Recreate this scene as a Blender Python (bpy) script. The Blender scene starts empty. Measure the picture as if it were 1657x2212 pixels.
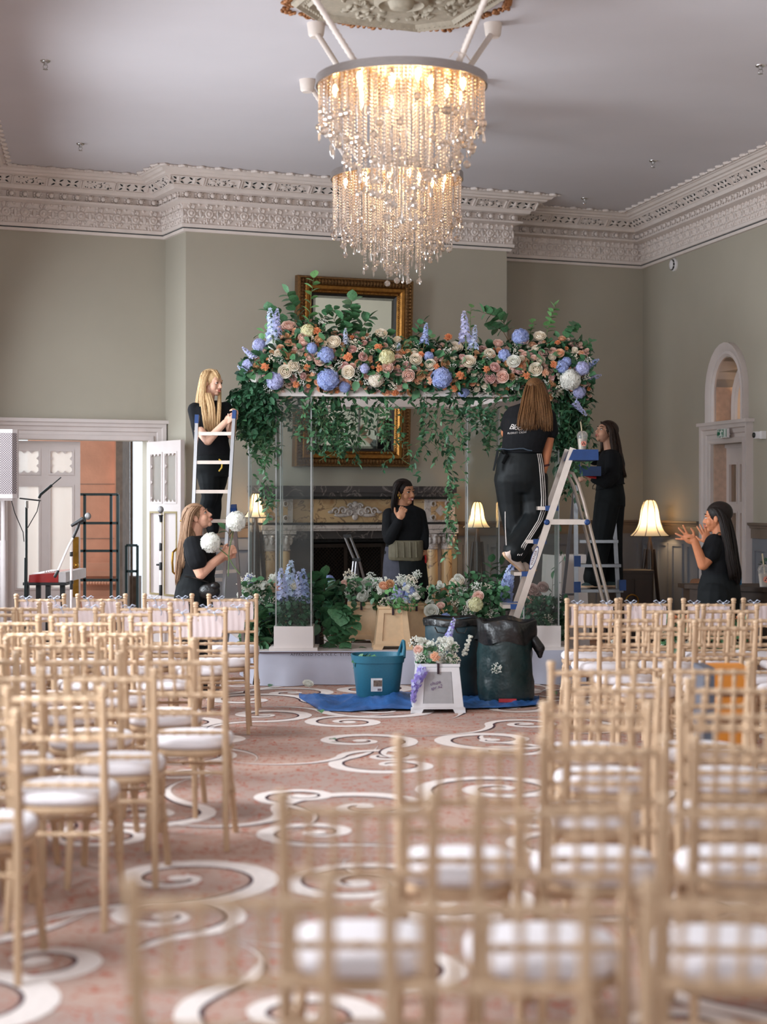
import bpy, bmesh, math, random
import numpy as np
from mathutils import Vector, Matrix, Euler
from mathutils.bvhtree import BVHTree
random.seed(7)
S = bpy.context.scene
COL = S.collection
# ---------------------------------------------------------------- camera
F, CX, HY, EYE = 3600.0, 828.5, 1088.0, 1.6        # focal length in px of the 1657x2212 frame, centre column, horizon row, eye height
cam_d = bpy.data.cameras.new('camera'); cam = bpy.data.objects.new('camera', cam_d); COL.objects.link(cam)
cam_d.sensor_fit = 'VERTICAL'; cam_d.sensor_height = 36.0; cam_d.lens = F / 2212 * 36
cam_d.shift_y = (HY - 1106) / 2212
cam.location = (0, 0, EYE); cam.rotation_euler = (math.pi / 2, 0, 0)
cam_d.dof.use_dof = True; cam_d.dof.focus_distance = 14.9; cam_d.dof.aperture_fstop = 1.45
S.camera = cam
# ---------------------------------------------------------------- view, world, daylight
S.view_settings.view_transform = 'Standard'; S.view_settings.look = 'None'
S.view_settings.exposure = 0.0; S.view_settings.gamma = 1.0; S.view_settings.use_curve_mapping = False
W_ = bpy.data.worlds.new('world'); S.world = W_; W_.use_nodes = True
W_.node_tree.nodes['Background'].inputs[0].default_value = (.80, .90, 1.0, 1)
W_.node_tree.nodes['Background'].inputs[1].default_value = 1.6
S.cycles.max_bounces = 10; S.cycles.transparent_max_bounces = 24
S.cycles.sample_clamp_indirect = 4.0
LEFT0, LEFTK = -1.43, -.168                         # left wall: X = LEFT0 + LEFTK * Y
RIGHT0, RIGHTK = 7.73, -.229                        # right wall
def area(name, loc, to, sx, sy, power, col):
    l = bpy.data.lights.new(name, 'AREA'); l.shape = 'RECTANGLE'; l.size = sx; l.size_y = sy; l.energy = power; l.color = col
    o = bpy.data.objects.new(name, l); COL.objects.link(o); o.location = loc
    o.rotation_euler = (Vector(to) - Vector(loc)).to_track_quat('-Z', 'Y').to_euler(); return o
WINS = [-2.6, 1.2, 5.0, 8.8, 12.4, 15.35]           # window centres along the left wall
WPOW = [28, 60, 190, 240, 190, 104]
for wy, wp in zip(WINS, WPOW):
    wx = LEFT0 + LEFTK * wy
    area('window_daylight', (wx - .12, wy, 2.45), (wx + 5, wy + .84, 1.2), 1.5, 2.9, wp, (.86, .93, 1.0)).data.spread = math.radians(160)
for wx in (1.6, 5.6):
    area('window_daylight', (wx, -5.12, 2.45), (wx, 5, 2.3), 1.9, 2.9, 95, (.88, .94, 1.0))
# ---------------------------------------------------------------- helpers
def W(px, py, d): return Vector(((px - CX) * d / F, d, EYE - (py - HY) * d / F))
def zy(py, d): return EYE - (py - HY) * d / F
def lin(c):
    return tuple((v / 255 / 12.92) if v / 255 <= .04045 else ((v / 255 + .055) / 1.055) ** 2.4 for v in c)
MATS = {}
def mat(name, rgb, rough=.6, metal=0, var=.12, scale=18, bump=0, bscale=None, trans=0, emit=None, estr=0, spec=.5, sheen=0, stretch=None, coat=0):
    if name in MATS: return MATS[name]
    m = bpy.data.materials.new(name); m.use_nodes = True; MATS[name] = m
    nt = m.node_tree; b = nt.nodes['Principled BSDF']; L = nt.links.new
    c = lin(rgb)
    tc = nt.nodes.new('ShaderNodeTexCoord'); mp = nt.nodes.new('ShaderNodeMapping'); L(tc.outputs['Object'], mp.inputs[0])
    if stretch: mp.inputs['Scale'].default_value = stretch
    nz = nt.nodes.new('ShaderNodeTexNoise'); nz.inputs['Scale'].default_value = scale; nz.inputs['Detail'].default_value = 3; L(mp.outputs[0], nz.inputs[0])
    rp = nt.nodes.new('ShaderNodeValToRGB'); L(nz.outputs[0], rp.inputs[0])
    rp.color_ramp.elements[0].position = .3; rp.color_ramp.elements[1].position = .7
    rp.color_ramp.elements[0].color = tuple(max(0, v * (1 - var)) for v in c) + (1,)
    rp.color_ramp.elements[1].color = tuple(min(1, v * (1 + var)) for v in c) + (1,)
    L(rp.outputs[0], b.inputs['Base Color'])
    b.inputs['Roughness'].default_value = rough; b.inputs['Metallic'].default_value = metal
    b.inputs['Transmission Weight'].default_value = trans; b.inputs['Specular IOR Level'].default_value = spec
    if sheen: b.inputs['Sheen Weight'].default_value = sheen
    if coat: b.inputs['Coat Weight'].default_value = coat
    if emit: b.inputs['Emission Color'].default_value = lin(emit) + (1,); b.inputs['Emission Strength'].default_value = estr
    if bump:
        n2 = nt.nodes.new('ShaderNodeTexNoise'); n2.inputs['Scale'].default_value = bscale or scale * 3; L(mp.outputs[0], n2.inputs[0])
        bp = nt.nodes.new('ShaderNodeBump'); bp.inputs['Strength'].default_value = bump; bp.inputs['Distance'].default_value = .01
        L(n2.outputs[0], bp.inputs['Height']); L(bp.outputs[0], b.inputs['Normal'])
    return m
def thinmat(name, rgb, alpha, rough=.05, translucent=0, ior=1.45):
    """clear acrylic / film: mostly passes light straight through, with a glossy skin"""
    if name in MATS: return MATS[name]
    m = bpy.data.materials.new(name); m.use_nodes = True; MATS[name] = m; nt = m.node_tree; L = nt.links.new
    nt.nodes.remove(nt.nodes['Principled BSDF']); out = nt.nodes['Material Output']
    t = nt.nodes.new('ShaderNodeBsdfTransparent'); t.inputs[0].default_value = lin(rgb) + (1,)
    g = nt.nodes.new('ShaderNodeBsdfGlossy'); g.inputs['Roughness'].default_value = rough; g.inputs[0].default_value = (1, 1, 1, 1)
    fr = nt.nodes.new('ShaderNodeFresnel'); fr.inputs[0].default_value = ior
    mx = nt.nodes.new('ShaderNodeMixShader'); L(fr.outputs[0], mx.inputs[0]); L(t.outputs[0], mx.inputs[1]); L(g.outputs[0], mx.inputs[2])
    d = nt.nodes.new('ShaderNodeBsdfDiffuse'); d.inputs[0].default_value = lin((235, 232, 230)) + (1,)
    nz = nt.nodes.new('ShaderNodeTexNoise'); nz.inputs['Scale'].default_value = 3
    mr = nt.nodes.new('ShaderNodeMapRange'); mr.inputs[3].default_value = alpha * .6; mr.inputs[4].default_value = alpha * 1.4; L(nz.outputs[0], mr.inputs[0])
    m2 = nt.nodes.new('ShaderNodeMixShader'); L(mr.outputs[0], m2.inputs[0]); L(mx.outputs[0], m2.inputs[1]); L(d.outputs[0], m2.inputs[2])
    if translucent:
        tl = nt.nodes.new('ShaderNodeBsdfTranslucent'); tl.inputs[0].default_value = (1, .93, .85, 1)
        m3 = nt.nodes.new('ShaderNodeMixShader'); m3.inputs[0].default_value = translucent; L(m2.outputs[0], m3.inputs[1]); L(tl.outputs[0], m3.inputs[2]); m2 = m3
    L(m2.outputs[0], out.inputs[0]); return m

class MB:
    def __init__(s): s.v = []; s.f = []; s.mi = []
    def add(s, vs, fs, m=0):
        o = len(s.v); s.v += [tuple(v) for v in vs]; s.f += [tuple(i + o for i in f) for f in fs]; s.mi += [m] * len(fs); return s
    def box(s, c, size, rot=None, m=0):
        hx, hy, hz = (k / 2 for k in size); c = Vector(c)
        vs = [Vector((x, y, z)) for x in (-hx, hx) for y in (-hy, hy) for z in (-hz, hz)]
        if rot is not None: vs = [rot @ v for v in vs]
        return s.add([c + v for v in vs], [(0, 1, 3, 2), (4, 6, 7, 5), (0, 4, 5, 1), (2, 3, 7, 6), (0, 2, 6, 4), (1, 5, 7, 3)], m)
    def b2(s, lo, hi, m=0): return s.box([(a + b) / 2 for a, b in zip(lo, hi)], [abs(b - a) for a, b in zip(lo, hi)], m=m)
    def loft(s, rings, m=0, cap=True, close=True):
        n = len(rings[0]); vs = [p for r in rings for p in r]; fs = []
        for i in range(len(rings) - 1):
            for j in range(n if close else n - 1):
                k = (j + 1) % n; fs.append((i * n + j, i * n + k, (i + 1) * n + k, (i + 1) * n + j))
        if cap: fs.append(tuple(range(n))[::-1]); fs.append(tuple((len(rings) - 1) * n + j for j in range(n)))
        return s.add(vs, fs, m)
    def tube(s, pts, r, n=8, m=0, cap=True, flat=1.0):
        pts = [Vector(p) for p in pts]; k = len(pts); rr = r if isinstance(r, (list, tuple)) else [r] * k
        rings = []; up = None
        for i, p in enumerate(pts):
            t = (pts[min(i + 1, k - 1)] - pts[max(i - 1, 0)])
            t = t.normalized() if t.length > 1e-9 else Vector((0, 0, 1))
            if up is None:
                a = Vector((0, 0, 1)) if abs(t.z) < .9 else Vector((1, 0, 0)); up = t.cross(a).normalized()
            up = (up - t * up.dot(t)); up = up.normalized() if up.length > 1e-6 else t.orthogonal().normalized(); w = t.cross(up)
            rings.append([p + (up * math.cos(2 * math.pi * j / n) + w * math.sin(2 * math.pi * j / n) * flat) * rr[i] for j in range(n)])
        return s.loft(rings, m, cap)
    def capsule(s, a, ra, b, rb, n=12, m=0):
        a = Vector(a); b = Vector(b); d = b - a; L = d.length; d = d.normalized() if L > 1e-6 else Vector((0, 0, 1))
        pts = [a - d * ra * .98, a - d * ra * .7, a - d * ra * .3, a, b, b + d * rb * .3, b + d * rb * .7, b + d * rb * .98]
        return s.tube(pts, [ra * .2, ra * .71, ra * .95, ra, rb, rb * .95, rb * .71, rb * .2], n, m)
    def ell(s, c, rad, rot=None, nu=14, nv=9, m=0):
        c = Vector(c); rings = []
        for i in range(1, nv):
            a = math.pi * i / nv - math.pi / 2; rings.append([(math.cos(a) * math.cos(2 * math.pi * j / nu), math.cos(a) * math.sin(2 * math.pi * j / nu), math.sin(a)) for j in range(nu)])
        R = rot if rot is not None else Matrix.Identity(3)
        tr = lambda q: c + R @ Vector((q[0] * rad[0], q[1] * rad[1], q[2] * rad[2]))
        vs = [tr(q) for r in rings for q in r] + [tr((0, 0, -1)), tr((0, 0, 1))]; N = (nv - 1) * nu; fs = []
        for i in range(nv - 2):
            for j in range(nu): k = (j + 1) % nu; fs.append((i * nu + j, i * nu + k, (i + 1) * nu + k, (i + 1) * nu + j))
        for j in range(nu): k = (j + 1) % nu; fs.append((N, k, j)); fs.append((N + 1, (nv - 2) * nu + j, (nv - 2) * nu + k))
        return s.add(vs, fs, m)
    def lathe(s, prof, n=20, c=(0, 0, 0), rot=None, m=0, cap=True, sq=None):
        c = Vector(c); R = rot if rot is not None else Matrix.Identity(3)
        def shp(a):
            x, y = math.cos(a), math.sin(a)
            if sq: e = (abs(x) ** sq + abs(y) ** sq) ** (-1 / sq); x *= e; y *= e
            return x, y
        return s.loft([[c + R @ Vector((r * shp(2 * math.pi * j / n)[0], r * shp(2 * math.pi * j / n)[1], z)) for j in range(n)] for r, z in prof], m, cap)
    def prism(s, poly, h, M=None, m=0):
        """poly: 2-D outline in local XZ, extruded h along local +Y; M: 4x4"""
        M = M or Matrix.Identity(4); n = len(poly)
        vs = [M @ Vector((x, 0, z)) for x, z in poly] + [M @ Vector((x, h, z)) for x, z in poly]
        return s.add(vs, [tuple(range(n)), tuple(range(2 * n - 1, n - 1, -1))] + [((i + 1) % n, i, i + n, (i + 1) % n + n) for i in range(n)], m)
    def mesh(s, name, mats, smooth=None):
        me = bpy.data.meshes.new(name); me.from_pydata(s.v, [], s.f); me.update()
        for q in (mats if isinstance(mats, (list, tuple)) else [mats]): me.materials.append(q)
        if s.mi and max(s.mi): me.polygons.foreach_set('material_index', s.mi)
        fin(me, smooth); return me
    def build(s, name, mats, parent=None, smooth=40, loc=None):
        return link(name, s.mesh(name, mats, smooth), parent, loc)
def fin(me, smooth):
    bm = bmesh.new(); bm.from_mesh(me); bmesh.ops.recalc_face_normals(bm, faces=bm.faces); bm.to_mesh(me); bm.free()
    if smooth:
        me.polygons.foreach_set('use_smooth', [True] * len(me.polygons))
        if smooth < 180: me.set_sharp_from_angle(angle=math.radians(smooth))
def link(name, me, parent=None, loc=None, rot=None, scale=None):
    o = bpy.data.objects.new(name, me); COL.objects.link(o)
    if parent is not None: o.parent = parent
    if loc is not None: o.location = loc
    if rot is not None: o.rotation_euler = rot
    if scale is not None: o.scale = (scale,) * 3 if isinstance(scale, (int, float)) else scale
    return o
def tag(o, label, cat, group=None):
    o['label'] = label; o['category'] = cat
    if group: o['group'] = group
    return o
def thing(name, label, cat, loc=(0, 0, 0), rz=0, group=None):
    o = bpy.data.objects.new(name, None); COL.objects.link(o); o.empty_display_size = .1
    o.location = loc; o.rotation_euler = (0, 0, rz); return tag(o, label, cat, group)
def struct(o): o['kind'] = 'structure'; return o
def stuff(o): o['kind'] = 'stuff'; return o
def copy_tree(o, parent=None):
    c = o.copy(); COL.objects.link(c); c.parent = parent
    for ch in list(o.children): copy_tree(ch, c)
    return c
def Rz(a): return Matrix.Rotation(a, 3, 'Z')
def R4(loc, rz=0): return Matrix.Translation(Vector(loc)) @ Matrix.Rotation(rz, 4, 'Z')
def remesh(mb, name, mats, parent, voxel=.006, smooth_it=4, loc=None, decimate=None):
    """closed, overlapping shapes fused into ONE continuous surface"""
    me = mb.mesh(name, mats, None); o = bpy.data.objects.new(name, me); COL.objects.link(o)
    r = o.modifiers.new('r', 'REMESH'); r.mode = 'VOXEL'; r.voxel_size = voxel; r.use_smooth_shade = True
    if smooth_it: q = o.modifiers.new('s', 'SMOOTH'); q.factor = .5; q.iterations = smooth_it
    if decimate: q = o.modifiers.new('d', 'DECIMATE'); q.ratio = decimate
    dg = bpy.context.evaluated_depsgraph_get(); me2 = bpy.data.meshes.new_from_object(o.evaluated_get(dg))
    bpy.data.objects.remove(o); bpy.data.meshes.remove(me); me2.name = name
    if not me2.materials:
        for q in (mats if isinstance(mats, (list, tuple)) else [mats]): me2.materials.append(q)
    me2.polygons.foreach_set('use_smooth', [True] * len(me2.polygons))
    return link(name, me2, parent, loc)
def text_mesh(body, size, extrude=.001, shear=0, space=1.0, align='CENTER'):
    cu = bpy.data.curves.new('t', 'FONT'); cu.body = body; cu.size = size; cu.extrude = extrude; cu.shear = shear
    cu.space_character = space; cu.align_x = align; cu.align_y = 'CENTER'; cu.resolution_u = 3
    o = bpy.data.objects.new('t', cu); COL.objects.link(o); dg = bpy.context.evaluated_depsgraph_get()
    me = bpy.data.meshes.new_from_object(o.evaluated_get(dg)); bpy.data.objects.remove(o); bpy.data.curves.remove(cu); return me
def project(me, M, target, off, direction):
    """drape flat lettering on to a surface: every vertex is cast along direction on to target's mesh (world space)"""
    bm = bmesh.new(); bm.from_mesh(target.data); bm.transform(target.matrix_world); t = BVHTree.FromBMesh(bm); bm.free(); d = Vector(direction).normalized()
    for v in me.vertices:
        p = M @ v.co; h = t.ray_cast(p - d * .5, d)
        v.co = (h[0] if h[0] is not None else p) - d * off
# frames along a wall: local x runs along it, local -y comes into the room
class Wall:
    def __init__(s, a, b):
        s.a = Vector((a[0], a[1])); s.b = Vector((b[0], b[1])); s.d = (s.b - s.a).normalized(); s.len = (s.b - s.a).length
        s.n = Vector((s.d.y, -s.d.x)); s.rz = math.atan2(s.d.y, s.d.x)
    def pt(s, x, o=0, z=0): p = s.a + s.d * x + s.n * o; return Vector((p.x, p.y, z))
    def at(s, px, o=0):
        """distance along the wall where image column px meets the plane o in front of it, and the depth there"""
        k = (px - CX) / F; a = s.a + s.n * o
        x = (k * a.y - a.x) / (s.d.x - k * s.d.y); return x, (a + s.d * x).y
    def z(s, px, py, o=0): return zy(py, s.at(px, o)[1])
# ---------------------------------------------------------------- materials of the setting
m_wall = mat('sage_wall_paint', (171, 164, 149), .85, var=.025, scale=2, bump=.02, bscale=60)
m_ceil = mat('ceiling_paint', (207, 202, 206), .9, var=.02, scale=1.2)
m_plas = mat('cream_plaster', (224, 212, 205), .75, var=.04, scale=8)
m_plas2 = mat('white_gloss_paint', (210, 199, 195), .45, var=.03, scale=5)
m_dark = mat('dark_void', (14, 26, 26), .9, var=.2)
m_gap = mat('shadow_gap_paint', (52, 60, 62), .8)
m_wains = mat('grey_wainscot_paint', (122, 124, 130), .55, var=.03, scale=4)
m_rail = mat('taupe_rail_paint', (118, 104, 92), .4, var=.06)
HC, HT = 5.02, 4.425                                 # ceiling height, height of the cornice foot
A0 = (-4.29, 17.04); P1 = (-2.335, 17.85); P2 = (-2.053, 17.30); P3 = (1.383, 18.69); P4 = (1.138, 19.30); P5 = (3.127, 20.09)
BL = (LEFT0 + LEFTK * -5, -5.0); BR = (RIGHT0 + RIGHTK * -5, -5.0)
PATH = [BL, A0, P1, P2, P3, P4, P5, BR]
WL, WA, WS, WC, WCS, WB, WR = [Wall(PATH[i], PATH[i + 1]) for i in range(7)]; WBK = Wall(BR, BL)
def sweep(mb, path, prof, m=0, a=0, b=None, closed=True):
    """profile (projection, z) carried along a 2-D path with mitred corners, room on the right-hand side"""
    P = [Vector(p) for p in path]; n = len(P); rings = []
    for i, p in enumerate(P):
        t0 = (P[i] - P[i - 1]).normalized() if i else None; t1 = (P[i + 1] - P[i]).normalized() if i < n - 1 else None
        n0 = Vector((t0.y, -t0.x)) if t0 else None; n1 = Vector((t1.y, -t1.x)) if t1 else None
        if n0 is None: k = n1
        elif n1 is None: k = n0
        else: k = (n0 + n1).normalized(); k = k / max(.2, k.dot(n0))
        rings.append([(p.x + k.x * o, p.y + k.y * o, z) for o, z in prof])
    return mb.loft(rings, m, cap=closed, close=closed)
# floor
EXT = [BL, (-4.6, 17.6), (-3.5, 20.8), (3.4, 20.8), (9.2, -5)]
fl = MB(); fl.add([(-7, -5.2, 0), (9.5, -5.2, 0), (9.5, 22, 0), (-7, 22, 0)], [(0, 1, 2, 3)])
def carpet():
    m = bpy.data.materials.new('pink_beige_carpet'); m.use_nodes = True; nt = m.node_tree; L = nt.links.new; b = nt.nodes['Principled BSDF']
    b.inputs['Roughness'].default_value = .95; b.inputs['Specular IOR Level'].default_value = .1
    tc = nt.nodes.new('ShaderNodeTexCoord')
    nz = nt.nodes.new('ShaderNodeTexNoise'); nz.inputs['Scale'].default_value = 22; nz.inputs['Detail'].default_value = 1.5; L(tc.outputs['Object'], nz.inputs[0])
    # little squiggles: thin iso-lines of a noise field, broken up by a second one
    sb = nt.nodes.new('ShaderNodeMath'); sb.operation = 'SUBTRACT'; sb.inputs[1].default_value = .5; L(nz.outputs[0], sb.inputs[0])
    ab = nt.nodes.new('ShaderNodeMath'); ab.operation = 'ABSOLUTE'; L(sb.outputs[0], ab.inputs[0])
    lt = nt.nodes.new('ShaderNodeMath'); lt.operation = 'LESS_THAN'; lt.inputs[1].default_value = .027; L(ab.outputs[0], lt.inputs[0])
    n2 = nt.nodes.new('ShaderNodeTexNoise'); n2.inputs['Scale'].default_value = 13; n2.inputs['Detail'].default_value = 0; L(tc.outputs['Object'], n2.inputs[0])
    g2 = nt.nodes.new('ShaderNodeMath'); g2.operation = 'GREATER_THAN'; g2.inputs[1].default_value = .5; L(n2.outputs[0], g2.inputs[0])
    mu = nt.nodes.new('ShaderNodeMath'); mu.operation = 'MULTIPLY'; L(lt.outputs[0], mu.inputs[0]); L(g2.outputs[0], mu.inputs[1])
    n3 = nt.nodes.new('ShaderNodeTexNoise'); n3.inputs['Scale'].default_value = .9; L(tc.outputs['Object'], n3.inputs[0])
    r3 = nt.nodes.new('ShaderNodeValToRGB'); L(n3.outputs[0], r3.inputs[0])
    r3.color_ramp.elements[0].position = .4; r3.color_ramp.elements[1].position = .6
    r3.color_ramp.elements[0].color = lin((163, 139, 129)) + (1,); r3.color_ramp.elements[1].color = lin((181, 151, 137)) + (1,)
    mx = nt.nodes.new('ShaderNodeMixRGB'); L(mu.outputs[0], mx.inputs[0]); L(r3.outputs[0], mx.inputs[1]); mx.inputs[2].default_value = lin((164, 92, 74)) + (1,)
    L(mx.outputs[0], b.inputs['Base Color'])
    n4 = nt.nodes.new('ShaderNodeTexNoise'); n4.inputs['Scale'].default_value = 420; L(tc.outputs['Object'], n4.inputs[0])
    bp = nt.nodes.new('ShaderNodeBump'); bp.inputs['Strength'].default_value = .25; bp.inputs['Distance'].default_value = .004; L(n4.outputs[0], bp.inputs['Height']); L(bp.outputs[0], b.inputs['Normal'])
    return m
floor = struct(fl.build('floor', carpet(), smooth=None))
def scrolls():
    """the carpet's big woven scrolls: tapering spiral ribbons with a dark edge on one side"""
    rnd = random.Random(21); A = MB(); Dk = MB(); k = 0
    def ribbon(mb, pts, wl, wr, z):
        vs = []
        for i, p in enumerate(pts):
            t = (pts[min(i + 1, len(pts) - 1)] - pts[max(i - 1, 0)]).normalized(); n = Vector((-t.y, t.x))
            a = p + n * wl[i]; b = p - n * wr[i]; vs += [(a.x, a.y, z), (b.x, b.y, z)]
        mb.add(vs, [(2 * i, 2 * i + 1, 2 * i + 3, 2 * i + 2) for i in range(len(pts) - 1)])
    y = 1.6
    while y < 15.4:
        x = -4.2
        while x < 5.4:
            c = Vector((x + rnd.uniform(-.2, .2), y + rnd.uniform(-.22, .22))); R = rnd.uniform(.22, .48); ch = rnd.choice((-1, 1)); a0 = rnd.uniform(0, 6.28); tl = rnd.uniform(.5, 1.5); turns = rnd.uniform(1.25, 1.8)
            pts = []; N = 44; T = turns * 2 * math.pi
            for i in range(N): u = i / (N - 1); a = a0 + ch * u * T; r = .035 + (R - .035) * u ** 1.15; pts.append(c + Vector((math.cos(a), math.sin(a))) * r)
            d = (pts[-1] - pts[-2]).normalized(); p = pts[-1].copy(); bend = -ch * rnd.uniform(.6, 2.2)
            for i in range(22):
                d = Matrix.Rotation(bend * tl / 22 * 1.6, 2) @ d; p = p + d * tl / 22; pts.append(p.copy())
            M = len(pts); w = []
            for i in range(M):
                u = i / (M - 1); w.append(max(.002, (.05 * (1 - u * 9) if u < .1 else 0) + .012 + .075 * math.sin(math.pi * min(1, u * 1.12)) ** 1.6 * (1 if u < .62 else 1.15)))
            for i in range(M): w[i] *= min(1, (M - 1 - i) / 14) * (R / .32) ** .8
            z = .0012 + (k % 60) * 3e-5; k += 1
            o = [wi * .5 + .016 * min(1, 30 * wi) for wi in w]
            ribbon(Dk, pts, o if ch > 0 else [wi * .5 for wi in w], o if ch < 0 else [wi * .5 for wi in w], z)
            ribbon(A, pts, [wi * .5 for wi in w], [wi * .5 for wi in w], z + 1.5e-5)
            b = c; A.add([(b.x + .05 * math.cos(q * .628), b.y + .05 * math.sin(q * .628), z + 2e-5) for q in range(10)], [tuple(range(10))])
            x += rnd.uniform(.8, 1.2)
        y += .70
    mw = mat('white_carpet_wool', (222, 210, 204), .95, var=.06, scale=30, bump=.2, bscale=420, spec=.1); md = mat('plum_carpet_wool', (72, 52, 58), .95, spec=.1)
    for mb, q, n in ((A, mw, 'scroll_pattern'), (Dk, md, 'scroll_outline')):
        stuff(mb.build(n, q, floor, smooth=None))
scrolls()
# ceiling
ce = MB(); ce.add([(-7, -5.2, HC), (9.5, -5.2, HC), (9.5, 20.9, HC), (-7, 20.9, HC)], [(3, 2, 1, 0)]); ceil = struct(ce.build('ceiling', m_ceil, smooth=None))
# walls, 0.25 m thick, with openings (x0, x1, z0, z1) along them
def wall(name, w, opens=(), x0=0, x1=None, th=.25, m=None, top=HC):
    x1 = w.len if x1 is None else x1; mb = MB(); cuts = sorted({x0, x1, *[o[0] for o in opens], *[o[1] for o in opens]})
    for a, b in zip(cuts, cuts[1:]):
        zs = sorted([(o[2], o[3]) for o in opens if o[0] <= a + 1e-6 and o[1] >= b - 1e-6]); z = 0
        for lo, hi in zs + [(top, top)]:
            if lo - z > 1e-4:
                q = [w.pt(a, 0), w.pt(b, 0), w.pt(b, -th), w.pt(a, -th)]; mb.loft([[(p.x, p.y, z) for p in q], [(p.x, p.y, lo) for p in q]])
            z = hi
    return struct(mb.build(name, m or m_wall, smooth=None))
s_of = lambda w, wy: (wy - w.a.y) / w.d.y
lo = [(s_of(WL, wy) - .78, s_of(WL, wy) + .78, 1.0, 3.9) for wy in WINS]
wall('wall_left', WL, lo)
D0, D1 = WA.at(15)[0], WA.at(320)[0]; DH = 2.27
wall('wall_back_left', WA, [(D0, D1, 0, DH)])
wall('wall_chimney_left', WS, x0=-.0); 
FX0, FX1 = WC.at(662, .02)[0], WC.at(902, .02)[0]                       # fire opening
wall('wall_chimney', WC, [(FX0, FX1, 0, 1.22)], th=.6)
wall('wall_chimney_right', WCS)
wall('wall_back_right', WB)
RD0, RD1 = WR.at(1541)[0], WR.at(1609)[0]; RH = WR.z(1570, 958)
wall('wall_right', WR, [(RD0, RD1, 0, RH), (WR.at(1546)[0], WR.at(1604)[0], WR.z(1575, 916), WR.z(1575, 772))], th=.45)
wall('wall_rear', WBK, [(WBK.len - (wx - BL[0]) - .95, WBK.len - (wx - BL[0]) + .95, 1.0, 3.9) for wx in (1.6, 5.6)])
# tall sash windows in the left and rear walls (behind the camera's field)
def window(n, w, a, b):
    r = bpy.data.objects.new('window_%d' % n, None); COL.objects.link(r); struct(r); r.location = w.pt(a, 0, 1.0); r.rotation_euler = (0, 0, w.rz)
    W0 = b - a; f = MB()
    for lo, hi in (((-.12, -.03, -.05), (0, .2, 3.0)), ((W0, -.03, -.05), (W0 + .12, .2, 3.0)), ((-.12, -.03, 2.9), (W0 + .12, .2, 3.05)), ((-.2, -.1, -.1), (W0 + .2, .2, 0)), ((W0 / 2 - .025, .1, 0), (W0 / 2 + .025, .14, 2.9)), ((0, .1, 1.42), (W0, .14, 1.5))): f.b2(lo, hi)
    f.build('window_frame', m_plas2, r, None)
for i, o in enumerate(lo): window(i + 1, WL, o[0], o[1])
for i, wx in enumerate((1.6, 5.6)): c = WBK.len - (wx - BL[0]); window(i + 6, WBK, c - .95, c + .95)
# ---------------------------------------------------------------- cornice
PROF = [(0, HT), (.035, HT), (.045, HT + .028), (.03, HT + .03), (.03, HT + .038), (.06, HT + .042), (.065, HT + .075), (.05, HT + .085), (.05, HT + .285), (.10, HT + .295), (.135, HT + .305), (.135, HT + .325), (.09, HT + .335), (.09, HT + .395),
        (.19, HT + .405), (.205, HT + .435), (.205, HT + .445), (.30, HT + .522), (.33, HT + .528), (.34, HT + .545), (.37, HT + .55), (.39, HT + .572), (.41, HT + .576), (.42, HT + .59), (.44, HT + .595), (.44, HC), (0, HC)]
co = MB(); sweep(co, PATH, PROF); cornice = struct(co.build('trim_1', m_plas, smooth=30))
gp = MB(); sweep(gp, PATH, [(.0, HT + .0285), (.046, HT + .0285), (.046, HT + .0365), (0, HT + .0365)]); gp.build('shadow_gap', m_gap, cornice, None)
# ornament pieces, one mesh each, copied along every visible run
def petalball():
    mb = MB(); mb.ell((0, -.03, 0), (.026, .022, .026), nu=10, nv=6)
    for k in range(9): a = k * 2 * math.pi / 9; mb.ell((.036 * math.cos(a), -.012, .036 * math.sin(a)), (.014, .014, .014), nu=6, nv=4)
    return mb.mesh('rosette', m_plas, 60)
def friezeflower():
    mb = MB(); mb.lathe([(.046, 0), (.046, .016), (.036, .022), (.03, .012), (.018, .012), (.014, .03), (.004, .034)], 14, rot=Matrix.Rotation(math.pi / 2, 3, 'X'))
    r = random.Random(3)
    for k in range(8): a = k * math.pi / 4 + .39; mb.ell((.07 * math.cos(a), -.008, .075 * math.sin(a)), (.026, .014, .016), Matrix.Rotation(-a, 3, 'Y'), 6, 4)
    for k in range(14): mb.ell((r.uniform(-.095, .095), -.006, r.choice((-1, 1)) * r.uniform(.05, .098)), (.017, .013, .012), Matrix.Rotation(r.uniform(0, 3), 3, 'Y'), 6, 4)
    for sx in (-1, 1): mb.ell((.092 * sx, -.008, 0), (.014, .016, .05), nu=6, nv=4)
    return mb.mesh('frieze_flower', m_plas, 60)
def leaftuft():
    mb = MB()
    for k in range(5): a = -1.0 + k * .5; mb.ell((.035 * math.sin(a), -.012 - .028 * math.cos(a), 0), (.013, .03, .016), Matrix.Rotation(-a, 3, 'Z'), 6, 4)
    mb.ell((.07, -.018, 0), (.03, .012, .012), None, 6, 4); mb.ell((-.07, -.01, 0), (.03, .012, .01), None, 6, 4)
    return mb.mesh('leaf_tuft', m_plas, 60)
def slot(mb, x, z, L, w, a):
    n = 8; pts = []
    for i in range(n + 1): u = i / n; pts.append((L * (u - .5), w * math.sin(math.pi * u)))
    pts = pts + [(p[0], -p[1]) for p in pts[-2:0:-1]]
    c, s = math.cos(a), math.sin(a); mb.prism([(x + p * c - q * s, z + p * s + q * c) for p, q in pts], .004, Matrix.Translation((0, -.006, 0)), 1)
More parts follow.
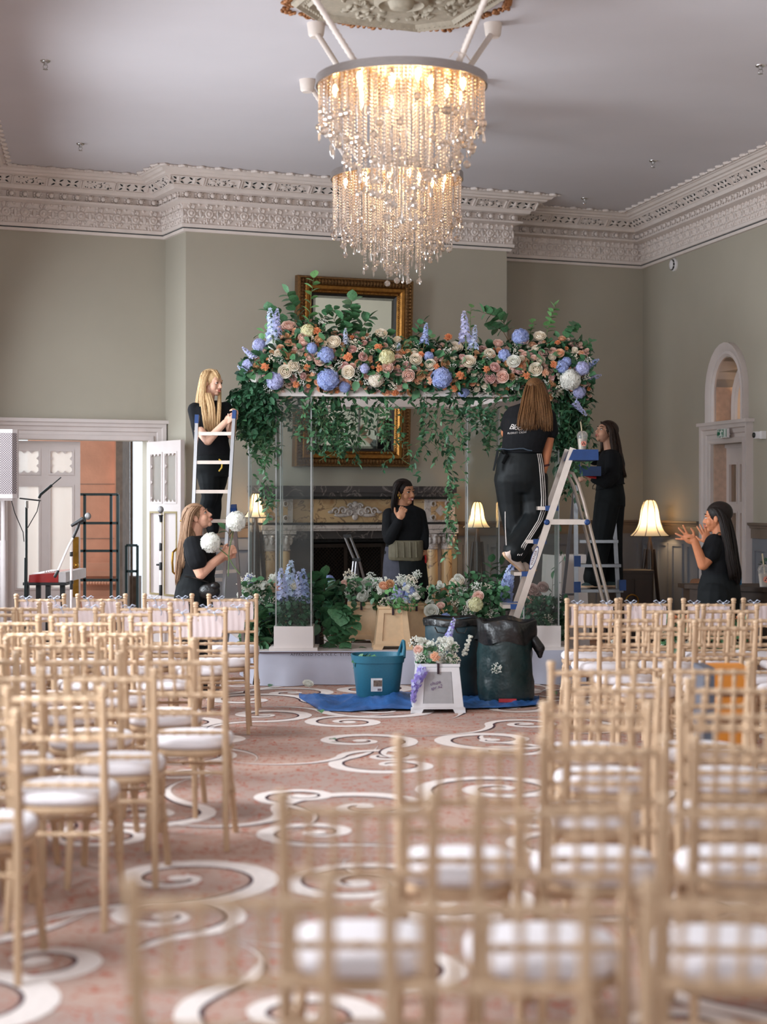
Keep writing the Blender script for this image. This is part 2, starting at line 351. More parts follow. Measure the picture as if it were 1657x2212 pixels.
def pierced(kind):
    mb = MB(); w, h = .175, .052
    for lo, hi in (((-w, -.012, h), (w, 0, h + .008)), ((-w, -.012, -h - .008), (w, 0, -h)), ((-w - .012, -.014, -h), (-w, 0, h)), ((w, -.014, -h), (w + .012, 0, h))): mb.b2(lo, hi)
    if kind == 0:
        for cx in (-.085, .085):
            for sx in (-1, 1):
                for sz in (-1, 1): slot(mb, cx + sx * .04, sz * .024, .058, .0075, sx * sz * .62)
            mb.add([(cx, -.02, 0), (cx - .055, -.001, .0), (cx, -.001, .045), (cx + .055, -.001, 0), (cx, -.001, -.045)], [(0, 1, 2), (0, 2, 3), (0, 3, 4), (0, 4, 1)])
    else:
        r = random.Random(8)
        for k in range(26): slot(mb, r.uniform(-.15, .15), r.uniform(-.042, .042), r.uniform(.014, .03), r.uniform(.003, .006), r.uniform(0, 3.1))
        for cx in (-.1, 0, .1): mb.ell((cx, -.004, 0), (.03, .008, .02), None, 8, 4)
    return mb.mesh('pierced_panel', [m_plas, m_dark], None)
ORN = [(petalball(), 'rosette', .135, .092, HT + .365, 0), (friezeflower(), 'frieze_flower', .19, .05, HT + .185, 0), (leaftuft(), 'leaf_tuft', .19, .44, HC - .012, 0)]
PP = [pierced(0), pierced(1)]
tilt = math.atan2(.095, .077)
for w, a, b in ((WL, WL.len - 2.6, WL.len - .1), (WA, .1, WA.len), (WS, 0, WS.len), (WC, 0, WC.len), (WCS, 0, WCS.len), (WB, 0, WB.len), (WR, 0, 5.4)):
    for me, nm, step, off, z, _ in ORN:
        ext = off if w in (WC, WS) else (0 if w in (WCS,) else 0)
        L0 = a - (ext if w is WC else 0); L1 = b + (off if w is WC else 0)
        if w in (WA, WB): L0, L1 = a + .02, b - off
        if w is WB: L0 = .0 - off * 0
        if w is WS: L0 = a - off + off; L1 = b + off
        if w is WR: L0 = off
        n = max(1, int((L1 - L0) / step)); st = (L1 - L0) / n
        for i in range(n): link(nm, me, cornice, w.pt(L0 + st * (i + .5), off, z), (0, 0, w.rz))
    off, z = .2525, HT + .484
    L0, L1 = (a - off, b + off) if w is WC else ((a, b - off) if w in (WA, WB) else ((off, b) if w is WR else (a, b + (off if w is WS else 0))))
    n = max(1, round((L1 - L0) / .385)); st = (L1 - L0) / n
    for i in range(n):
        link('pierced_panel', PP[i % 2], cornice, w.pt(L0 + st * (i + .5), off, z), (tilt, 0, w.rz), (st / .385, 1, 1))
# ---------------------------------------------------------------- wainscot and chair rail
ZR = 1.405
RAILP = [(0, ZR - .16), (.03, ZR - .16), (.03, ZR - .06), (.045, ZR - .055), (.05, ZR - .035), (.07, ZR - .025), (.075, ZR), (0, ZR)]
def wains(n, name, w, x0, x1, pw, skip=()):
    r = MB(); r.add([], []); p0, p1 = w.pt(x0), w.pt(x1)
    bk = MB(); q = [w.pt(x0), w.pt(x1), w.pt(x1, .015), w.pt(x0, .015)]; bk.loft([[(p.x, p.y, 0) for p in q], [(p.x, p.y, ZR - .16) for p in q]])
    root = struct(bk.build(name, m_wains, smooth=None))
    rl = MB(); sweep(rl, [(p0.x, p0.y), (p1.x, p1.y)], RAILP); rl.build('chair_rail', m_rail, root, 20)
    bb = MB(); sweep(bb, [(p0.x, p0.y), (p1.x, p1.y)], [(0, 0), (.035, 0), (.035, .18), (.02, .21), (0, .21)]); bb.build('skirting', m_wains, root, None)
    k = max(1, round((x1 - x0) / pw)); st = (x1 - x0) / k
    for i in range(k):
        a, b = x0 + i * st + .06, x0 + (i + 1) * st - .06; mb = MB(); lo, hi = .3, ZR - .26
        for u0, u1, z0, z1 in ((a, b, lo, lo + .03), (a, b, hi - .03, hi), (a, a + .03, lo + .03, hi - .03), (b - .03, b, lo + .03, hi - .03)):
            q = [w.pt(u0, .015), w.pt(u1, .015), w.pt(u1, .034), w.pt(u0, .034)]; mb.loft([[(p.x, p.y, z0) for p in q], [(p.x, p.y, z1) for p in q]])
        mb.build('panel_moulding', m_wains, root, None)
    return root
wains(1, 'trim_2', WC, .0, WC.at(556, .05)[0], .55)
wains(2, 'trim_3', WC, WC.at(992, .05)[0], WC.len, .4)
wains(3, 'trim_4', WB, .02, WB.len, .65)
wains(4, 'trim_5', WR, 0.02, WR.at(1518)[0], .42)
wains(5, 'trim_6', WR, WR.at(1628)[0], WR.at(1628)[0] + 3, .45)
# ---------------------------------------------------------------- left double doorway, hall beyond
m_glass = thinmat('door_glass', (215, 222, 226), .25, .15, .55)
area('hall_fill_light', (-6.4, 18.4, 2.2), (0, 18.6, 1.8), 2.0, 2.6, 170, (.84, .92, 1.0))  # unseen lamp added to brighten the hall stone and the door panes
m_brass = mat('aged_brass', (176, 132, 58), .32, 1, var=.2)
m_stone = mat('pink_sandstone', (196, 140, 112), .85, var=.14, scale=3, bump=.15, bscale=40)
m_stone2 = mat('grey_brown_stone', (122, 106, 94), .8, var=.2, scale=12)
m_cav = mat('door_moulding_gilt', (150, 132, 84), .5, var=.1)
ARCHP = [(0, 0), (.035, 0), (.045, .02), (.05, .05), (.03, .055), (.03, .09), (.045, .10), (.055, .14), (.075, .15), (.08, .19), (0, .19)]
def architrave(name, w, x0, x1, h, wd=.18, cap=True):
    mb = MB(); sc = wd / .19
    def ring(x, z, sx, sz):   # mitred frame: profile (o, t) pushed out sideways / upwards by t
        return [w.pt(x + sx * t * sc, o, z + sz * t * sc) for o, t in ARCHP]
    mb.loft([ring(x0, 0, -1, 0), ring(x0, h, -1, 1), ring(x1, h, 1, 1), ring(x1, 0, 1, 0)])
    if cap:
        q = [w.pt(x0 - wd - .03, 0), w.pt(x1 + wd + .03, 0), w.pt(x1 + wd + .03, .1), w.pt(x0 - wd - .03, .1)]; mb.loft([[(p.x, p.y, h + wd) for p in q], [(p.x, p.y, h + wd + .035) for p in q]])
    return struct(mb.build(name, m_plas2, smooth=25))
architrave('trim_7', WA, D0, D1, DH)
def leaf(name, loc, rz, wd, h, panes, mm=m_plas2, th=.045):
    """a door leaf: local x across, y through, z up; panes = (x0,x1,z0,z1,scalloped)"""
    r = bpy.data.objects.new(name, None); COL.objects.link(r); struct(r); r.location = loc; r.rotation_euler = (0, 0, rz)
    xs = sorted({0, wd, *[p[0] for p in panes], *[p[1] for p in panes]}); b = MB()
    for a, c in zip(xs, xs[1:]):
        z = 0
        for p in sorted([p for p in panes if p[0] <= a + 1e-6 and p[1] >= c - 1e-6], key=lambda p: p[2]) + [(0, 0, h, h, 0)]:
            if p[2] - z > 1e-4: b.b2((a, 0, z), (c, th, p[2]))
            z = p[3]
    b.build('door_frame', mm, r, None)
    for p in panes:
        x0, x1, z0, z1, sc = p; g = MB(); g.b2((x0, th * .45, z0), (x1, th * .6, z1))
        g.build('door_pane' if sc < 2 else 'door_panel', m_glass if sc < 2 else mm, r, None)
        mo = MB()
        if sc == 1:
            for y in (0, th - .012):
                for k in range(3):
                    u = x0 + (x1 - x0) * (k + .5) / 3; v = z0 + (z1 - z0) * (k + .5) / 3; q = (x1 - x0) / 6
                    for px, pz in ((u - q, z0), (u - q, z1), (x0, v - q), (x1, v - q)): mo.box((px, y + .006, pz), (.035, .012, .035), Matrix.Rotation(.78, 3, 'Y'))
        for y in (-.008, th):
            for lo, hi in (((x0 - .02, z0 - .02), (x1 + .02, z0)), ((x0 - .02, z1), (x1 + .02, z1 + .02)), ((x0 - .02, z0), (x0, z1)), ((x1, z0), (x1 + .02, z1))): mo.b2((lo[0], y, lo[1]), (hi[0], y + .008, hi[1]))
        mo.build('glazing_bead', mm if sc != 3 else m_cav, r, None)
    return r
LP = [(.10, .33, 1.92, 2.15, 1), (.45, .68, 1.92, 2.15, 1), (.10, .33, .72, 1.78, 0), (.45, .68, .72, 1.78, 0), (.1, .33, .15, .5, 2), (.45, .68, .15, .5, 2)]
dl = leaf('door_1', WA.pt(D0 + .01, -.06), WA.rz, .765, DH - .015, LP)
pl = MB(); pl.b2((.685, -.012, .62), (.745, 0, 1.25)); pl.ell((.715, -.045, .95), (.028, .028, .028)); pl.capsule((.715, -.01, .95), .01, (.715, -.04, .95), .01, 8)
pl.b2((.70, -.02, 1.0), (.73, -.012, 1.2)); pl.build('brass_plate', m_brass, dl, 40)
DEP = .15
RP = [(.06, .20, .62, 2.16, 3)]
hinge = WA.pt(D1 - .02, .02); tip = W(393, 1000, 17.06); v = tip - hinge; v.z = 0
dr = leaf('door_2', hinge + Vector((0, 0, 0)), math.atan2(v.y, v.x), .80, DH - .015, [(.10, .36, 1.62, 2.12, 1), (.44, .70, 1.62, 2.12, 1), (.10, .36, .66, 1.5, 3), (.44, .70, .66, 1.5, 3), (.1, .36, .12, .48, 2), (.44, .7, .12, .48, 2)])
hd = MB(); hd.tube([(.74, -.01, .86), (.745, -.06, .9), (.75, -.07, 1.0), (.745, -.06, 1.1), (.74, -.01, 1.14)], .012, 8); hd.build('pull_handle', m_brass, dr)
# hall: stone pier wall with base mouldings, reveal, bright opening to the right
hx = lambda px, d: (px - CX) * d / F
HD = 19.0
bl = MB()
bl.b2((hx(60, HD), HD, 0), (hx(252, HD), HD + .4, 4)); bl.b2((hx(250, HD), HD - .08, 0), (hx(258, HD), HD + .3, 4))
for z0, z1, o in ((0, .55, .16), (.55, .62, .13), (.62, .78, .09), (.78, .84, .17), (.84, .93, .13), (.93, .98, .05)): bl.b2((hx(60, HD), HD - o, z0), (hx(262, HD), HD, z1))
sw = struct(bl.build('wall_hall', m_stone, smooth=None))
for k in range(4):
    j = MB(); j.b2((hx(60, HD), HD - .006, 1.2 + k * .62), (hx(252, HD), HD, 1.206 + k * .62)); j.build('stone_joint', m_stone2, sw, None)
for k in range(14): link('egg_moulding', bpy.data.meshes.get('egg_moulding') or MB().ell((0, 0, 0), (.035, .03, .022), nu=8, nv=5).mesh('egg_moulding', m_stone, 60), sw, (hx(172 + 6.2 * k, HD), HD - .15, .70))
pr = MB(); pr.b2((hx(258, HD), HD - .25, 0), (hx(272, HD), HD + .3, 4)); struct(pr.build('trim_8', m_stone2, smooth=None))
pp = MB(); pp.b2((hx(271, HD), HD + .35, 0), (hx(276, HD), HD + .4, 4)); pp.b2((hx(276, 19.6), 19.4, 0), (hx(303, 19.6), 19.7, .75)); struct(pp.build('trim_9', m_stone2, smooth=None))
hc = MB(); q = [WA.pt(-.6, -.26), WA.pt(WA.len + .3, -.26), Vector((-2.2, 23, 0)), Vector((-6, 23, 0))]; hc.loft([[(p.x, p.y, 3.2) for p in q], [(p.x, p.y, 3.3) for p in q]]); struct(hc.build('ceiling_hall', m_ceil, smooth=None))
# ---------------------------------------------------------------- right doorway with fanlight arch
architrave('trim_10', WR, RD0, RD1, RH, .2)
def arch_trim(ins=0.0, rec=0.0, prof=((-.4, -.0), (.02, -.0), (.04, .03), (.03, .06), (.05, .09), (.06, .15), (0, .15)), nm='trim_11', spd=True):
    mb = MB(); x0, x1 = WR.at(1546)[0] + ins, WR.at(1604)[0] + ins; z0 = WR.z(1575, 918); zt = WR.z(1575, 770) - ins; r = (x1 - x0) / 2; cx = (x0 + x1) / 2; zs = zt - r * 1.15
    path = [(x0, z0)] + [(cx - r * math.cos(a), zs + r * 1.15 * math.sin(a)) for a in [math.pi * k / 14 for k in range(15)]] + [(x1, z0)]
    rings = []
    for i, (x, z) in enumerate(path):
        a, b = path[max(i - 1, 0)], path[min(i + 1, len(path) - 1)]; tx, tz = b[0] - a[0], b[1] - a[1]; l = math.hypot(tx, tz); nx, nz = -tz / l, tx / l
        rings.append([WR.pt(x + nx * t, o, z + nz * t) for o, t in prof])
    mb.loft(rings, cap=True, close=True)
    # spandrels closing the square opening above the arch
    for sgn in (-1, 1) if spd else ():
        ps = [(cx - sgn * r * math.cos(a), zs + r * 1.15 * math.sin(a)) for a in [math.pi * k / 14 for k in range(8)]]; ps += [(cx, WR.z(1575, 772) + .02), (cx - sgn * (r + .02), WR.z(1575, 772) + .02)]
        f = [WR.pt(x, .001, z) for x, z in ps]; b = [WR.pt(x, -.40, z) for x, z in ps]; n = len(ps); sp.loft([f, b])
    return struct(mb.build(nm, m_plas2, smooth=40))
sp = MB(); arch_trim(); arch_trim(.12, .2, ((-.26, 0), (-.2, 0), (-.18, .03), (-.19, .06), (-.17, .1), (-.26, .1)), 'trim_13', False); struct(sp.build('wall_right_spandrel', m_wall, smooth=None))
m_warm = mat('warm_passage_plaster', (204, 170, 130), .8, var=.05, scale=3)
ib = MB(); a, b = RD0 - .6, RD1 + 1.2
for u0, u1, o0, o1, z0, z1 in ((a, b, -1.5, -1.4, 0, 4.2), (b, b + .1, -1.5, -.45, 0, 4.2), (a - .1, a, -1.5, -.45, 0, 4.2), (a, b, -1.5, -.45, 4.1, 4.2)):
    q = [WR.pt(u0, o0), WR.pt(u1, o0), WR.pt(u1, o1), WR.pt(u0, o1)]; ib.loft([[(p.x, p.y, z0) for p in q], [(p.x, p.y, z1) for p in q]])
pas = struct(ib.build('wall_passage', m_warm, smooth=None))
ln = MB()
for px, z_0, z_1 in ((1541, 0, RH), (1546, WR.z(1575, 916), WR.z(1575, 830))):
    s0 = WR.at(px)[0]; q = [WR.pt(s0, -.004), WR.pt(s0 + .008, -.004), WR.pt(s0 + .008, -.44), WR.pt(s0, -.44)]; ln.loft([[(p.x, p.y, z_0) for p in q], [(p.x, p.y, z_1) for p in q]])
struct(ln.build('trim_14', mat('cream_reveal_paint', (206, 176, 156), .7), smooth=None))
ad = MB()
for px in (1572, 1590): x = WR.at(px, -.4)[0]; q = [WR.pt(x, -.44), WR.pt(x + .05, -.44), WR.pt(x + .05, -.36), WR.pt(x, -.36)]; ad.loft([[(p.x, p.y, WR.z(1575, 916)) for p in q], [(p.x, p.y, WR.z(1575, 760)) for p in q]])
ad.build('fanlight_bar', m_warm, pas, None)
lp = bpy.data.lights.new('passage_lamp', 'POINT'); lp.energy = 26; lp.color = (1, .72, .42); lp.shadow_soft_size = .15; o = bpy.data.objects.new('passage_lamp', lp); COL.objects.link(o); o.location = WR.pt(RD0 + .6, -.95, 3.2)
x0 = WR.at(1566, -DEP)[0]; wd = RD1 - x0 + .06
m_pane2 = thinmat('passage_glass', (226, 200, 160), .10, .1)
d3 = leaf('door_3', WR.pt(x0, -DEP), WR.rz, wd, RH - .04, [(.12, .30, 1.62, RH - .22, 0), (.40, wd - .1, 1.62, RH - .22, 0), (.12, .30, .5, 1.5, 0), (.40, wd - .1, .5, 1.5, 0)])
for c in d3.children:
    if c.name.startswith('door_pane'): c.data.materials[0] = m_pane2
jb = MB(); q0 = RD0
for u0, u1, z0, z1 in ((q0, x0, 0, RH), (RD0, RD1, RH - .04, RH)): q = [WR.pt(u0, -DEP - .06), WR.pt(u1, -DEP - .06), WR.pt(u1, -DEP + .02), WR.pt(u0, -DEP + .02)]; jb.loft([[(p.x, p.y, z0) for p in q], [(p.x, p.y, z1) for p in q]])
struct(jb.build('trim_12', m_plas2, smooth=None))
# exit sign
m_green = mat('exit_green', (22, 110, 78), .5, var=.03); m_white = mat('white_plastic', (226, 222, 222), .4, var=.03); m_blk = mat('black_plastic', (22, 22, 24), .45, var=.15); m_white2 = mat('sign_white', (232, 236, 232), .5)
sx = WR.at(1549, .12)[0]; ex = WR.at(1570, .12)[0]; sd = WR.at(1560, .12)[1]; sw_, sh = (ex - sx), 20 * sd / F
es = thing('exit_sign', 'green and white fire exit sign with running figure above the right door', 'sign', WR.pt((sx + ex) / 2, .12, zy(936, sd)), WR.rz)
k = sw_ / 2; mb = MB(); mb.b2((-k, 0, -sh / 2), (k, .03, sh / 2)); mb.b2((-.02, .03, -.02), (.02, .12, .02)); mb.build('sign_board', m_white, es, None)
mb = MB(); mb.b2((-k * .93, -.003, -sh * .42), (k * .93, 0, sh * .42)); mb.build('sign_face', m_green, es, None)
mb = MB(); u = k / 10; Yp = -.006
def bar(a, b, r=.5): mb.capsule((a[0] * u, Yp, a[1] * u), r * u * .8, (b[0] * u, Yp, b[1] * u), r * u * .8, 6)
mb.ell((.6 * u, Yp, 3.6 * u), (.8 * u, .003, .8 * u), nu=10, nv=5)
for a_, b_ in (((0, 2.4), (-1, -.4)), ((0, 2.3), (-1.9, 1)), ((0, 2.2), (1.6, 1.6)), ((-1, -.4), (.4, -1.8)), ((.4, -1.8), (-.2, -3.8)), ((-1, -.4), (-2, -2)), ((-2, -2), (-3.6, -2.4))): bar(a_, b_, .75)
bar((3.6, 3.4), (3.6, -3.0), .3); bar((3.6, -3.2), (2.9, -2.2), .3); bar((3.6, -3.2), (4.3, -2.2), .3); mb.b2((5.6 * u, -.006, -3.6 * u), (8.4 * u, -.003, 3.8 * u))
mb.build('pictogram', m_white2, es, None)
for tx, zz in (('Fire', 2.2), ('exit', -2.4)):
    me = text_mesh(tx, 3.6 * u, .0006); me.materials.append(m_white2); me.transform(Matrix.Rotation(math.pi / 2, 4, 'X')); link('lettering', me, es, (-6.6 * u, -.0045, zz * u))
# motion camera box, smoke detector
x, d = WR.at(1643, .02); t = thing('wall_sensor', 'small white box sensor with round black lens on right wall', 'sensor', WR.pt(x, .0, zy(940, d)), WR.rz)
mb = MB(); mb.b2((-.045, -.08, -.035), (.045, 0, .035)); mb.b2((.045, -.05, -.04), (.09, 0, .04)); mb.build('casing', m_white, t, None)
mb = MB(); mb.lathe([(.028, 0), (.028, .01), (.012, .016)], 14, (-.018, -.08, 0), Matrix.Rotation(math.pi / 2, 3, 'X')); mb.build('lens', m_blk, t)
x, d = WR.at(1455, .02); t = thing('smoke_detector', 'round white smoke detector on right wall under the cornice', 'detector', WR.pt(x, 0, zy(572, d)), WR.rz)
mb = MB(); mb.lathe([(.075, 0), (.075, .02), (.06, .028)], 20, rot=Matrix.Rotation(math.pi / 2, 3, 'X')); mb.build('base', m_white, t)
mb = MB(); mb.lathe([(.055, .02), (.055, .05), (.03, .062), (.004, .064)], 20, rot=Matrix.Rotation(math.pi / 2, 3, 'X')); mb.build('sensor_head', m_white, t)
mb = MB(); [mb.box((.057 * math.cos(a), -.04, .057 * math.sin(a)), (.006, .016, .03), Matrix.Rotation(-a, 3, 'Y')) for a in (0, .7, 1.4, 2.1, 2.8, 3.5, 4.2, 4.9, 5.6)]; mb.build('vent_slot', m_blk, t, None)
# ceiling sprinklers
m_chr = mat('chrome', (190, 188, 186), .25, 1)
for px, py, lb in ((98, 137, 'small chrome sprinkler head on ceiling at the far upper left'), (174, 316, 'small chrome sprinkler head on ceiling above the left doorway'), (1643, 147, 'small chrome sprinkler head on ceiling nearest the right edge'), (1411, 353, 'small chrome sprinkler head on ceiling beside the right cornice'), (1263, 434, 'small chrome sprinkler head on ceiling in the back right alcove')):
    d = (HC - EYE) * F / (HY - py + 6); t = thing('sprinkler_head', lb, 'sprinkler', (hx(px, d), d, HC), 0, 'ceiling sprinklers')
    mb = MB(); mb.lathe([(.04, 0), (.038, -.008), (.03, -.014), (.016, -.014), (.014, -.035), (.004, -.037)], 16); mb.build('escutcheon', m_chr, t)
    mb = MB(); mb.tube([(.012, 0, -.03), (.018, 0, -.05), (.004, 0, -.066)], .003, 6); mb.tube([(-.012, 0, -.03), (-.018, 0, -.05), (-.004, 0, -.066)], .003, 6); mb.lathe([(.02, -.066), (.02, -.069)], 12); mb.build('deflector', m_chr, t)
# ---------------------------------------------------------------- fireplace (frame of wall WC)
def marble(name, c1, c2, c3, scale=3.5, rough=.25):
    m = bpy.data.materials.new(name); m.use_nodes = True; nt = m.node_tree; L = nt.links.new; b = nt.nodes['Principled BSDF']; b.inputs['Roughness'].default_value = rough
    tc = nt.nodes.new('ShaderNodeTexCoord'); n = nt.nodes.new('ShaderNodeTexNoise'); n.inputs['Scale'].default_value = scale; n.inputs['Detail'].default_value = 6; n.inputs['Distortion'].default_value = 1.6; L(tc.outputs['Object'], n.inputs[0])
    r = nt.nodes.new('ShaderNodeValToRGB'); e = r.color_ramp.elements; e[0].position = .3; e[0].color = lin(c2) + (1,); e[1].position = .62; e[1].color = lin(c1) + (1,)
    for p, c in ((.47, c1), (.495, c3), (.52, c1)): q = e.new(p); q.color = lin(c) + (1,)
    L(n.outputs[0], r.inputs[0]); L(r.outputs[0], b.inputs['Base Color']); return m
m_my = marble('yellow_marble', (196, 164, 122), (164, 124, 86), (112, 84, 66)); m_mw = marble('white_marble', (196, 186, 180), (172, 160, 152), (140, 128, 122), 5)
m_mg = marble('grey_black_marble', (66, 60, 60), (42, 40, 42), (128, 116, 112), 4); m_mb = mat('black_marble', (20, 20, 22), .25)
fp = thing('fireplace', 'grand marble fireplace with twin columns and dark mantel shelf on the chimney wall', 'fireplace', WC.pt(0, 0, 0), WC.rz)
OF = .30
fx = lambda px, o=OF: WC.at(px, o)[0]
X0, X1 = fx(560, .4), fx(985, .4); fz = lambda py, px=770: WC.z(px, py, OF)
a0, a1, b0, b1 = fx(566), fx(632), fx(918), fx(982)
ZM = fz(1050)
def fb(name, m, boxes, smooth=None):
    mb = MB(); [mb.b2((x0, -o1, z0), (x1, -o0, z1)) for x0, x1, o0, o1, z0, z1 in boxes]; return mb.build(name, m, fp, smooth)
fb('mantel_shelf', m_mg, [(X0, X1, .0, .42, ZM - .07, ZM), (X0 + .02, X1 - .02, 0, .39, ZM - .11, ZM - .07)])
fb('shelf_fillet', m_mb, [(X0 + .05, X1 - .05, 0, .35, ZM - .14, ZM - .11), (a0 - .01, b1 + .01, 0, .32, ZM - .41, ZM - .385)])
fb('frieze_panel', m_my, [(a1, b0, 0, .28, ZM - .385, ZM - .14)])
fb('end_block', m_mw, [(a0, a1, 0, .31, ZM - .385, ZM - .14), (b0, b1, 0, .31, ZM - .385, ZM - .14)])
fb('cornice_band', m_mw, [(a0 - .02, b1 + .02, 0, .31, ZM - .45, ZM - .41), (a0, b1, 0, .29, ZM - .475, ZM - .45), (a0 - .02, a1 + .02, 0, .36, ZM - .46, ZM - .41), (b0 - .02, b1 + .02, 0, .36, ZM - .46, ZM - .41)])
fb('lintel', m_mg, [(a1 - .02, b0 + .02, .02, .16, 1.26, ZM - .475), (a1 - .02, b0 + .02, .02, .20, ZM - .56, ZM - .475)])
fb('fire_surround', mat('cast_iron', (40, 40, 40), .5, .6), [(a1 - .02, b0 + .02, .02, .12, 1.19, 1.26), (a1 - .02, FX0 + .02, .02, .10, 0, 1.19), (FX1 - .02, b0 + .02, .02, .10, 0, 1.19)])
fb('fire_back', mat('soot_black', (16, 15, 15), .95), [(FX0 - .1, FX1 + .1, -.5, -.45, 0, 1.25)])
dm = MB()
for i in range(22): dm.ell((a1 + (b0 - a1) * (i + .5) / 22, -.125, 1.225), (.016, .01, .02), nu=6, nv=4)
dm.build('iron_beading', MATS['cast_iron'], fp)
mm = mat('brown_iron', (54, 44, 38), .5, .5); sc = MB(); W3 = (FX1 - FX0) / 3
for i in range(4): sc.b2((FX0 + W3 * i - .02, -.07, .1), (FX0 + W3 * i + .02, -.04, 1.17))
sc.b2((FX0, -.07, 1.13), (FX1, -.04, 1.17)); sc.build('screen_frame', mm, fp, None)
gm = MB()
for i in range(-24, 60):
    for sgn in (1, -1):
        xa, za, xb, zb = FX0 + i * .04, .1, FX0 + i * .04 + sgn * 1.05, 1.15
        t0, t1 = 0, 1
        def clip(t): return xa + (xb - xa) * t
        ts = [0, 1]
        for lim in (FX0, FX1):
            if abs(xb - xa) > 1e-6: ts.append((lim - xa) / (xb - xa))
        ts = sorted(t for t in ts if 0 <= t <= 1)
        for p, q in zip(ts, ts[1:]):
            if FX0 <= clip((p + q) / 2) <= FX1: gm.tube([(clip(p), -.05, za + (zb - za) * p), (clip(q), -.05, za + (zb - za) * q)], .0035, 3, cap=False)
stuff(gm.build('wire_mesh', mm, fp, None))
# carved plaque of scrolls on the frieze
cv = MB(); cxm = fx(768); czm = ZM - .265
for sx in (-1, 1):
    for k, (dx, dz, r) in enumerate(((.07, -.02, .05), (.14, .005, .045), (.215, -.005, .045), (.05, .05, .035))):
        pts = []
        for i in range(22): u = i / 21; a = u * 9; pts.append((cxm + sx * (dx + r * (1 - u) * math.cos(a)), -.295, czm + dz + r * (1 - u) * math.sin(a)))
        cv.tube(pts, [.012 - .004 * i / 21 for i in range(22)], 6)
    cv.ell((cxm + sx * .275, -.29, czm - .01), (.035, .015, .018)); cv.ell((cxm + sx * .15, -.285, czm - .045), (.09, .014, .02))
cv.ell((cxm, -.29, czm + .06), (.04, .02, .045)); cv.ell((cxm, -.29, czm - .06), (.035, .02, .04)); cv.ell((cxm, -.285, czm), (.16, .014, .045))
cv.build('carved_plaque', m_mw, fp)
for c0, c1 in ((a0, a1), (b0, b1)):      # end blocks: quatrefoil diamond
    e = MB(); cx = (c0 + c1) / 2; cz = ZM - .2625; e.box((cx, -.315, cz), (.085, .02, .085), Matrix.Rotation(math.pi / 4, 3, 'Y')); e.box((cx, -.33, cz), (.04, .02, .04), Matrix.Rotation(math.pi / 4, 3, 'Y'))
    for sx in (-1, 1):
        for sz in (-1, 1): e.lathe([(.034, 0), (.034, .015), (.022, .02), (.02, .004)], 14, (cx + sx * .085, -.31, cz + sz * .075), Matrix.Rotation(math.pi / 2, 3, 'X'))
    e.build('end_ornament', m_mw, fp); e = MB(); e.b2((cx - .11, -.314, cz - .1), (cx + .11, -.309, cz + .1)); e.build('end_inlay', m_my, fp, None)
def column(cx):
    sh = MB(); sh.lathe([(.068, .28), (.062, .9), (.058, ZM - .68)], 18, (cx, -.28, 0)); sh.build('column_shaft', m_my, fp)
    cp = MB(); zc = ZM - .68; cp.lathe([(.062, zc), (.07, zc + .012), (.058, zc + .02), (.062, zc + .08), (.085, zc + .17), (.07, zc + .175)], 18, (cx, -.28, 0)); cp.b2((cx - .098, -.38, zc + .175), (cx + .098, -.18, zc + .215))
    for k in range(8): a = k * math.pi / 4; cp.ell((cx + .072 * math.cos(a), -.28 + .072 * math.sin(a), zc + .11), (.022, .022, .05)); cp.ell((cx + .095 * math.cos(a), -.28 + .095 * math.sin(a), zc + .15), (.02, .02, .014))
    cp.build('column_capital', m_mw, fp)
    bs = MB(); bs.b2((cx - .1, -.38, 0), (cx + .1, -.18, .18)); bs.lathe([(.095, .18), (.1, .2), (.085, .225), (.09, .245), (.07, .28)], 18, (cx, -.28, 0)); bs.build('column_base', m_mw, fp)
for c0, c1 in ((a0, a1), (b0, b1)):
    w = c1 - c0; column(c0 + w * .27); column(c0 + w * .75); fb('pilaster', m_mw, [(c0, c1, 0, .16, 0, ZM - .475)])
# ---------------------------------------------------------------- gilt mirror above it
mx0, d0 = WC.at(638, .12); mx1, d1 = WC.at(887, .12); mzb = WC.z(760, 1008, .12); mzt = WC.z(638, 594, .12)
mr = thing('wall_mirror', 'large gilt framed rectangular mirror hanging above the fireplace', 'mirror', WC.pt(0, .005, mzb), WC.rz)
mr.rotation_euler.x = .052; mzt -= mzb; mzb = 0.0
m_gold = mat('antique_gilt', (150, 104, 50), .38, .85, var=.25, scale=30, bump=.1); m_bronze = mat('carved_bronze_gilt', (120, 88, 54), .42, .8, var=.4, scale=60)
def frame(mb, prof, x0, x1, z0, z1, m=0):
    rings = [[(x + sx * t, -o, z + sz * t) for o, t in prof] for x, z, sx, sz in ((x0, z0, 1, 1), (x1, z0, -1, 1), (x1, z1, -1, -1), (x0, z1, 1, -1))]
    mb.loft(rings + [rings[0]], m, cap=False)
q = MB(); frame(q, [(0, 0), (.09, 0), (.12, .012), (.12, .025), (.10, .03), (.075, .085), (.085, .09), (.0, .09)], mx0, mx1, mzb, mzt); q.build('frame_outer', m_bronze, mr, None)
q = MB(); frame(q, [(0, .088), (.085, .088), (.095, .10), (.09, .13), (.06, .15), (.065, .165), (.04, .175), (0, .175)], mx0, mx1, mzb, mzt); q.build('frame_inner', m_gold, mr, None)
q = MB(); frame(q, [(0, .174), (.045, .174), (.03, .20), (.03, .225), (0, .225)], mx0, mx1, mzb, mzt); q.build('slip', mat('dark_slip', (24, 20, 16), .4), mr, None)
q = MB()
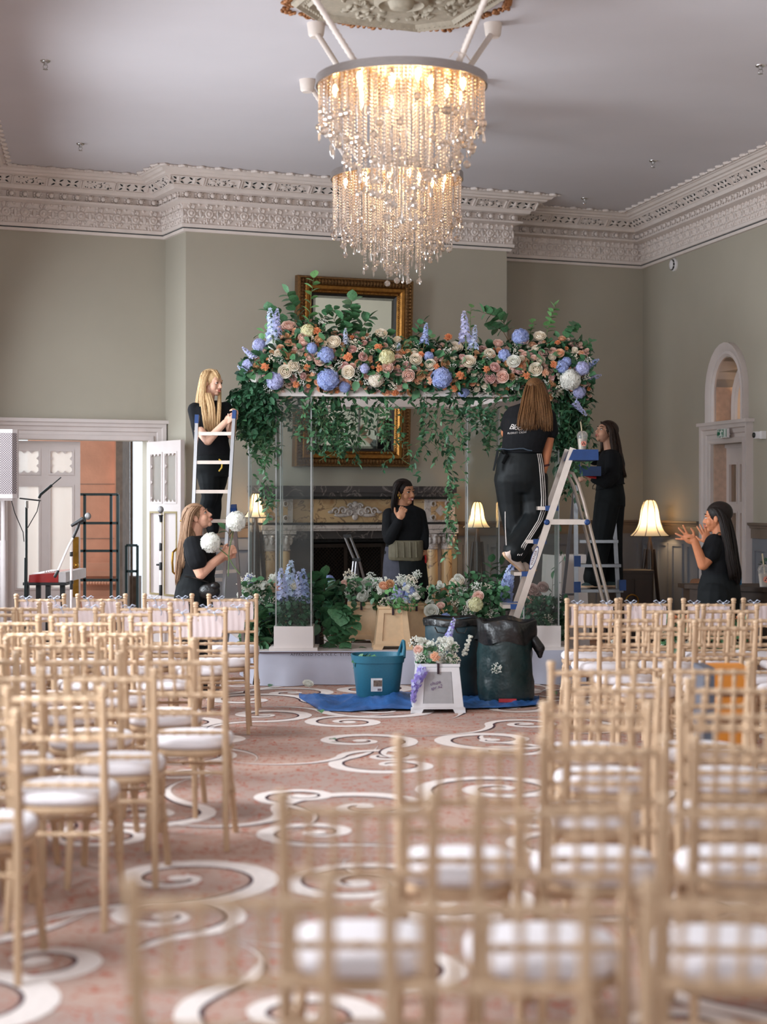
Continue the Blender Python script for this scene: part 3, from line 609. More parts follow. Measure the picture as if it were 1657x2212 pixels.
def rim(off, step, fn):
    for (x, z, ex, ez) in ((mx0 + off, mzb + off, 1, 0), (mx0 + off, mzt - off, 1, 0), (mx0 + off, mzb + off, 0, 1), (mx1 - off, mzb + off, 0, 1)):
        L = (mx1 - mx0 - 2 * off) if ex else (mzt - mzb - 2 * off); n = int(L / step)
        for i in range(n + 1): fn(x + ex * L * i / n, z + ez * L * i / n, ex)
def leafbump(x, z, ex): q.ell((x, -.098, z), (.013, .016, .032) if ex else (.032, .016, .013), None, 6, 4); q.ell((x + .018 * ex, -.09, z + .018 * (1 - ex)), (.008, .012, .02) if ex else (.02, .012, .008), None, 5, 3)
rim(.055, .036, leafbump); stuff(q.build('carved_leaves', m_bronze, mr))
q = MB(); rim(.157, .02, lambda x, z, ex: q.ell((x, -.068, z), (.0075,) * 3, None, 6, 4)); stuff(q.build('frame_beading', m_gold, mr))
q = MB(); q.b2((mx0 + .2, -.03, mzb + .2), (mx1 - .2, -.02, mzt - .2)); q.build('mirror_glass', mat('mirror_silver', (232, 236, 230), .02, 1, var=0), mr, None)
# ---------------------------------------------------------------- ceiling rose
m_putty = mat('putty_plaster', (176, 164, 146), .7, var=.12, scale=20); m_ogilt = mat('dull_gilt_leaf', (158, 104, 62), .5, .3, var=.25)
cr = thing('ceiling_rose', 'ornate octagonal plaster ceiling rose with gilt leaf edging above the front chandelier', 'ceiling rose', (.12, 11.2, HC), WC.rz)
cr.scale = (.77, .77, 1)
def octo(r, k=.62): return [(r, r * k), (r * k, r), (-r * k, r), (-r, r * k), (-r, -r * k), (-r * k, -r), (r * k, -r), (r, -r * k)]
mb = MB(); mb.loft([[(x, y, z) for x, y in octo(r)] for r, z in ((.84, 0), (.84, -.03), (.80, -.05), (.77, -.03), (.72, -.03), (.70, -.055), (.67, -.03), (.3, -.03))], cap=True); mb.build('panel', m_putty, cr, None)
mb = MB(); mb.lathe([(.24, -.03), (.24, -.06), (.20, -.075), (.17, -.05), (.12, -.05), (.10, -.09), (.05, -.1), (.004, -.1)], 28)
rr = random.Random(5)
for k in range(120):
    a = rr.uniform(0, 6.28); r = rr.uniform(.27, .63); mb.ell((r * math.cos(a), r * math.sin(a), -.035), (.045, .02, .02), Rz(rr.uniform(0, 3.1)), 6, 4)
P8 = octo(.745)
for i in range(8):
    a, b = Vector(P8[i]), Vector(P8[(i + 1) % 8]); n = int((b - a).length / .045)
    for j in range(n): p = a.lerp(b, (j + .5) / n); mb.ell((p.x, p.y, -.034), (.015, .015, .014), None, 6, 4)
stuff(mb.build('relief', m_putty, cr, 60))
mb = MB(); P8 = octo(.88)
for i in range(8):
    a, b = Vector(P8[i]), Vector(P8[(i + 1) % 8]); n = int((b - a).length / .05); ou = ((a + b) / 2).normalized()
    for j in range(n + 1):
        u = (j / n - .5) * 2; p = a.lerp(b, j / n) + ou * (.02 + (.13 if i % 2 == 1 else .16) * max(0, 1 - abs(u) * 1.6)) * rr.uniform(.5, 1.1)
        mb.ell((p.x, p.y, -.012), (.035, .018, .016), Rz(rr.uniform(0, 3.1)), 6, 4); mb.ell((p.x * .97, p.y * .97, -.012), (.025, .018, .014), Rz(rr.uniform(0, 3.1)), 6, 4)
stuff(mb.build('gilt_leaves', m_ogilt, cr, 60))
# ---------------------------------------------------------------- two crystal chandeliers
m_band = mat('brushed_nickel_band', (176, 168, 164), .35, .9, var=.08, stretch=(1, 1, 12)); m_bin = mat('warm_mirror_plate', (196, 158, 110), .25, .9)
m_wpaint = mat('white_hanging_tube', (224, 210, 200), .5, var=.04)
def crystal():
    m = bpy.data.materials.new('cut_crystal'); m.use_nodes = True; nt = m.node_tree; L = nt.links.new; nt.nodes.remove(nt.nodes['Principled BSDF']); out = nt.nodes['Material Output']
    oi = nt.nodes.new('ShaderNodeNewGeometry'); t = nt.nodes.new('ShaderNodeBsdfTransparent'); t.inputs[0].default_value = (.96, .93, .92, 1)
    g = nt.nodes.new('ShaderNodeBsdfGlossy'); g.inputs[0].default_value = (1, .97, .95, 1); g.inputs['Roughness'].default_value = .08
    tl = nt.nodes.new('ShaderNodeBsdfTranslucent'); tl.inputs[0].default_value = (1, .93, .86, 1)
    fr = nt.nodes.new('ShaderNodeFresnel'); fr.inputs[0].default_value = 1.7
    a = nt.nodes.new('ShaderNodeMixShader'); a.inputs[0].default_value = .30; L(t.outputs[0], a.inputs[1]); L(tl.outputs[0], a.inputs[2])
    ad = nt.nodes.new('ShaderNodeMath'); ad.operation = 'ADD'; ad.inputs[1].default_value = .14; L(fr.outputs[0], ad.inputs[0])
    b = nt.nodes.new('ShaderNodeMixShader'); L(ad.outputs[0], b.inputs[0]); L(a.outputs[0], b.inputs[1]); L(g.outputs[0], b.inputs[2]); L(b.outputs[0], out.inputs[0]); return m
m_cry = crystal()
m_bulb = mat('candle_bulb_glow', (255, 226, 180), .3, emit=(255, 205, 140), estr=34)
def strand(n, end):
    mb = MB(); r = .0088; p = .024
    for i in range(n): mb.lathe([(r * .3, -r), (r, -r * .2), (r * .8, r * .6), (r * .2, r)], 6, (0, 0, -.02 - i * p)); mb.tube([(0, 0, -.02 - i * p - r), (0, 0, -.02 - i * p - p + r)], .0012, 3, cap=False)
    z = -.02 - n * p
    if end == 0: mb.lathe([(.002, z), (.006, z - .02), (.011, z - .05), (.009, z - .062), (.001, z - .07)], 7)
    elif end == 1: mb.ell((0, 0, z - .03), (.026, .026, .027), nu=10, nv=7); mb.lathe([(.003, z + .004), (.006, z - .006)], 5)
    else: mb.lathe([(.002, z), (.008, z - .012), (.008, z - .05), (.001, z - .075)], 6)
    return mb.mesh('crystal_strand', m_cry, None)
STR = {(k, e): strand(k, e) for k in (8, 11, 14, 17, 20, 23, 26, 29, 32, 36) for e in (0, 1, 2)}
KS = sorted({k for k, e in STR})
def chandelier(x, y, zr, label, rods, seed, R=.57, cut=0):
    c = thing('chandelier', label, 'chandelier', (x, y, zr), 0, 'crystal chandeliers')
    mb = MB(); mb.lathe([(R - .012, .0), (R, 0), (R, .056), (R - .012, .056), (R - .012, 0)], 72, cap=False); mb.build('ring_band', m_band, c, 40)
    mb = MB(); mb.lathe([(.02, .045), (R - .012, .045), (R - .012, .05), (.02, .05)], 64, cap=True); mb.build('mirror_plate', m_bin, c, 40)
    r = random.Random(seed)
    for rad, n, L in ((.545, 64, .46), (.47, 54, .55), (.38, 42, .64), (.29, 32, .73), (.20, 22, .81), (.10, 12, .88), (0, 1, .92)):
        for i in range(n):
            a = 2 * math.pi * i / n + r.uniform(-.03, .03); Lr = (L - cut * rad) * r.uniform(.82, 1.12) + (.06 if i % 3 == 0 else 0); k = min(KS, key=lambda q: abs(q * .024 - Lr + .06))
            link('crystal_strand', STR[(k, r.choice((0, 1, 1, 2)))], c, (rad * math.cos(a), rad * math.sin(a), .052), (0, 0, r.uniform(0, 6)))
    bm_ = None
    for i in range(14):
        a = 2 * math.pi * i / 14; rad = .44 if i % 2 else .30; p = (rad * math.cos(a), rad * math.sin(a), .05)
        mb = MB(); mb.lathe([(.014, .0), (.014, -.03), (.008, -.034)], 10, p); h = mb.build('lamp_holder', m_band, c)
        mb = MB(); mb.lathe([(.009, -.034), (.018, -.055), (.019, -.07), (.012, -.095), (.002, -.12)], 12, p); mb.build('candle_bulb', m_bulb, h)
    l = bpy.data.lights.new('chandelier_light', 'POINT'); l.energy = 26; l.color = (1, .74, .46); l.shadow_soft_size = .25; o = bpy.data.objects.new('chandelier_light', l); COL.objects.link(o); o.parent = c; o.location = (0, 0, -.12)
    for q0, q1 in rods:
        p0 = Vector(q0); p1 = Vector(q1); mb = MB(); d = (p1 - p0); N = 46
        pts = [p0.lerp(p1, i / N) for i in range(N + 1)]; mb.tube(pts, [.0225 if i % 2 else .0175 for i in range(N + 1)], 10); mb.build('hanging_tube', m_wpaint, c, 80)
        mb = MB(); ax = Vector((0, 0, 1)); mb.lathe([(.042, -.10), (.055, -.085), (.066, -.0), (.066, 0)], 18, (p1.x, p1.y, HC - zr)); mb.build('ceiling_cup', m_wpaint, c)
    for s_ in (-1,):
        mb = MB(); mb.tube([(.30, -.46, .075), (.33, -.47, .11), (.40, -.45, .10), (.44, -.36, .075)], .004, 6); mb.build('lead_wire', m_wpaint, c)
    return c
RODS = [((-.33, .30, .06), (-.60, .82, HC - 4.36 - .06)), ((.36, .30, .06), (.66, .82, HC - 4.36 - .06)), ((-.30, -.40, .06), (-.73, -.85, HC - 4.36 - .03)), ((.36, -.40, .06), (.63, -.85, HC - 4.36 - .03))]
chandelier(.12, 11.05, 4.36, 'front crystal chandelier, its wide metal ring nearest the ceiling rose', RODS, 1, cut=.26)
chandelier(.115, 14.3, 4.375, 'rear crystal chandelier, lower in view, its drops hanging before the mirror top', RODS, 2)
# ---------------------------------------------------------------- chiavari chairs
m_lime = mat('limewashed_beech', (200, 168, 136), .5, var=.10, scale=14, stretch=(1, 1, .25), bump=.05)
m_pad = mat('white_seat_pad', (224, 216, 218), .85, var=.02, bump=.04, sheen=.2); m_sash = mat('pink_sash_voile', (226, 208, 206), .8, var=.03); m_bow = mat('pale_blue_ribbon', (206, 214, 232), .6, var=.05)
def turned(mb, a, b, r, rings, n=8):
    a = Vector(a); b = Vector(b); d = b - a; L = d.length; us = [0]; rs = [r]
    for u in rings: e = .006 / L; us += [u - 2 * e, u - e, u + e, u + 2 * e]; rs += [r, r * 1.28, r * 1.28, r]
    us.append(1); rs.append(r); mb.tube([a + d * u for u in us], rs, n)
def chair_meshes():
    M = {}
    w = .175                                         # half width at the back posts; origin on the floor midway between the rear feet; faces +Y
    for s, nm in ((-1, 'l'), (1, 'r')):
        mb = MB(); pts = [(s * (w + .008), -.03, 0), (s * w, .012, .22), (s * w, .025, .45), (s * w, .012, .62), (s * (w + .004), -.035, .885)]
        mb.tube(pts, [.0135, .0165, .0175, .016, .0145], 9)
        for z, k in ((.47, 2), (.56, 3), (.64, 3), (.72, 3), (.845, 3)):
            t = (z - .45) / .44; y = .025 - .06 * t * t if z > .45 else .025
            for q in (0, .012): mb.lathe([(.0165, z - .003 + q), (.0195, z + q), (.0165, z + .003 + q)], 9, (s * w, y, 0), cap=False)
        mb.lathe([(.0145, .883), (.019, .889), (.0145, .896), (.0195, .903), (.0185, .915), (.012, .921), (.001, .922)], 10, (s * (w + .004), -.036, 0)); M['post' + nm] = mb.mesh('back_post', m_lime, 50)
        mb = MB(); turned(mb, (s * .152, .37, .44), (s * .186, .425, 0), .0155, (.12, .16, .5, .54), 9); M['leg' + nm] = mb.mesh('front_leg', m_lime, 50)
        for i, z in enumerate((.315,)): mb = MB(); turned(mb, (s * .176, .02, z), (s * .159, .384, z), .0095, (.3, .7)); M['side%d' % i + nm] = mb.mesh('side_stretcher', m_lime, 50)
    for i, (a, y, z) in enumerate(((.158, .382, .345), (.176, .02, .355))): mb = MB(); turned(mb, (-a, y, z), (a, y, z), .0095, (.3, .7)); M['cross%d' % i] = mb.mesh('cross_stretcher', m_lime, 50)
    def yb(z): t = (z - .45) / .44; return .025 - .06 * t * t
    for k, (z, r) in enumerate(((.868, .0115), (.715, .0115), (.628, .0095), (.54, .0095))):
        mb = MB(); turned(mb, (-w, yb(z), z), (w, yb(z), z), r, (.17, .33, .5, .67, .83)); M['rail%d' % k] = mb.mesh('back_rail', m_lime, 50)
    for k in range(5):
        x = -w + 2 * w * (k + 1) / 6; mb = MB(); turned(mb, (x, yb(.868), .866), (x, yb(.715), .717), .0078, (.2, .8), 7); M['spin%d' % k] = mb.mesh('spindle', m_lime, 50)
    def seatring(s, z): return [(sx * s + 0, .205 + sy * s, z) for sx, sy in [(math.copysign(abs(math.cos(a)) ** .7, math.cos(a)) * (.19 + .012 * math.sin(a)), math.copysign(abs(math.sin(a)) ** .7, math.sin(a)) * .195) for a in [2 * math.pi * j / 28 for j in range(28)]]]
    mb = MB(); mb.loft([seatring(.93, .425), seatring(.98, .43), seatring(1, .442), seatring(.99, .455), seatring(.93, .46)]); M['seat'] = mb.mesh('seat', m_lime, 50)
    mb = MB(); mb.loft([seatring(.86, .459), seatring(.98, .463), seatring(1.02, .478), seatring(1.0, .498), seatring(.92, .512), seatring(.6, .523), seatring(.2, .526)]); M['pad'] = mb.mesh('seat_pad', m_pad, 180)
    mb = MB(); R_ = []
    for z in (.862, .82, .77, .722):
        R_.append([(-.15 * (1 - .04 * math.sin((.862 - z) * 20)) + .3 * j / 24, yb(z) - .013 - .004 * math.sin(j * 1.9 + z * 9), z) for j in range(25)])
    mb.loft(R_, cap=False, close=False); R2 = [[(x, y + .028, z) for x, y, z in r] for r in R_]; mb.loft(R2, cap=False, close=False); mb.loft([R_[0], R2[0]], cap=False, close=False); M['sash'] = mb.mesh('sash', m_sash, 60)
    mb = MB()
    for sx in (-.105, .105):
        mb.ell((sx, yb(.87) - .01, .884), (.008, .008, .008))
        for q in (-1, 1): mb.tube([(sx, yb(.87) - .01, .884), (sx + q * .025, yb(.87) - .012, .904), (sx + q * .045, yb(.87) - .012, .896), (sx + q * .028, yb(.87) - .012, .884), (sx, yb(.87) - .01, .882)], [.004, .009, .008, .006, .004], 6, flat=.4)
        mb.tube([(sx, yb(.87) - .014, .88), (sx + .018, yb(.87) - .022, .855), (sx + .012, yb(.87) - .022, .83)], [.005, .007, .007], 6, flat=.3)
    M['bow'] = mb.mesh('bow', m_bow, 60); return M
CM = chair_meshes()
def make_chair(sash):
    t = thing('chiavari_chair', 'x', 'chair')
    for k, me in CM.items():
        if k in ('sash', 'bow') and not sash: continue
        link(me.name.split('.')[0], me, t)
    return t
proto = {s: make_chair(s) for s in (0, 1)}; used = {0: 0, 1: 0}
LB = [(12.62, [-1.14, -1.63, -2.13, -2.59]), (11.55, [-1.12, -1.65, -2.12, -2.56]), (10.95, [-1.22, -1.71, -2.19, -2.6]), (10.15, [-1.35, -1.83, -2.28]), (9.3, [-1.49, -1.95]), (8.5, [-1.14, -1.64, -2.1]), (7.7, [-.905, -1.39, -1.87]), (6.92, [-1.13, -1.6]), (6.28, [-1.225, -1.7]), (5.52, [-1.395])]
RB = [(12.05, [1.5, 1.89, 2.34, 2.78]), (11.3, [1.48, 1.94, 2.35, 2.8]), (10.46, [1.53, 1.98, 2.42]), (9.75, [1.55, 2.0, 2.44]), (7.25, [.905, 1.41]), (6.55, [.895, 1.37]), (5.75, [.735, 1.2]), (4.95, [.225, .65, 1.1]), (3.95, [-.06, .40, .84]), (3.05, [-.28, .19, .66])]
ORD = ['front', 'second', 'third', 'fourth', 'fifth', 'sixth', 'seventh', 'eighth', 'ninth', 'back']
PLC = ['aisle chair', 'second chair from the aisle', 'third chair from the aisle', 'fourth chair from the aisle']
rc = random.Random(11)
for side, rows, grp in (('left', LB, 'chairs in the left block'), ('right', RB, 'chairs in the right block')):
    for ri, (d, xs) in enumerate(rows):
        for ci, x in enumerate(xs):
            sash = 1 if (ri == 0 or (side == 'left' and ri in (1, 2) and ci == 0) or (side == 'left' and ri == 1 and ci < 3)) else 0
            c = proto[sash] if not used[sash] else copy_tree(proto[sash]); used[sash] = 1
            c.location = (x, d + rc.uniform(-.03, .03), 0); c.rotation_euler = (0, 0, rc.uniform(-.05, .05) + (.03 if side == 'left' else -.02))
            c['group'] = grp; c['label'] = '%s of the %s row in the %s block, limewashed %s chair' % (PLC[ci], ORD[ri], side, 'sash-tied' if sash else 'chiavari')
# ---------------------------------------------------------------- stage
ZS = .294
m_cloth = mat('grey_white_stage_cloth', (196, 198, 214), .85, var=.04, scale=6, bump=.05); m_deck = mat('white_stage_deck', (206, 196, 192), .6, var=.06, scale=7)
u0 = W(553, 1480, 14.7); SX0, SX1, SY0 = u0.x, 1.80, 14.7
st = thing('stage', 'low white stage platform skirted in pale cloth, carrying the flower arch', 'stage', (0, 0, 0))
P_ = [(SX0, SY0), (SX1, SY0 + .12), (SX1 - .5, SY0 + 2.3), (SX0 - .42, SY0 + 2.05)]
mb = MB(); mb.loft([[(x, y, ZS - .05) for x, y in P_], [(x, y, ZS) for x, y in P_]]); mb.build('deck', m_deck, st, None)
mb = MB(); rings = [[], [], [], []]
N = 150
for i in range(N + 1):
    u = i / N; x = SX0 + (SX1 - SX0) * u; y = SY0 + .12 * u; f = .018 * math.sin(u * 23) + .012 * math.sin(u * 57 + 1) + .05 * max(0, 1 - abs(u - .09) * 11)
    for k, (z, o) in enumerate(((ZS + .004, .0), (ZS - .06, .006), (.12, .022 + f * .6), (.004, .045 + f * 1.6))): rings[k].append((x, y - o, z))
mb.loft(rings, cap=False, close=False)
side = [[], [], []]
for i in range(31):
    u = i / 30; x = SX0 - .42 * u; y = SY0 + 2.05 * u
    for k, (z, o) in enumerate(((ZS + .004, .0), (.14, .012 + .01 * math.sin(u * 20)), (.004, .03 + .014 * math.sin(u * 20)))): side[k].append((x - o, y, z))
mb.loft(side, cap=False, close=False); mb.build('skirt_cloth', m_cloth, st, 180)
tp = MB(); tp.b2((SX0 + .03, SY0 - .016, ZS - .012), (SX0 + 1.15, SY0 - .004, ZS - .003)); tp.build('tape_edge', mat('plum_tape', (82, 60, 64), .7), st, None)
me = text_mesh('APPROVED FOR N.E.C. E1100', .034, .0006, space=1.25); me.materials.append(mat('print_grey', (70, 66, 72), .8)); me.transform(Matrix.Rotation(math.pi / 2, 4, 'X')); link('printed_text', me, st, (-.55, SY0 - .012, ZS - .024))
# ---------------------------------------------------------------- flower arch structure: white frame on four clear acrylic columns
m_acr = thinmat('clear_acrylic', (246, 248, 247), .016, .03, ior=1.14); m_acre = thinmat('acrylic_edge', (228, 232, 234), .32, .1)
m_wbox = mat('white_painted_board', (228, 218, 214), .55, var=.025, scale=4)
arch = thing('wedding_arch', 'white square-topped arch frame on four tall clear acrylic columns', 'arch', (0, 0, 0))
CWD = .315; YF, YR = 14.98, 16.55
corners = [(-.80, YF), (1.41, YF + .08), (-1.17, YR), (.985, YR + .08)]; ZB = 2.555
for cx, cy in corners:
    h = CWD / 2; mb = MB(); zt = ZS + .015
    base = MB(); base.b2((cx - .215, cy - .215, ZS), (cx + .215, cy + .215, ZS + .028)); base.b2((cx - .175, cy - .175, ZS + .028), (cx + .175, cy + .175, ZS + .215)); base.build('plinth', m_wbox, arch, None)
    z0, z1 = ZS + .215, ZB
    col = bpy.data.objects.new('acrylic_column', None); COL.objects.link(col); col.parent = arch
    for lo, hi in (((cx - h, cy - h, z0), (cx + h, cy - h + .008, z1)), ((cx - h, cy + h - .008, z0), (cx + h, cy + h, z1)), ((cx - h, cy - h + .008, z0), (cx - h + .008, cy + h - .008, z1)), ((cx + h - .008, cy - h + .008, z0), (cx + h, cy + h - .008, z1))):
        q = MB(); q.b2(lo, hi); q.build('acrylic_sheet', m_acr, col, None)
    q = MB()
    for sx in (-1, 1):
        for sy in (-1, 1): q.box((cx + sx * (h - .001), cy + sy * (h - .001), (z0 + z1) / 2), (.012, .012, z1 - z0 - .004))
    q.build('polished_edge', m_acre, col, None)
B = [Vector((*c, 0)) for c in corners]; hb = .175
def beam(a, b):
    d = (b - a).normalized(); n = Vector((-d.y, d.x, 0)); a = a - d * hb; b = b + d * hb; mb = MB()
    mb.loft([[(a + n * s).to_tuple()[:2] + (z,) for s, z in ((-hb, ZB), (hb, ZB), (hb, ZB + .12), (-hb, ZB + .12))], [(b + n * s).to_tuple()[:2] + (z,) for s, z in ((-hb, ZB), (hb, ZB), (hb, ZB + .12), (-hb, ZB + .12))]])
    mb.build('beam', m_wbox, arch, None)
beam(B[0], B[1]); beam(B[2], B[3])
for a, b in ((0, 2), (1, 3)): d = (B[b] - B[a]).normalized(); beam(B[a] + d * .36, B[b] - d * .36)
# ---------------------------------------------------------------- flowers: shared meshes
C_ = dict(cream=(255, 244, 230), blush=(254, 224, 212), peach=(250, 206, 174), orange=(244, 172, 124), mauve=(240, 206, 200), white=(248, 247, 240), blue=(180, 194, 238), lilac=(204, 206, 240), paleblue=(212, 222, 246), lime=(236, 232, 190), tan=(236, 196, 154), violet=(160, 146, 216))
def fm(c):
    q = C_[c.split('_')[0]]; q = tuple(v * .92 for v in q) if '_' in c else q; new = 'petal_' + c not in MATS; m = mat('petal_' + c, q, .65, var=.08, scale=40)
    if new:          # petals let light through
        nt = m.node_tree; L = nt.links.new; t = nt.nodes.new('ShaderNodeBsdfTranslucent'); t.inputs[0].default_value = lin(q) + (1,); x = nt.nodes.new('ShaderNodeMixShader'); x.inputs[0].default_value = .38
        L(nt.nodes['Principled BSDF'].outputs[0], x.inputs[1]); L(t.outputs[0], x.inputs[2]); L(x.outputs[0], nt.nodes['Material Output'].inputs[0])
    return m
m_leaf = mat('glossy_leaf', (74, 118, 80), .42, var=.35, scale=9); m_leafd = mat('dark_leaf', (54, 94, 66), .42, var=.35, scale=9); m_leafy = mat('fresh_leaf', (98, 146, 88), .5, var=.3, scale=9); m_stem = mat('green_stem', (88, 110, 66), .6); m_twig = mat('brown_twig', (104, 76, 54), .7)
def petal(mb, M, w, h, cup, m=0):
    vs = []; fs = []
    for i in range(4):
        v = i / 3; ww = w * (.45 + .75 * math.sin(math.pi * (.15 + .62 * v)))
        for j in range(3): u = j - 1; vs.append(M @ Vector((u * ww * .5, -cup * (1 - u * u) * math.sin(math.pi * min(1, v * .8)) + (.35 * cup * v * v if v > .8 else 0), h * v)))
    for i in range(3):
        for j in range(2): a = i * 3 + j; fs.append((a, a + 1, a + 4, a + 3))
    mb.add(vs, fs, m)
def rose_me(c):        # unit rose, radius 1, opening along +Z
    mb = MB(); mb.ell((0, 0, .22), (.2, .2, .42), None, 8, 6)
    for k, (n, r, tilt, w, h, cup) in enumerate(((4, .2, -.22, .46, .78, .12), (5, .36, -.1, .62, .84, .16), (6, .5, .16, .78, .88, .2), (7, .56, .55, .86, .92, .2), (8, .56, 1.0, .86, .95, .18))):
        for i in range(n): a = 2 * math.pi * i / n + k * .5; petal(mb, Matrix.Rotation(a, 4, 'Z') @ Matrix.Translation((0, -r * .5, -.15 + .02 * k)) @ Matrix.Rotation(tilt, 4, 'X'), w, h, cup)
    return mb.mesh('rose', fm(c), 60)
def carn_me(c):
    mb = MB(); r = random.Random(2)
    for k in range(95):
        a = r.uniform(0, 6.28); t = r.uniform(0, 1.35); M = Matrix.Rotation(a, 4, 'Z') @ Matrix.Rotation(t, 4, 'X') @ Matrix.Rotation(r.uniform(-.6, .6), 4, 'Z') @ Matrix.Translation((0, 0, .3)); w = .30; h = .62 * r.uniform(.75, 1.12)
        vs = [M @ Vector(p) for p in ((-.08, 0, 0), (.08, 0, 0), (-w / 2, .03, h * .8), (-w / 4, -.05, h), (0, .05, h * .9), (w / 4, -.05, h), (w / 2, .03, h * .8))]; mb.add(vs, [(0, 1, 6, 5, 4, 3, 2)])
    mb.ell((0, 0, .1), (.45, .45, .5), None, 8, 5); return mb.mesh('carnation', fm(c), None)
def floret(mb, M, s, n=4):
    for k in range(n): a = 2 * math.pi * k / n; q = M @ Matrix.Rotation(a, 4, 'Z'); mb.add([q @ Vector(p) for p in ((0, 0, 0), (s * .42, -s * .4, .12 * s), (s, 0, .05 * s), (s * .42, s * .4, .12 * s))], [(0, 1, 2, 3)])
def hyd_me(c, n=190):
    mb = MB()
    for k in range(n):
        z = 1 - 1.55 * (k + .5) / n; a = k * 2.39996; r = math.sqrt(max(0, 1 - z * z)); v = Vector((r * math.cos(a), r * math.sin(a), z)) * random.uniform(.86, 1.0)
        floret(mb, Matrix.Translation(v) @ v.to_track_quat('Z', 'Y').to_matrix().to_4x4() @ Matrix.Rotation(random.uniform(0, 1.5), 4, 'Z') @ Matrix.Rotation(random.uniform(-.5, .5), 4, 'X'), .245); mb.mi[-4:] = [random.choice((0, 0, 1))] * 4
    mb.ell((0, 0, 0), (.7, .7, .66), None, 10, 7, 1); return mb.mesh('hydrangea', [fm(c), fm(c + '_2')], None)
def delph_me(c, n=58):     # unit spike along +Z, height 1
    mb = MB(); mb.tube([(0, 0, -.35), (.01, 0, .4), (0, 0, 1)], [.014, .012, .006], 5, 1)
    r_ = random.Random(5)
    for k in range(n): u = k / n; a = k * 2.4 + r_.uniform(-.7, .7); r = .13 * (1 - u * .72) * r_.uniform(.6, 1.15); v = Vector((r * math.cos(a), r * math.sin(a), u * .98 + r_.uniform(-.03, .03))); floret(mb, Matrix.Translation(v) @ Vector((math.cos(a), math.sin(a), .35)).to_track_quat('Z', 'Y').to_matrix().to_4x4(), .085 * (1 - u * .5) * r_.uniform(.7, 1.2), 5)
    return mb.mesh('delphinium', [fm(c), m_stem], None)
def filler_me(c, n=56):
    mb = MB(); r = random.Random(4)
    for k in range(n):
        v = Vector((r.uniform(-1, 1), r.uniform(-1, 1), r.uniform(-.3, 1)))
        if v.length > 1.1: v = v * .7
        q_ = r.uniform(.09, .14); mb.ell(v, (q_, q_, q_), None, 5, 4)
        if k % 4 == 0: mb.tube([(0, 0, -.9), v], .018, 3, 1, cap=False)
    return mb.mesh('filler_sprig', [fm(c), m_stem], None)
def bud_me(c):
    mb = MB()
    for x, y, z, s in ((0, .1, .2, .62), (.72, .25, 0, .5), (-.62, .38, -.05, .52), (.12, -.72, -.1, .5)):
        B_ = Matrix.Translation((x, y, z - .1)) @ Matrix.Rotation(.5, 4, Vector((y, -x, .01))) @ Matrix.Scale(s * 1.12, 4)
        mb.ell(B_ @ Vector((0, 0, .25)), (s * .25, s * .25, s * .45), None, 6, 5)
        for k, (n, r, tilt, w, h, cup) in enumerate(((4, .3, -.15, .6, .8, .14), (5, .5, .2, .8, .88, .2), (6, .55, .75, .85, .9, .2))):
            for i in range(n): petal(mb, B_ @ Matrix.Rotation(2 * math.pi * i / n + k * .5, 4, 'Z') @ Matrix.Translation((0, -r * .5, -.15)) @ Matrix.Rotation(tilt, 4, 'X'), w, h, cup)
    return mb.mesh('spray_rose', fm(c), 60)
def spike(name, pts, r0, r1, cols, parent, n=70):
    """loose delphinium florets spiralling along a path of points"""
    r = random.Random(n + int(pts[0][0] * 100)); mb = MB(); P = [Vector(p) for p in pts]; mb.tube(P, [.005] * len(P), 5, 2)
    for k in range(n):
        u = k / (n - 1); x = u * (len(P) - 1); i = min(int(x), len(P) - 2); c = P[i].lerp(P[i + 1], x - i); t = (P[i + 1] - P[i]).normalized(); R = r0 + (r1 - r0) * u; o = t.orthogonal().normalized()
        d = (Matrix.Rotation(k * 2.4 + r.uniform(-.4, .4), 3, t) @ o); v = c + d * R * r.uniform(.5, 1.05); floret(mb, Matrix.Translation(v) @ (d + t * .3 + Vector((0, -.3, 0))).to_track_quat('Z', 'Y').to_matrix().to_4x4() @ Matrix.Rotation(r.uniform(0, 3), 4, 'Z'), R * r.uniform(.5, .72), 5); mb.mi[-5:] = [r.choice((0, 0, 1))] * 5
    return mb.build(name, [fm(cols[0]), fm(cols[1]), m_stem], parent, None)
FL = {}
for c in ('cream', 'blush', 'peach', 'mauve', 'white', 'tan'): FL['rose', c] = rose_me(c)
for c in ('orange', 'peach'): FL['carnation', c] = carn_me(c)
for c in ('blue', 'lilac', 'lime', 'white', 'cream'): FL['hydrangea', c] = hyd_me(c)
for c in ('blue', 'lilac', 'paleblue', 'violet'): FL['delphinium', c] = delph_me(c)
for c in ('white', 'cream'): FL['filler_sprig', c] = filler_me(c)
for c in ('blush', 'tan', 'peach', 'cream', 'mauve', 'white'): FL['spray_rose', c] = bud_me(c)
def leaf_geo(mb, M, L, w, fold=.12, m=0, curl=.15):
    vs = []; n = 4
    for i in range(n + 1):
        u = i / n; ww = w * math.sin(math.pi * min(1, .06 + u * .94)) ** .8 if i < n else 0; z = -curl * L * u * u
        vs += [M @ Vector((-ww, L * u, z + fold * ww * 2)), M @ Vector((0, L * u, z)), M @ Vector((ww, L * u, z + fold * ww * 2))]
    fs = []
    for i in range(n):
        for j in range(2): a = i * 3 + j; fs.append((a, a + 1, a + 4, a + 3))
    mb.add(vs, fs, m)
LEAF = {}
for nm, q in (('leaf', m_leaf), ('leafd', m_leafd), ('leafy', m_leafy)): mb = MB(); leaf_geo(mb, Matrix.Identity(4), 1, .34); LEAF[nm] = mb.mesh('leaf', q, 180)
rf = random.Random(31)
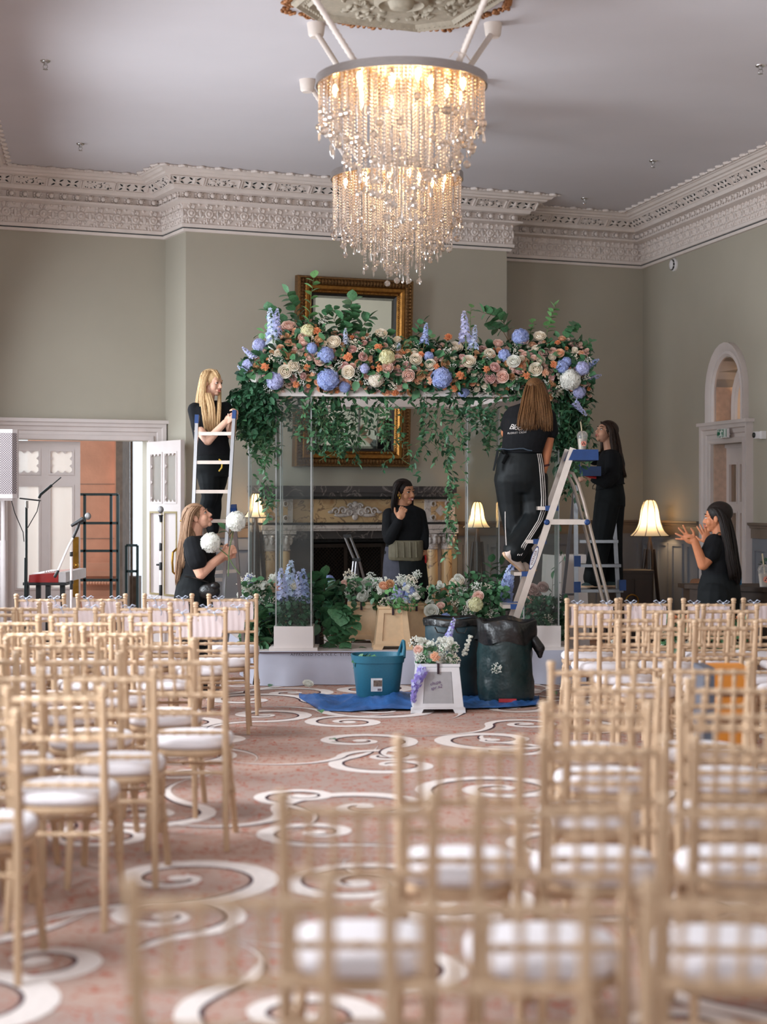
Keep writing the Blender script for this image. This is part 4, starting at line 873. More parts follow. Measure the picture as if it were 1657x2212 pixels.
def flower(kind, c, p, s, parent, facing=(0, -1, .35), jit=.5):
    f = Vector(facing) + Vector((rf.uniform(-jit, jit), rf.uniform(-jit, jit) * .5, rf.uniform(-jit, jit)))
    o = link(kind, FL[kind, c], parent, p, None, s); o.rotation_euler = (f.to_track_quat('Z', 'Y').to_matrix() @ Rz(rf.uniform(0, 6.28))).to_euler(); return o
def leafmass(name, pts, parent, m, size=(.045, .09), wid=.36, seed=1, out=None):
    r = random.Random(seed); mb = MB()
    for p in pts:
        p = Vector(p); d = Vector((r.gauss(0, 1), r.gauss(-.35, .8), r.gauss(-.15, .8)))
        if out: d = d * .6 + out(p)
        L = r.uniform(*size); leaf_geo(mb, Matrix.Translation(p) @ d.to_track_quat('Y', 'Z').to_matrix().to_4x4() @ Matrix.Rotation(r.uniform(-1.2, 1.2), 4, 'Y'), L, L * wid * r.uniform(.8, 1.2))
    return stuff(mb.build(name, m, parent, 180))
def branch(parent, pts, nleaf, L, kind='leaf', name='leaf_branch', wid=.34, r0=.004, both=True, seed=0):
    """a leafy stem: the stem is a part, every leaf a sub-part"""
    r = random.Random(seed + int(pts[0][0] * 1000)); P = [Vector(p) for p in pts]; mb = MB(); mb.tube(P, [r0 * (1 - .6 * i / (len(P) - 1)) for i in range(len(P))], 5); s = mb.build(name, m_twig if kind != 'leafy' else m_stem, parent)
    for k in range(nleaf):
        u = .25 + .75 * k / max(1, nleaf - 1); x = u * (len(P) - 1); i = min(int(x), len(P) - 2); p = P[i].lerp(P[i + 1], x - i); t = (P[i + 1] - P[i]).normalized()
        sd = Vector((0, -1, 0)).cross(t) * (1 if k % 2 else -1); d = sd + t * r.uniform(.3, .9) + Vector((0, r.uniform(-.7, .2), 0))
        if k == nleaf - 1: d = t
        o = link('leaf', LEAF[kind], s, p, None, (L * r.uniform(.75, 1.15) * wid / .34, L * r.uniform(.8, 1.15), L)); o.rotation_euler = (d.to_track_quat('Y', 'Z').to_matrix() @ Matrix.Rotation(r.uniform(-.5, .5), 3, 'Y')).to_euler()
    return s
def vine_me(seed, L, n, leafL, m, wander=.05):
    """a trailing stem with pointed leaves, hanging down from the origin"""
    r = random.Random(seed); pts = []; x = y = 0; k = 14
    for i in range(k + 1): pts.append(Vector((x, y, -L * i / k))); x += r.uniform(-wander, wander); y += r.uniform(-wander, wander) * .7
    mb = MB(); mb.tube(pts, [.0022] * (k + 1), 4, 1)
    for q in range(n):
        u = (q + r.random()) / n * k; i = min(int(u), k - 1); p = pts[i].lerp(pts[i + 1], u - i)
        for _ in range(r.choice((1, 2, 2))):
            d = Vector((r.gauss(0, .8), r.gauss(-.3, .6), r.gauss(-.5, .5))); l = leafL * r.uniform(.7, 1.2); leaf_geo(mb, Matrix.Translation(p) @ d.to_track_quat('Y', 'Z').to_matrix().to_4x4() @ Matrix.Rotation(r.uniform(-1.3, 1.3), 4, 'Y'), l, l * .23)
    return mb.mesh('trailing_vine', [m, m_stem], 180)
# ---------------------------------------------------------------- the garland on the arch
g = thing('floral_garland', 'lush garland of roses, carnations and blue hydrangeas along the top of the arch', 'flowers', (0, 0, 0))
YG = 14.93
top = lambda px: 742 - 16 * math.sin((px - 560) / 700 * math.pi * 2.2) + (46 if px < 600 else 0) * (600 - px) / 70 + (30 * max(0, (px - 1215) / 65)) - (26 if 600 < px < 700 else 0)
bot = lambda px: 848 + (-28 if px < 570 else 0) + (14 if px > 1180 else 0)
def gp_(px, py, off=0):
    """point on the garland's rounded face seen in column px, row py"""
    v = (py - (top(px) + bot(px)) / 2) / ((bot(px) - top(px)) / 2); v = max(-1, min(1, v)); d = YG - .02 - .24 * math.sqrt(max(0, 1 - v * v)) + off
    return W(px, py, d), Vector((rf.uniform(-.2, .2), -1, -v * .8 + .1))
SPEC = [('hydrangea', 'blue', 709, 820, 22), ('hydrangea', 'blue', 954, 816, 21), ('hydrangea', 'lilac', 594, 822, 18), ('hydrangea', 'blue', 704, 768, 17), ('hydrangea', 'blue', 1124, 728, 17), ('hydrangea', 'white', 1232, 820, 21), ('hydrangea', 'cream', 812, 820, 15), ('hydrangea', 'lime', 664, 716, 15), ('hydrangea', 'lime', 836, 772, 16), ('hydrangea', 'white', 552, 812, 13), ('hydrangea', 'blue', 745, 835, 12), ('hydrangea', 'blue', 1002, 845, 12), ('hydrangea', 'lilac', 560, 746, 14), ('hydrangea', 'white', 594, 745, 14), ('hydrangea', 'blue', 1090, 768, 13), ('hydrangea', 'lilac', 538, 790, 14), ('hydrangea', 'blue', 674, 752, 11), ('hydrangea', 'blue', 1214, 792, 13), ('hydrangea', 'lilac', 1258, 796, 14), ('hydrangea', 'lilac', 788, 796, 10), ('hydrangea', 'lilac', 1252, 846, 13), ('hydrangea', 'blue', 1224, 782, 10), ('hydrangea', 'blue', 926, 770, 10),
    ('rose', 'cream', 615, 803, 13), ('rose', 'cream', 634, 790, 11), ('rose', 'cream', 754, 804, 13), ('rose', 'cream', 823, 723, 12), ('rose', 'cream', 722, 742, 14), ('rose', 'blush', 624, 708, 14), ('rose', 'blush', 692, 781, 10), ('rose', 'cream', 898, 778, 12), ('rose', 'cream', 930, 789, 11), ('rose', 'cream', 984, 754, 14), ('rose', 'cream', 1013, 783, 13), ('rose', 'white', 1110, 783, 13), ('rose', 'cream', 1158, 798, 13), ('rose', 'cream', 1166, 729, 12), ('rose', 'cream', 1057, 766, 11), ('rose', 'blush', 1086, 815, 12), ('rose', 'blush', 1128, 738, 12), ('rose', 'mauve', 1058, 817, 11), ('rose', 'blush', 838, 795, 11), ('rose', 'mauve', 772, 727, 10), ('rose', 'blush', 882, 810, 12), ('rose', 'mauve', 1042, 758, 10), ('rose', 'blush', 1076, 744, 10), ('rose', 'mauve', 783, 772, 9), ('rose', 'blush', 654, 730, 9), ('rose', 'blush', 656, 741, 9), ('rose', 'tan', 690, 734, 9), ('rose', 'mauve', 1068, 795, 10),
    ('carnation', 'orange', 573, 794, 11), ('carnation', 'orange', 684, 717, 11), ('carnation', 'orange', 753, 772, 12), ('carnation', 'orange', 818, 752, 11), ('carnation', 'orange', 600, 741, 10), ('carnation', 'orange', 968, 731, 11), ('carnation', 'orange', 820, 796, 9), ('carnation', 'orange', 993, 810, 11), ('carnation', 'orange', 1197, 789, 11), ('carnation', 'orange', 981, 838, 10), ('carnation', 'peach', 1177, 806, 10), ('carnation', 'orange', 1138, 812, 10), ('carnation', 'peach', 931, 822, 10), ('carnation', 'orange', 853, 845, 11), ('carnation', 'orange', 909, 768, 10), ('carnation', 'orange', 1050, 798, 9), ('carnation', 'orange', 640, 830, 9), ('carnation', 'orange', 663, 794, 9), ('carnation', 'orange', 1205, 742, 8), ('carnation', 'orange', 943, 793, 9)]
PXM = F / YG
for kind, c, px, py, r in SPEC: p, f = gp_(px, py, -.05); flower(kind, c, p, r * 1.06 / PXM, g, f, .25)
taken = [(px, py, r) for _, _, px, py, r in SPEC]
n = 0; tries = 0
while n < 290 and tries < 9000:
    tries += 1; px = rf.uniform(534, 1272); py = rf.uniform(top(px) - 6, bot(px) + 4); kind = rf.choice(('spray_rose', 'spray_rose', 'filler_sprig', 'filler_sprig', 'rose', 'rose', 'carnation')); r = {'spray_rose': 9.5, 'filler_sprig': 11, 'rose': 8.5, 'carnation': 6.5}[kind] * rf.uniform(.8, 1.15)
    if any((px - a) ** 2 + (py - b) ** 2 < (.66 * (r + q)) ** 2 for a, b, q in taken): continue
    c = rf.choice({'spray_rose': ('blush', 'tan', 'peach', 'cream', 'mauve', 'blush'), 'filler_sprig': ('white', 'cream'), 'rose': ('blush', 'peach', 'cream', 'tan', 'mauve'), 'carnation': ('orange', 'peach')}[kind]); taken.append((px, py, r)); n += 1
    p, f = gp_(px, py, -.02); flower(kind, c, p, r / PXM, g, f, .4)
for px, py, L, c, lean in ((590, 738, 72, 'paleblue', -.1), (596, 722, 55, 'lilac', .05), (916, 742, 44, 'blue', .12), (858, 782, 40, 'paleblue', .1), (1006, 738, 66, 'lilac', -.06), (1022, 752, 50, 'paleblue', .1), (552, 778, 40, 'lilac', -.8), (540, 812, 34, 'paleblue', -.9), (1256, 800, 44, 'blue', 1.0), (1262, 824, 40, 'lilac', 1.2), (746, 752, 42, 'paleblue', .0), (1240, 868, 40, 'lilac', 2.4), (800, 790, 34, 'lilac', .3)):
    p = W(px, py, YG - .22); o = link('delphinium', FL['delphinium', c], g, p, (rf.uniform(-.1, .1), lean, 0), (L / PXM * 1.5, L / PXM * 1.5, L / PXM))
# dark leafy core and ruff
rg = random.Random(9); pts = []
for k in range(3000): px = rg.uniform(528, 1276); py = rg.uniform(top(px) - 8, bot(px) + 10); p, _ = gp_(px, py, rg.uniform(-.02, .22)); pts.append(p)
leafmass('dense_foliage', pts, g, m_leafd, (.05, .12), .36, 3, lambda p: Vector((0, -.5, 0)))
pts = []
for k in range(1100): px = rg.uniform(530, 1276); py = rg.uniform(top(px) - 16, bot(px) + 14); p, _ = gp_(px, py, rg.uniform(-.05, .1)); pts.append(p)
leafmass('leafy_ruff', pts, g, m_leaf, (.05, .11), .36, 4, lambda p: Vector((0, -.4, .1)))
core = MB(); core.tube([W(px, (top(px) + bot(px)) / 2, YG + .08) for px in range(545, 1270, 40)], .13, 10); core.build('foam_core', m_leafd, g)
# tall leafy branches above
BR_ = [((655, 735), (668, 690), (672, 640), (678, 600), 11, .085, 'leafy'), ((640, 735), (645, 690), (634, 660), (622, 634), 11, .095, 'leaf'), ((628, 740), (615, 700), (592, 676), (578, 672), 9, .085, 'leaf'), ((660, 730), (688, 700), (704, 680), (722, 668), 9, .07, 'leaf'), ((750, 745), (752, 712), (758, 680), (760, 648), 15, .10, 'leaf'), ((760, 745), (775, 715), (790, 695), (800, 684), 9, .09, 'leaf'), ((742, 745), (735, 720), (726, 700), (718, 684), 8, .085, 'leaf'), ((770, 740), (768, 716), (750, 706), (740, 690), 10, .095, 'leaf'), ((905, 745), (898, 720), (906, 705), (915, 694), 7, .07, 'leaf'), ((1102, 742), (1096, 706), (1075, 684), (1040, 674), 14, .085, 'leaf'), ((1098, 735), (1085, 712), (1068, 708), (1058, 700), 8, .075, 'leaf'), ((1178, 735), (1184, 710), (1190, 685), (1200, 660), 11, .065, 'leafy'), ((1215, 750), (1225, 730), (1236, 712), (1242, 700), 9, .075, 'leaf'), ((1018, 730), (1016, 700), (1016, 680), (1018, 664), 5, .05, 'leafy'), ((690, 740), (700, 712), (702, 690), (708, 668), 7, .06, 'leaf'), ((610, 745), (598, 720), (578, 712), (560, 722), 8, .07, 'leafy'), ((960, 752), (940, 735), (930, 728), (922, 722), 5, .06, 'leaf'), ((1250, 770), (1262, 750), (1270, 742), (1278, 738), 6, .05, 'leaf'), ((1140, 735), (1146, 716), (1150, 705), (1152, 694), 6, .05, 'leafy')]
for a, b, c, d, n, L, kd in BR_:
    pts = [W(*q, YG - .02 + rf.uniform(-.08, .06)) for q in (a, b, c, d)]; branch(g, pts, int(n * 1.2), L * 1.02, kd, wid=.6 if kd == 'leaf' else .5)
# hanging foliage
VM = [vine_me(s, L, n, l, q) for s, L, n, l, q in ((1, .35, 10, .062, m_leaf), (2, .5, 13, .062, m_leafd), (3, .65, 17, .062, m_leaf), (4, .8, 20, .062, m_leafd), (5, .42, 12, .058, m_leaf), (6, .28, 9, .066, m_leafd))]
VL = [.35, .5, .65, .8, .42, .28]
def vine(px, py, L, d, k=None):
    i = k if k is not None else min(range(6), key=lambda q: abs(VL[q] - L) + rf.uniform(0, .1)); link('trailing_vine', VM[i], g, W(px, py, d), (rf.uniform(-.08, .08), rf.uniform(-.12, .12), rf.uniform(-1.5, 1.5)), (1, 1, L / VL[i]))
def hang(x0, x1, n, y0, lenpx, d0, d1):
    for k in range(n): px = rf.uniform(x0, x1); L = lenpx(px) * rf.uniform(.6, 1.05); d = rf.uniform(d0, d1); vine(px, y0 + rf.uniform(-8, 10), L * d / F, d)
hang(508, 590, 26, 868, lambda x: 110 + 20 * math.sin(x), 14.72, 15.15); hang(530, 600, 14, 905, lambda x: 105, 14.7, 15.0)
vine(578, 980, 145 / PXM, 14.75); vine(584, 960, 140 / PXM, 14.76); vine(592, 1040, 60 / PXM, 14.74, 0); vine(558, 1060, 60 / PXM, 15.0, 5)
hang(605, 700, 15, 862, lambda x: 70 + 20 * math.cos(x), 14.75, 15.1); hang(660, 770, 22, 866, lambda x: 120 + (x - 660) * .15, 14.75, 15.1); hang(700, 750, 10, 900, lambda x: 88, 14.8, 15.1)
hang(800, 850, 8, 868, lambda x: 100, 14.8, 15.1); vine(826, 905, 115 / PXM, 14.9); vine(862, 920, 100 / PXM, 14.9)
hang(890, 1000, 12, 866, lambda x: 150 - abs(x - 935) * .5, 14.8, 15.15); vine(905, 960, 70 / PXM, 14.9); hang(950, 990, 4, 930, lambda x: 120, 14.85, 15.1)
vine(972, 1000, 150 / PXM, 14.9); vine(975, 1060, 150 / PXM, 14.95); vine(980, 1130, 75 / PXM, 14.95, 0); vine(968, 1030, 100 / PXM, 14.95)
hang(1000, 1090, 11, 872, lambda x: 60, 14.75, 15.1); hang(1060, 1092, 6, 900, lambda x: 80, 15.3, 15.5)
hang(1185, 1262, 34, 850, lambda x: 175 - abs(x - 1220) * .7, 14.8, 15.25); hang(1190, 1250, 16, 940, lambda x: 130, 14.9, 15.25); vine(1222, 1010, 130 / PXM, 15.35); vine(1200, 1120, 130 / PXM, 15.35)
pts = []
for k in range(950):
    a = rg.uniform(0, 6.28); r = math.sqrt(rg.random()); px = 552 + 48 * r * math.cos(a); py = 885 + 58 * r * math.sin(a); pts.append(W(px, py, 14.85 + rg.uniform(-.15, .15)))
for k in range(650): px = rg.gauss(1222, 17); py = rg.uniform(850, 960); pts.append(W(px, py, 15.0 + rg.uniform(-.15, .15)))
for k in range(120): px = rg.uniform(496, 530); py = 858 + rg.uniform(-14, 14) - (px - 500) * .2; pts.append(W(px, py, 14.85 + rg.uniform(-.1, .1)))
leafmass('smilax_foliage', pts, g, m_leafd, (.05, .095), .24, 6, lambda p: Vector((-.25 if p.x < 0 else .2, -.3, -.45)))
# ---------------------------------------------------------------- flower buckets, bags, tub, tarpaulin
m_tan = mat('tan_plastic', (226, 192, 152), .45, var=.05); m_wbk = mat('milky_white_plastic', (222, 220, 222), .4, var=.03); m_bstr = mat('dark_strap', (46, 24, 34), .7)
def dutch_bucket(label, base, h, wb, wt, db, dt, m, rz, panel=None, name='flower_bucket'):
    t = thing(name, label, 'bucket', base, rz, 'tapered flower buckets'); mb = MB()
    def ring(w, d, z): return [(-w / 2, -d / 2, z), (w / 2, -d / 2, z), (w / 2, d / 2, z), (-w / 2, d / 2, z)]
    lp = lambda u: (wb + (wt - wb) * u, db + (dt - db) * u, h * u)
    mb.loft([ring(*lp(.1)), ring(*lp(.965))], cap=False); mb.loft([ring(wt * .93, dt * .9, h), ring(wt * .85, dt * .8, h * .25)], cap=False); mb.loft([ring(wt * .93, dt * .9, h), ring(*lp(1.0))], cap=False); mb.loft([ring(*lp(.93)), ring(wt + .02, dt + .02, h * .94), ring(wt + .02, dt + .02, h), ring(wt * .93, dt * .9, h)], cap=False)
    mb.b2((-wt * .43, -dt * .4, h * .24), (wt * .43, dt * .4, h * .25)); mb.build('bucket_wall', m, t, None)
    mb = MB()           # corner feet and arched skirt
    for sx in (-1, 1):
        for sy in (-1, 1): mb.loft([[(sx * (wb / 2 + .012), sy * (db / 2 + .012), 0), (sx * (wb / 2 - .07), sy * (db / 2 + .012), 0), (sx * (wb / 2 - .07), sy * (db / 2 - .05), 0), (sx * (wb / 2 + .012), sy * (db / 2 - .05), 0)], [(sx * (wb / 2 + .008), sy * (db / 2 + .008), h * .11), (sx * (wb / 2 - .09), sy * (db / 2 + .008), h * .11), (sx * (wb / 2 - .09), sy * (db / 2 - .05), h * .11), (sx * (wb / 2 + .008), sy * (db / 2 - .05), h * .11)]])
    for sy in (-1, 1): mb.b2((-wb / 2, sy * db / 2 - .012, h * .085), (wb / 2, sy * db / 2 + .012, h * .125))
    mb.build('foot', m, t, None)
    mb = MB(); e = .018  # raised frame round the recessed face panel
    A = lambda u, k: Vector((k * (wb + (wt - wb) * u) * .5, -(db + (dt - db) * u) * .5 - e, h * u))
    for k0, k1 in ((-1.0, -.62), (.62, 1.0)): mb.loft([[A(.12, k0), A(.12, k1), A(.12, k1) + Vector((0, .02, 0)), A(.12, k0) + Vector((0, .02, 0))], [A(.93, k0), A(.93, k1), A(.93, k1) + Vector((0, .02, 0)), A(.93, k0) + Vector((0, .02, 0))]])
    for v0, v1 in ((.12, .2), (.84, .93)): mb.loft([[A(v0, -.62), A(v0, .62), A(v0, .62) + Vector((0, .02, 0)), A(v0, -.62) + Vector((0, .02, 0))], [A(v1, -.62), A(v1, .62), A(v1, .62) + Vector((0, .02, 0)), A(v1, -.62) + Vector((0, .02, 0))]])
    mb.build('panel_frame', m, t, None)
    mb = MB(); s = A(.99, 0); mb.b2((-.009, s.y - .018, h * .80), (.009, s.y - .006, h * 1.0)); mb.b2((-.009, s.y - .018, h), (.009, s.y + .05, h + .006)); mb.build('strap', m_bstr, t, None)
    if panel: mb = MB(); mb.loft([[A(.2, -.6) + Vector((0, .008, 0)), A(.2, .6) + Vector((0, .008, 0)), A(.84, .6) + Vector((0, .008, 0)), A(.84, -.6) + Vector((0, .008, 0))], [A(.2, -.6) + Vector((0, .004, 0)), A(.2, .6) + Vector((0, .004, 0)), A(.84, .6) + Vector((0, .004, 0)), A(.84, -.6) + Vector((0, .004, 0))]]); mb.build('face_panel', panel, t, None)
    return t
def on(px, d, z): return Vector(((px - CX) * d / F, d, z))
def bunch(name, label, base, spec, greens, seed, group=None, foliage=m_leaf, gsize=(.04, .08)):
    """an arrangement: spec = (kind, colour, px, py, d, r_px); greens = (px0, px1, py0, py1, d, n)"""
    t = thing(name, label, 'flowers', (0, 0, 0), 0, group); r = random.Random(seed)
    for kind, c, px, py, d, rr_ in spec:
        if kind == 'delphinium': o = link(kind, FL[kind, c], t, W(px, py, d), (r.uniform(-.12, .12), r.uniform(-.15, .15), 0), (rr_ * d / F * 1.5, rr_ * d / F * 1.5, rr_ * d / F))
        else: flower(kind, c, W(px, py, d), rr_ * d / F, t, (r.uniform(-.3, .3), -1, .7), .3)
    pts = []
    for x0, x1, y0, y1, d, n in greens: pts += [W(r.uniform(x0, x1), r.uniform(y0, y1), d + r.uniform(-.14, .14)) for _ in range(n)]
    if pts: leafmass('green_leaves', pts, t, foliage, gsize, .4, seed)
    return t
d1 = 15.05; dutch_bucket('tan flower bucket standing at the stage front edge, nearest of three tan ones', on(847, d1, ZS), .385, .335, .245, .26, .2, m_tan, .06)
d2 = 15.75; dutch_bucket('tan flower bucket half hidden behind leafy branches, left of the three tan ones', on(787, d2, ZS), .385, .34, .26, .26, .2, m_tan, -.2)
d3 = 15.6; dutch_bucket('tan flower bucket tucked behind the front tan one, at its right', on(889, d3, ZS), .385, .34, .26, .26, .2, m_tan, .35)
dw = 10.85 * 1.165
db_ = (EYE) * F / (1541 - HY); wbk = dutch_bucket('milky white flower bucket on the carpet beside dark bags', on(944, db_ + .17, 0), .375, .395, .315, .32, .27, m_wbk, .03, mat('frosted_panel', (168, 166, 168), .5, var=.05))
tx = text_mesh('chupa\nspr x2', .035, .0004, .3); tx.materials.append(mat('violet_marker', (96, 60, 110), .8)); tx.transform(Matrix.Rotation(math.pi / 2, 4, 'X') @ Matrix.Rotation(.25, 4, 'Z')); link('handwriting', tx, wbk, (-.02, -.168, .215), (-.05, 0, 0))
r_ = random.Random(3)
def spray(n, x0, x1, y0, y1, d, kinds, rng=(8, 13)):
    out = []
    for _ in range(n): k, c = r_.choice(kinds); out.append((k, c, r_.uniform(x0, x1), r_.uniform(y0, y1), d + r_.uniform(-.12, .12), r_.uniform(*rng)))
    return out
WF = [('filler_sprig', 'white'), ('filler_sprig', 'white'), ('spray_rose', 'white'), ('filler_sprig', 'cream')]
bunch('flower_bunch', 'white and blue mixed flowers with green moss filling the front tan bucket', on(847, d1, ZS + .385), spray(17, 812, 896, 1248, 1305, d1, WF, (9, 14)) + [('delphinium', 'paleblue', 850, 1300, d1, 40), ('delphinium', 'blue', 880, 1304, d1 - .05, 46), ('rose', 'peach', 829, 1268, d1, 11), ('rose', 'orange' if False else 'tan', 842, 1262, d1, 9), ('hydrangea', 'blue', 885, 1278, d1 - .05, 12), ('hydrangea', 'lilac', 862, 1282, d1 - .05, 11)], [(820, 900, 1270, 1316, d1, 110), (846, 880, 1296, 1318, d1 - .1, 90)], 1, None, m_leafy, (.025, .05))
bunch('flower_bunch', 'white stocks and blush roses filling the left tan bucket', on(787, d2, ZS + .38), spray(22, 742, 818, 1244, 1300, d2, WF, (9, 14)) + [('rose', 'white', 798, 1262, d2, 12), ('rose', 'white', 786, 1288, d2 - .1, 12), ('rose', 'blush', 745, 1262, d2, 9), ('rose', 'white', 782, 1293, d2 - .12, 11), ('hydrangea', 'blue', 710, 1256, d2, 14)], [(745, 822, 1250, 1305, d2, 120), (800, 822, 1275, 1318, d2 - .1, 50)], 2, None, m_leaf)
bunch('flower_bunch', 'tall white statice sprigs rising from the right tan bucket', on(889, d3, ZS + .38), spray(10, 872, 908, 1240, 1290, d3, WF[:2], (9, 12)), [(872, 912, 1255, 1303, d3, 60)], 3)
bunch('flower_bunch', 'white stocks and one peach carnation filling the milky white bucket', on(944, db_ + .17, .37), spray(24, 895, 984, 1382, 1432, db_ + .17, WF, (10, 15)) + [('carnation', 'peach', 939, 1420, db_ + .02, 14), ('rose', 'blush', 904, 1405, db_ + .1, 10)] + [('spray_rose', 'white', 1003 + k * 3.2, 1412 - k * 9, db_ + .15, 7 - k * .4) for k in range(5)], [(895, 985, 1395, 1440, db_ + .17, 90)], 4, None, m_leaf, (.03, .06))
t = bunch('delphinium_stem', 'violet delphinium spike drooping over the left side of the white bucket', on(900, db_, .2), [], [], 5)
spike('delphinium', [W(914 - 20 * u - 6 * math.sin(u * 3), 1444 + 74 * u, db_ - .04) for u in [k / 9 for k in range(10)]], .046, .018, ('violet', 'lilac'), t, 90)
t = bunch('delphinium_stem', 'mauve delphinium spike standing upright before the dark bag', on(975, db_ + .3, .4), [], [], 6)
spike('delphinium', [W(966 + 16 * u, 1386 - 50 * u, db_ + .25) for u in [k / 6 for k in range(7)]], .038, .014, ('lilac', 'violet'), t, 52)
# right-hand cluster of stage flowers
dR = 15.5
bunch('stage_flowers', 'low bank of white and blush flowers right of the tan buckets, on stage', on(1000, dR, ZS), spray(34, 925, 1075, 1262, 1335, dR, WF, (10, 15)) + [('rose', 'white', 932, 1322, dR - .3, 15), ('rose', 'cream', 992, 1258, dR, 13), ('rose', 'peach', 958, 1272, dR, 11), ('rose', 'cream', 986, 1262, dR, 14), ('rose', 'blush', 1034, 1290, dR - .2, 12), ('rose', 'blush', 952, 1310, dR - .2, 9), ('hydrangea', 'lime', 1028, 1306, dR - .3, 16), ('hydrangea', 'blue', 962, 1336, dR - .25, 12), ('rose', 'white', 1018, 1305, dR - .28, 10), ('rose', 'white', 990, 1252, dR, 11)], [(925, 1090, 1265, 1350, dR, 420), (1010, 1090, 1240, 1350, dR + .1, 200)], 7)
t = bunch('leafy_branches', 'tall dark leafy branches rising behind the right stage flowers', on(1050, 15.9, ZS), [], [(1010, 1090, 1285, 1345, 15.9, 160)], 8, None, m_leafd)
for a, b, c, n in (((1040, 1340), (1030, 1280), (1015, 1236), 10), ((1050, 1340), (1058, 1270), (1062, 1214), 14), ((1060, 1340), (1075, 1280), (1084, 1220), 12), ((1035, 1340), (1015, 1290), (1008, 1250), 8), ((1070, 1335), (1082, 1300), (1088, 1250), 8)): branch(t, [W(*a, 15.85), W(*b, 15.8), W(*c, 15.78)], n, .095, 'leaf', 'leaf_branch', .5)
t = bunch('delphinium_stem', 'bright blue delphinium standing behind the white ladder foot', on(1100, 15.6, ZS), [], [], 9)
spike('delphinium', [W(1086 + 20 * u, 1300 - 78 * u, 15.62) for u in [k / 7 for k in range(8)]], .085, .03, ('blue', 'paleblue'), t, 120)
bunch('meadow_filling', 'bluish meadow greenery packed inside the foot of the right front column', on(1160, YF, ZS), spray(8, 1130, 1185, 1280, 1345, 15.05, [('spray_rose', 'mauve'), ('filler_sprig', 'cream')], (8, 12)), [(1122, 1192, 1285, 1353, 15.05, 330)], 10, None, m_leafd, (.03, .06))
t = bunch('stage_flowers', 'trailing greenery with dusky roses right of the front right column', on(1185, 15.5, ZS), [('rose', 'mauve', 1150, 1275, 15.3, 13), ('rose', 'mauve', 1172, 1270, 15.3, 12), ('rose', 'mauve', 1158, 1290, 15.3, 12), ('rose', 'blush', 1140, 1300, 15.3, 11)], [(1175, 1222, 1290, 1385, 15.2, 240)], 11, None, m_leafd, (.04, .07))
branch(t, [W(1190, 1350, 15.3), W(1192, 1300, 15.3), W(1194, 1250, 15.3)], 6, .09, 'leaf', 'leaf_branch', .5)
# left cluster
dL = 15.4
bunch('stage_flowers', 'white and blush flower bank left of the front left column', on(560, dL, ZS), spray(36, 522, 600, 1246, 1330, dL, WF, (10, 15)) + [('rose', 'peach', 608, 1268, dL, 15), ('rose', 'cream', 638, 1265, dL, 12), ('hydrangea', 'blue', 572, 1330, dL - .2, 14), ('hydrangea', 'paleblue' if False else 'lilac', 540, 1252, dL, 12)], [(520, 670, 1250, 1350, dL, 420), (520, 595, 1330, 1400, dL - .1, 260)], 12)
t = bunch('leafy_branches', 'big dark green leaf sprays spilling along the stage left of column', on(560, 15.2, ZS), [], [(545, 595, 1310, 1395, 15.25, 120)], 13, None, m_leafd, (.07, .12))
for a, b, c, n in (((560, 1360), (566, 1330), (575, 1300), 9), ((585, 1370), (575, 1345), (560, 1330), 9), ((590, 1395), (570, 1385), (552, 1392), 10), ((560, 1395), (548, 1370), (540, 1350), 8)): branch(t, [W(*a, 15.1), W(*b, 15.0), W(*c, 14.98)], n, .11, 'leaf', 'leaf_branch', .55)
bunch('meadow_filling', 'soft meadow greenery packed inside the foot of the left front column', on(631, YF, ZS), spray(3, 606, 658, 1262, 1300, YF + .08, [('filler_sprig', 'white')], (8, 11)) + [('delphinium', 'lilac', 612, 1300, YF - .04, 74), ('delphinium', 'paleblue', 622, 1302, YF, 92), ('delphinium', 'lilac', 648, 1300, YF - .03, 66), ('delphinium', 'blue', 657, 1304, YF, 76), ('rose', 'cream', 638, 1268, YF - .02, 10), ('rose', 'peach', 606, 1272, YF, 10)], [(600, 666, 1290, 1354, YF, 420)], 14, None, m_leafd, (.03, .06))
t = bunch('leafy_branches', 'big round leaf branches arching from a dark vase beside the left column', on(690, 15.2, ZS), [], [(678, 735, 1260, 1350, 15.25, 170)], 15, None, m_leafd, (.07, .12))
for a, b, c, n in (((685, 1360), (700, 1290), (702, 1245), 13), ((690, 1360), (722, 1310), (745, 1330), 12), ((690, 1370), (725, 1350), (760, 1322), 12), ((690, 1375), (720, 1372), (755, 1352), 12), ((695, 1380), (722, 1392), (748, 1385), 11), ((685, 1340), (690, 1280), (680, 1250), 10), ((700, 1345), (730, 1320), (762, 1345), 9)): branch(t, [W(*a, 15.2), W(*b, 15.1), W(*c, 15.02)], n, .12, 'leaf', 'leaf_branch', .55)
mb = MB(); b = on(686, 15.25, ZS); mb.lathe([(.055, 0), (.06, .02), (.055, .17), (.05, .17), (.05, .03)], 16, b); tag(mb.build('vase', mat('brown_black_glaze', (48, 40, 38), .5)), 'dark brown vase on stage at the left column plinth', 'vase')
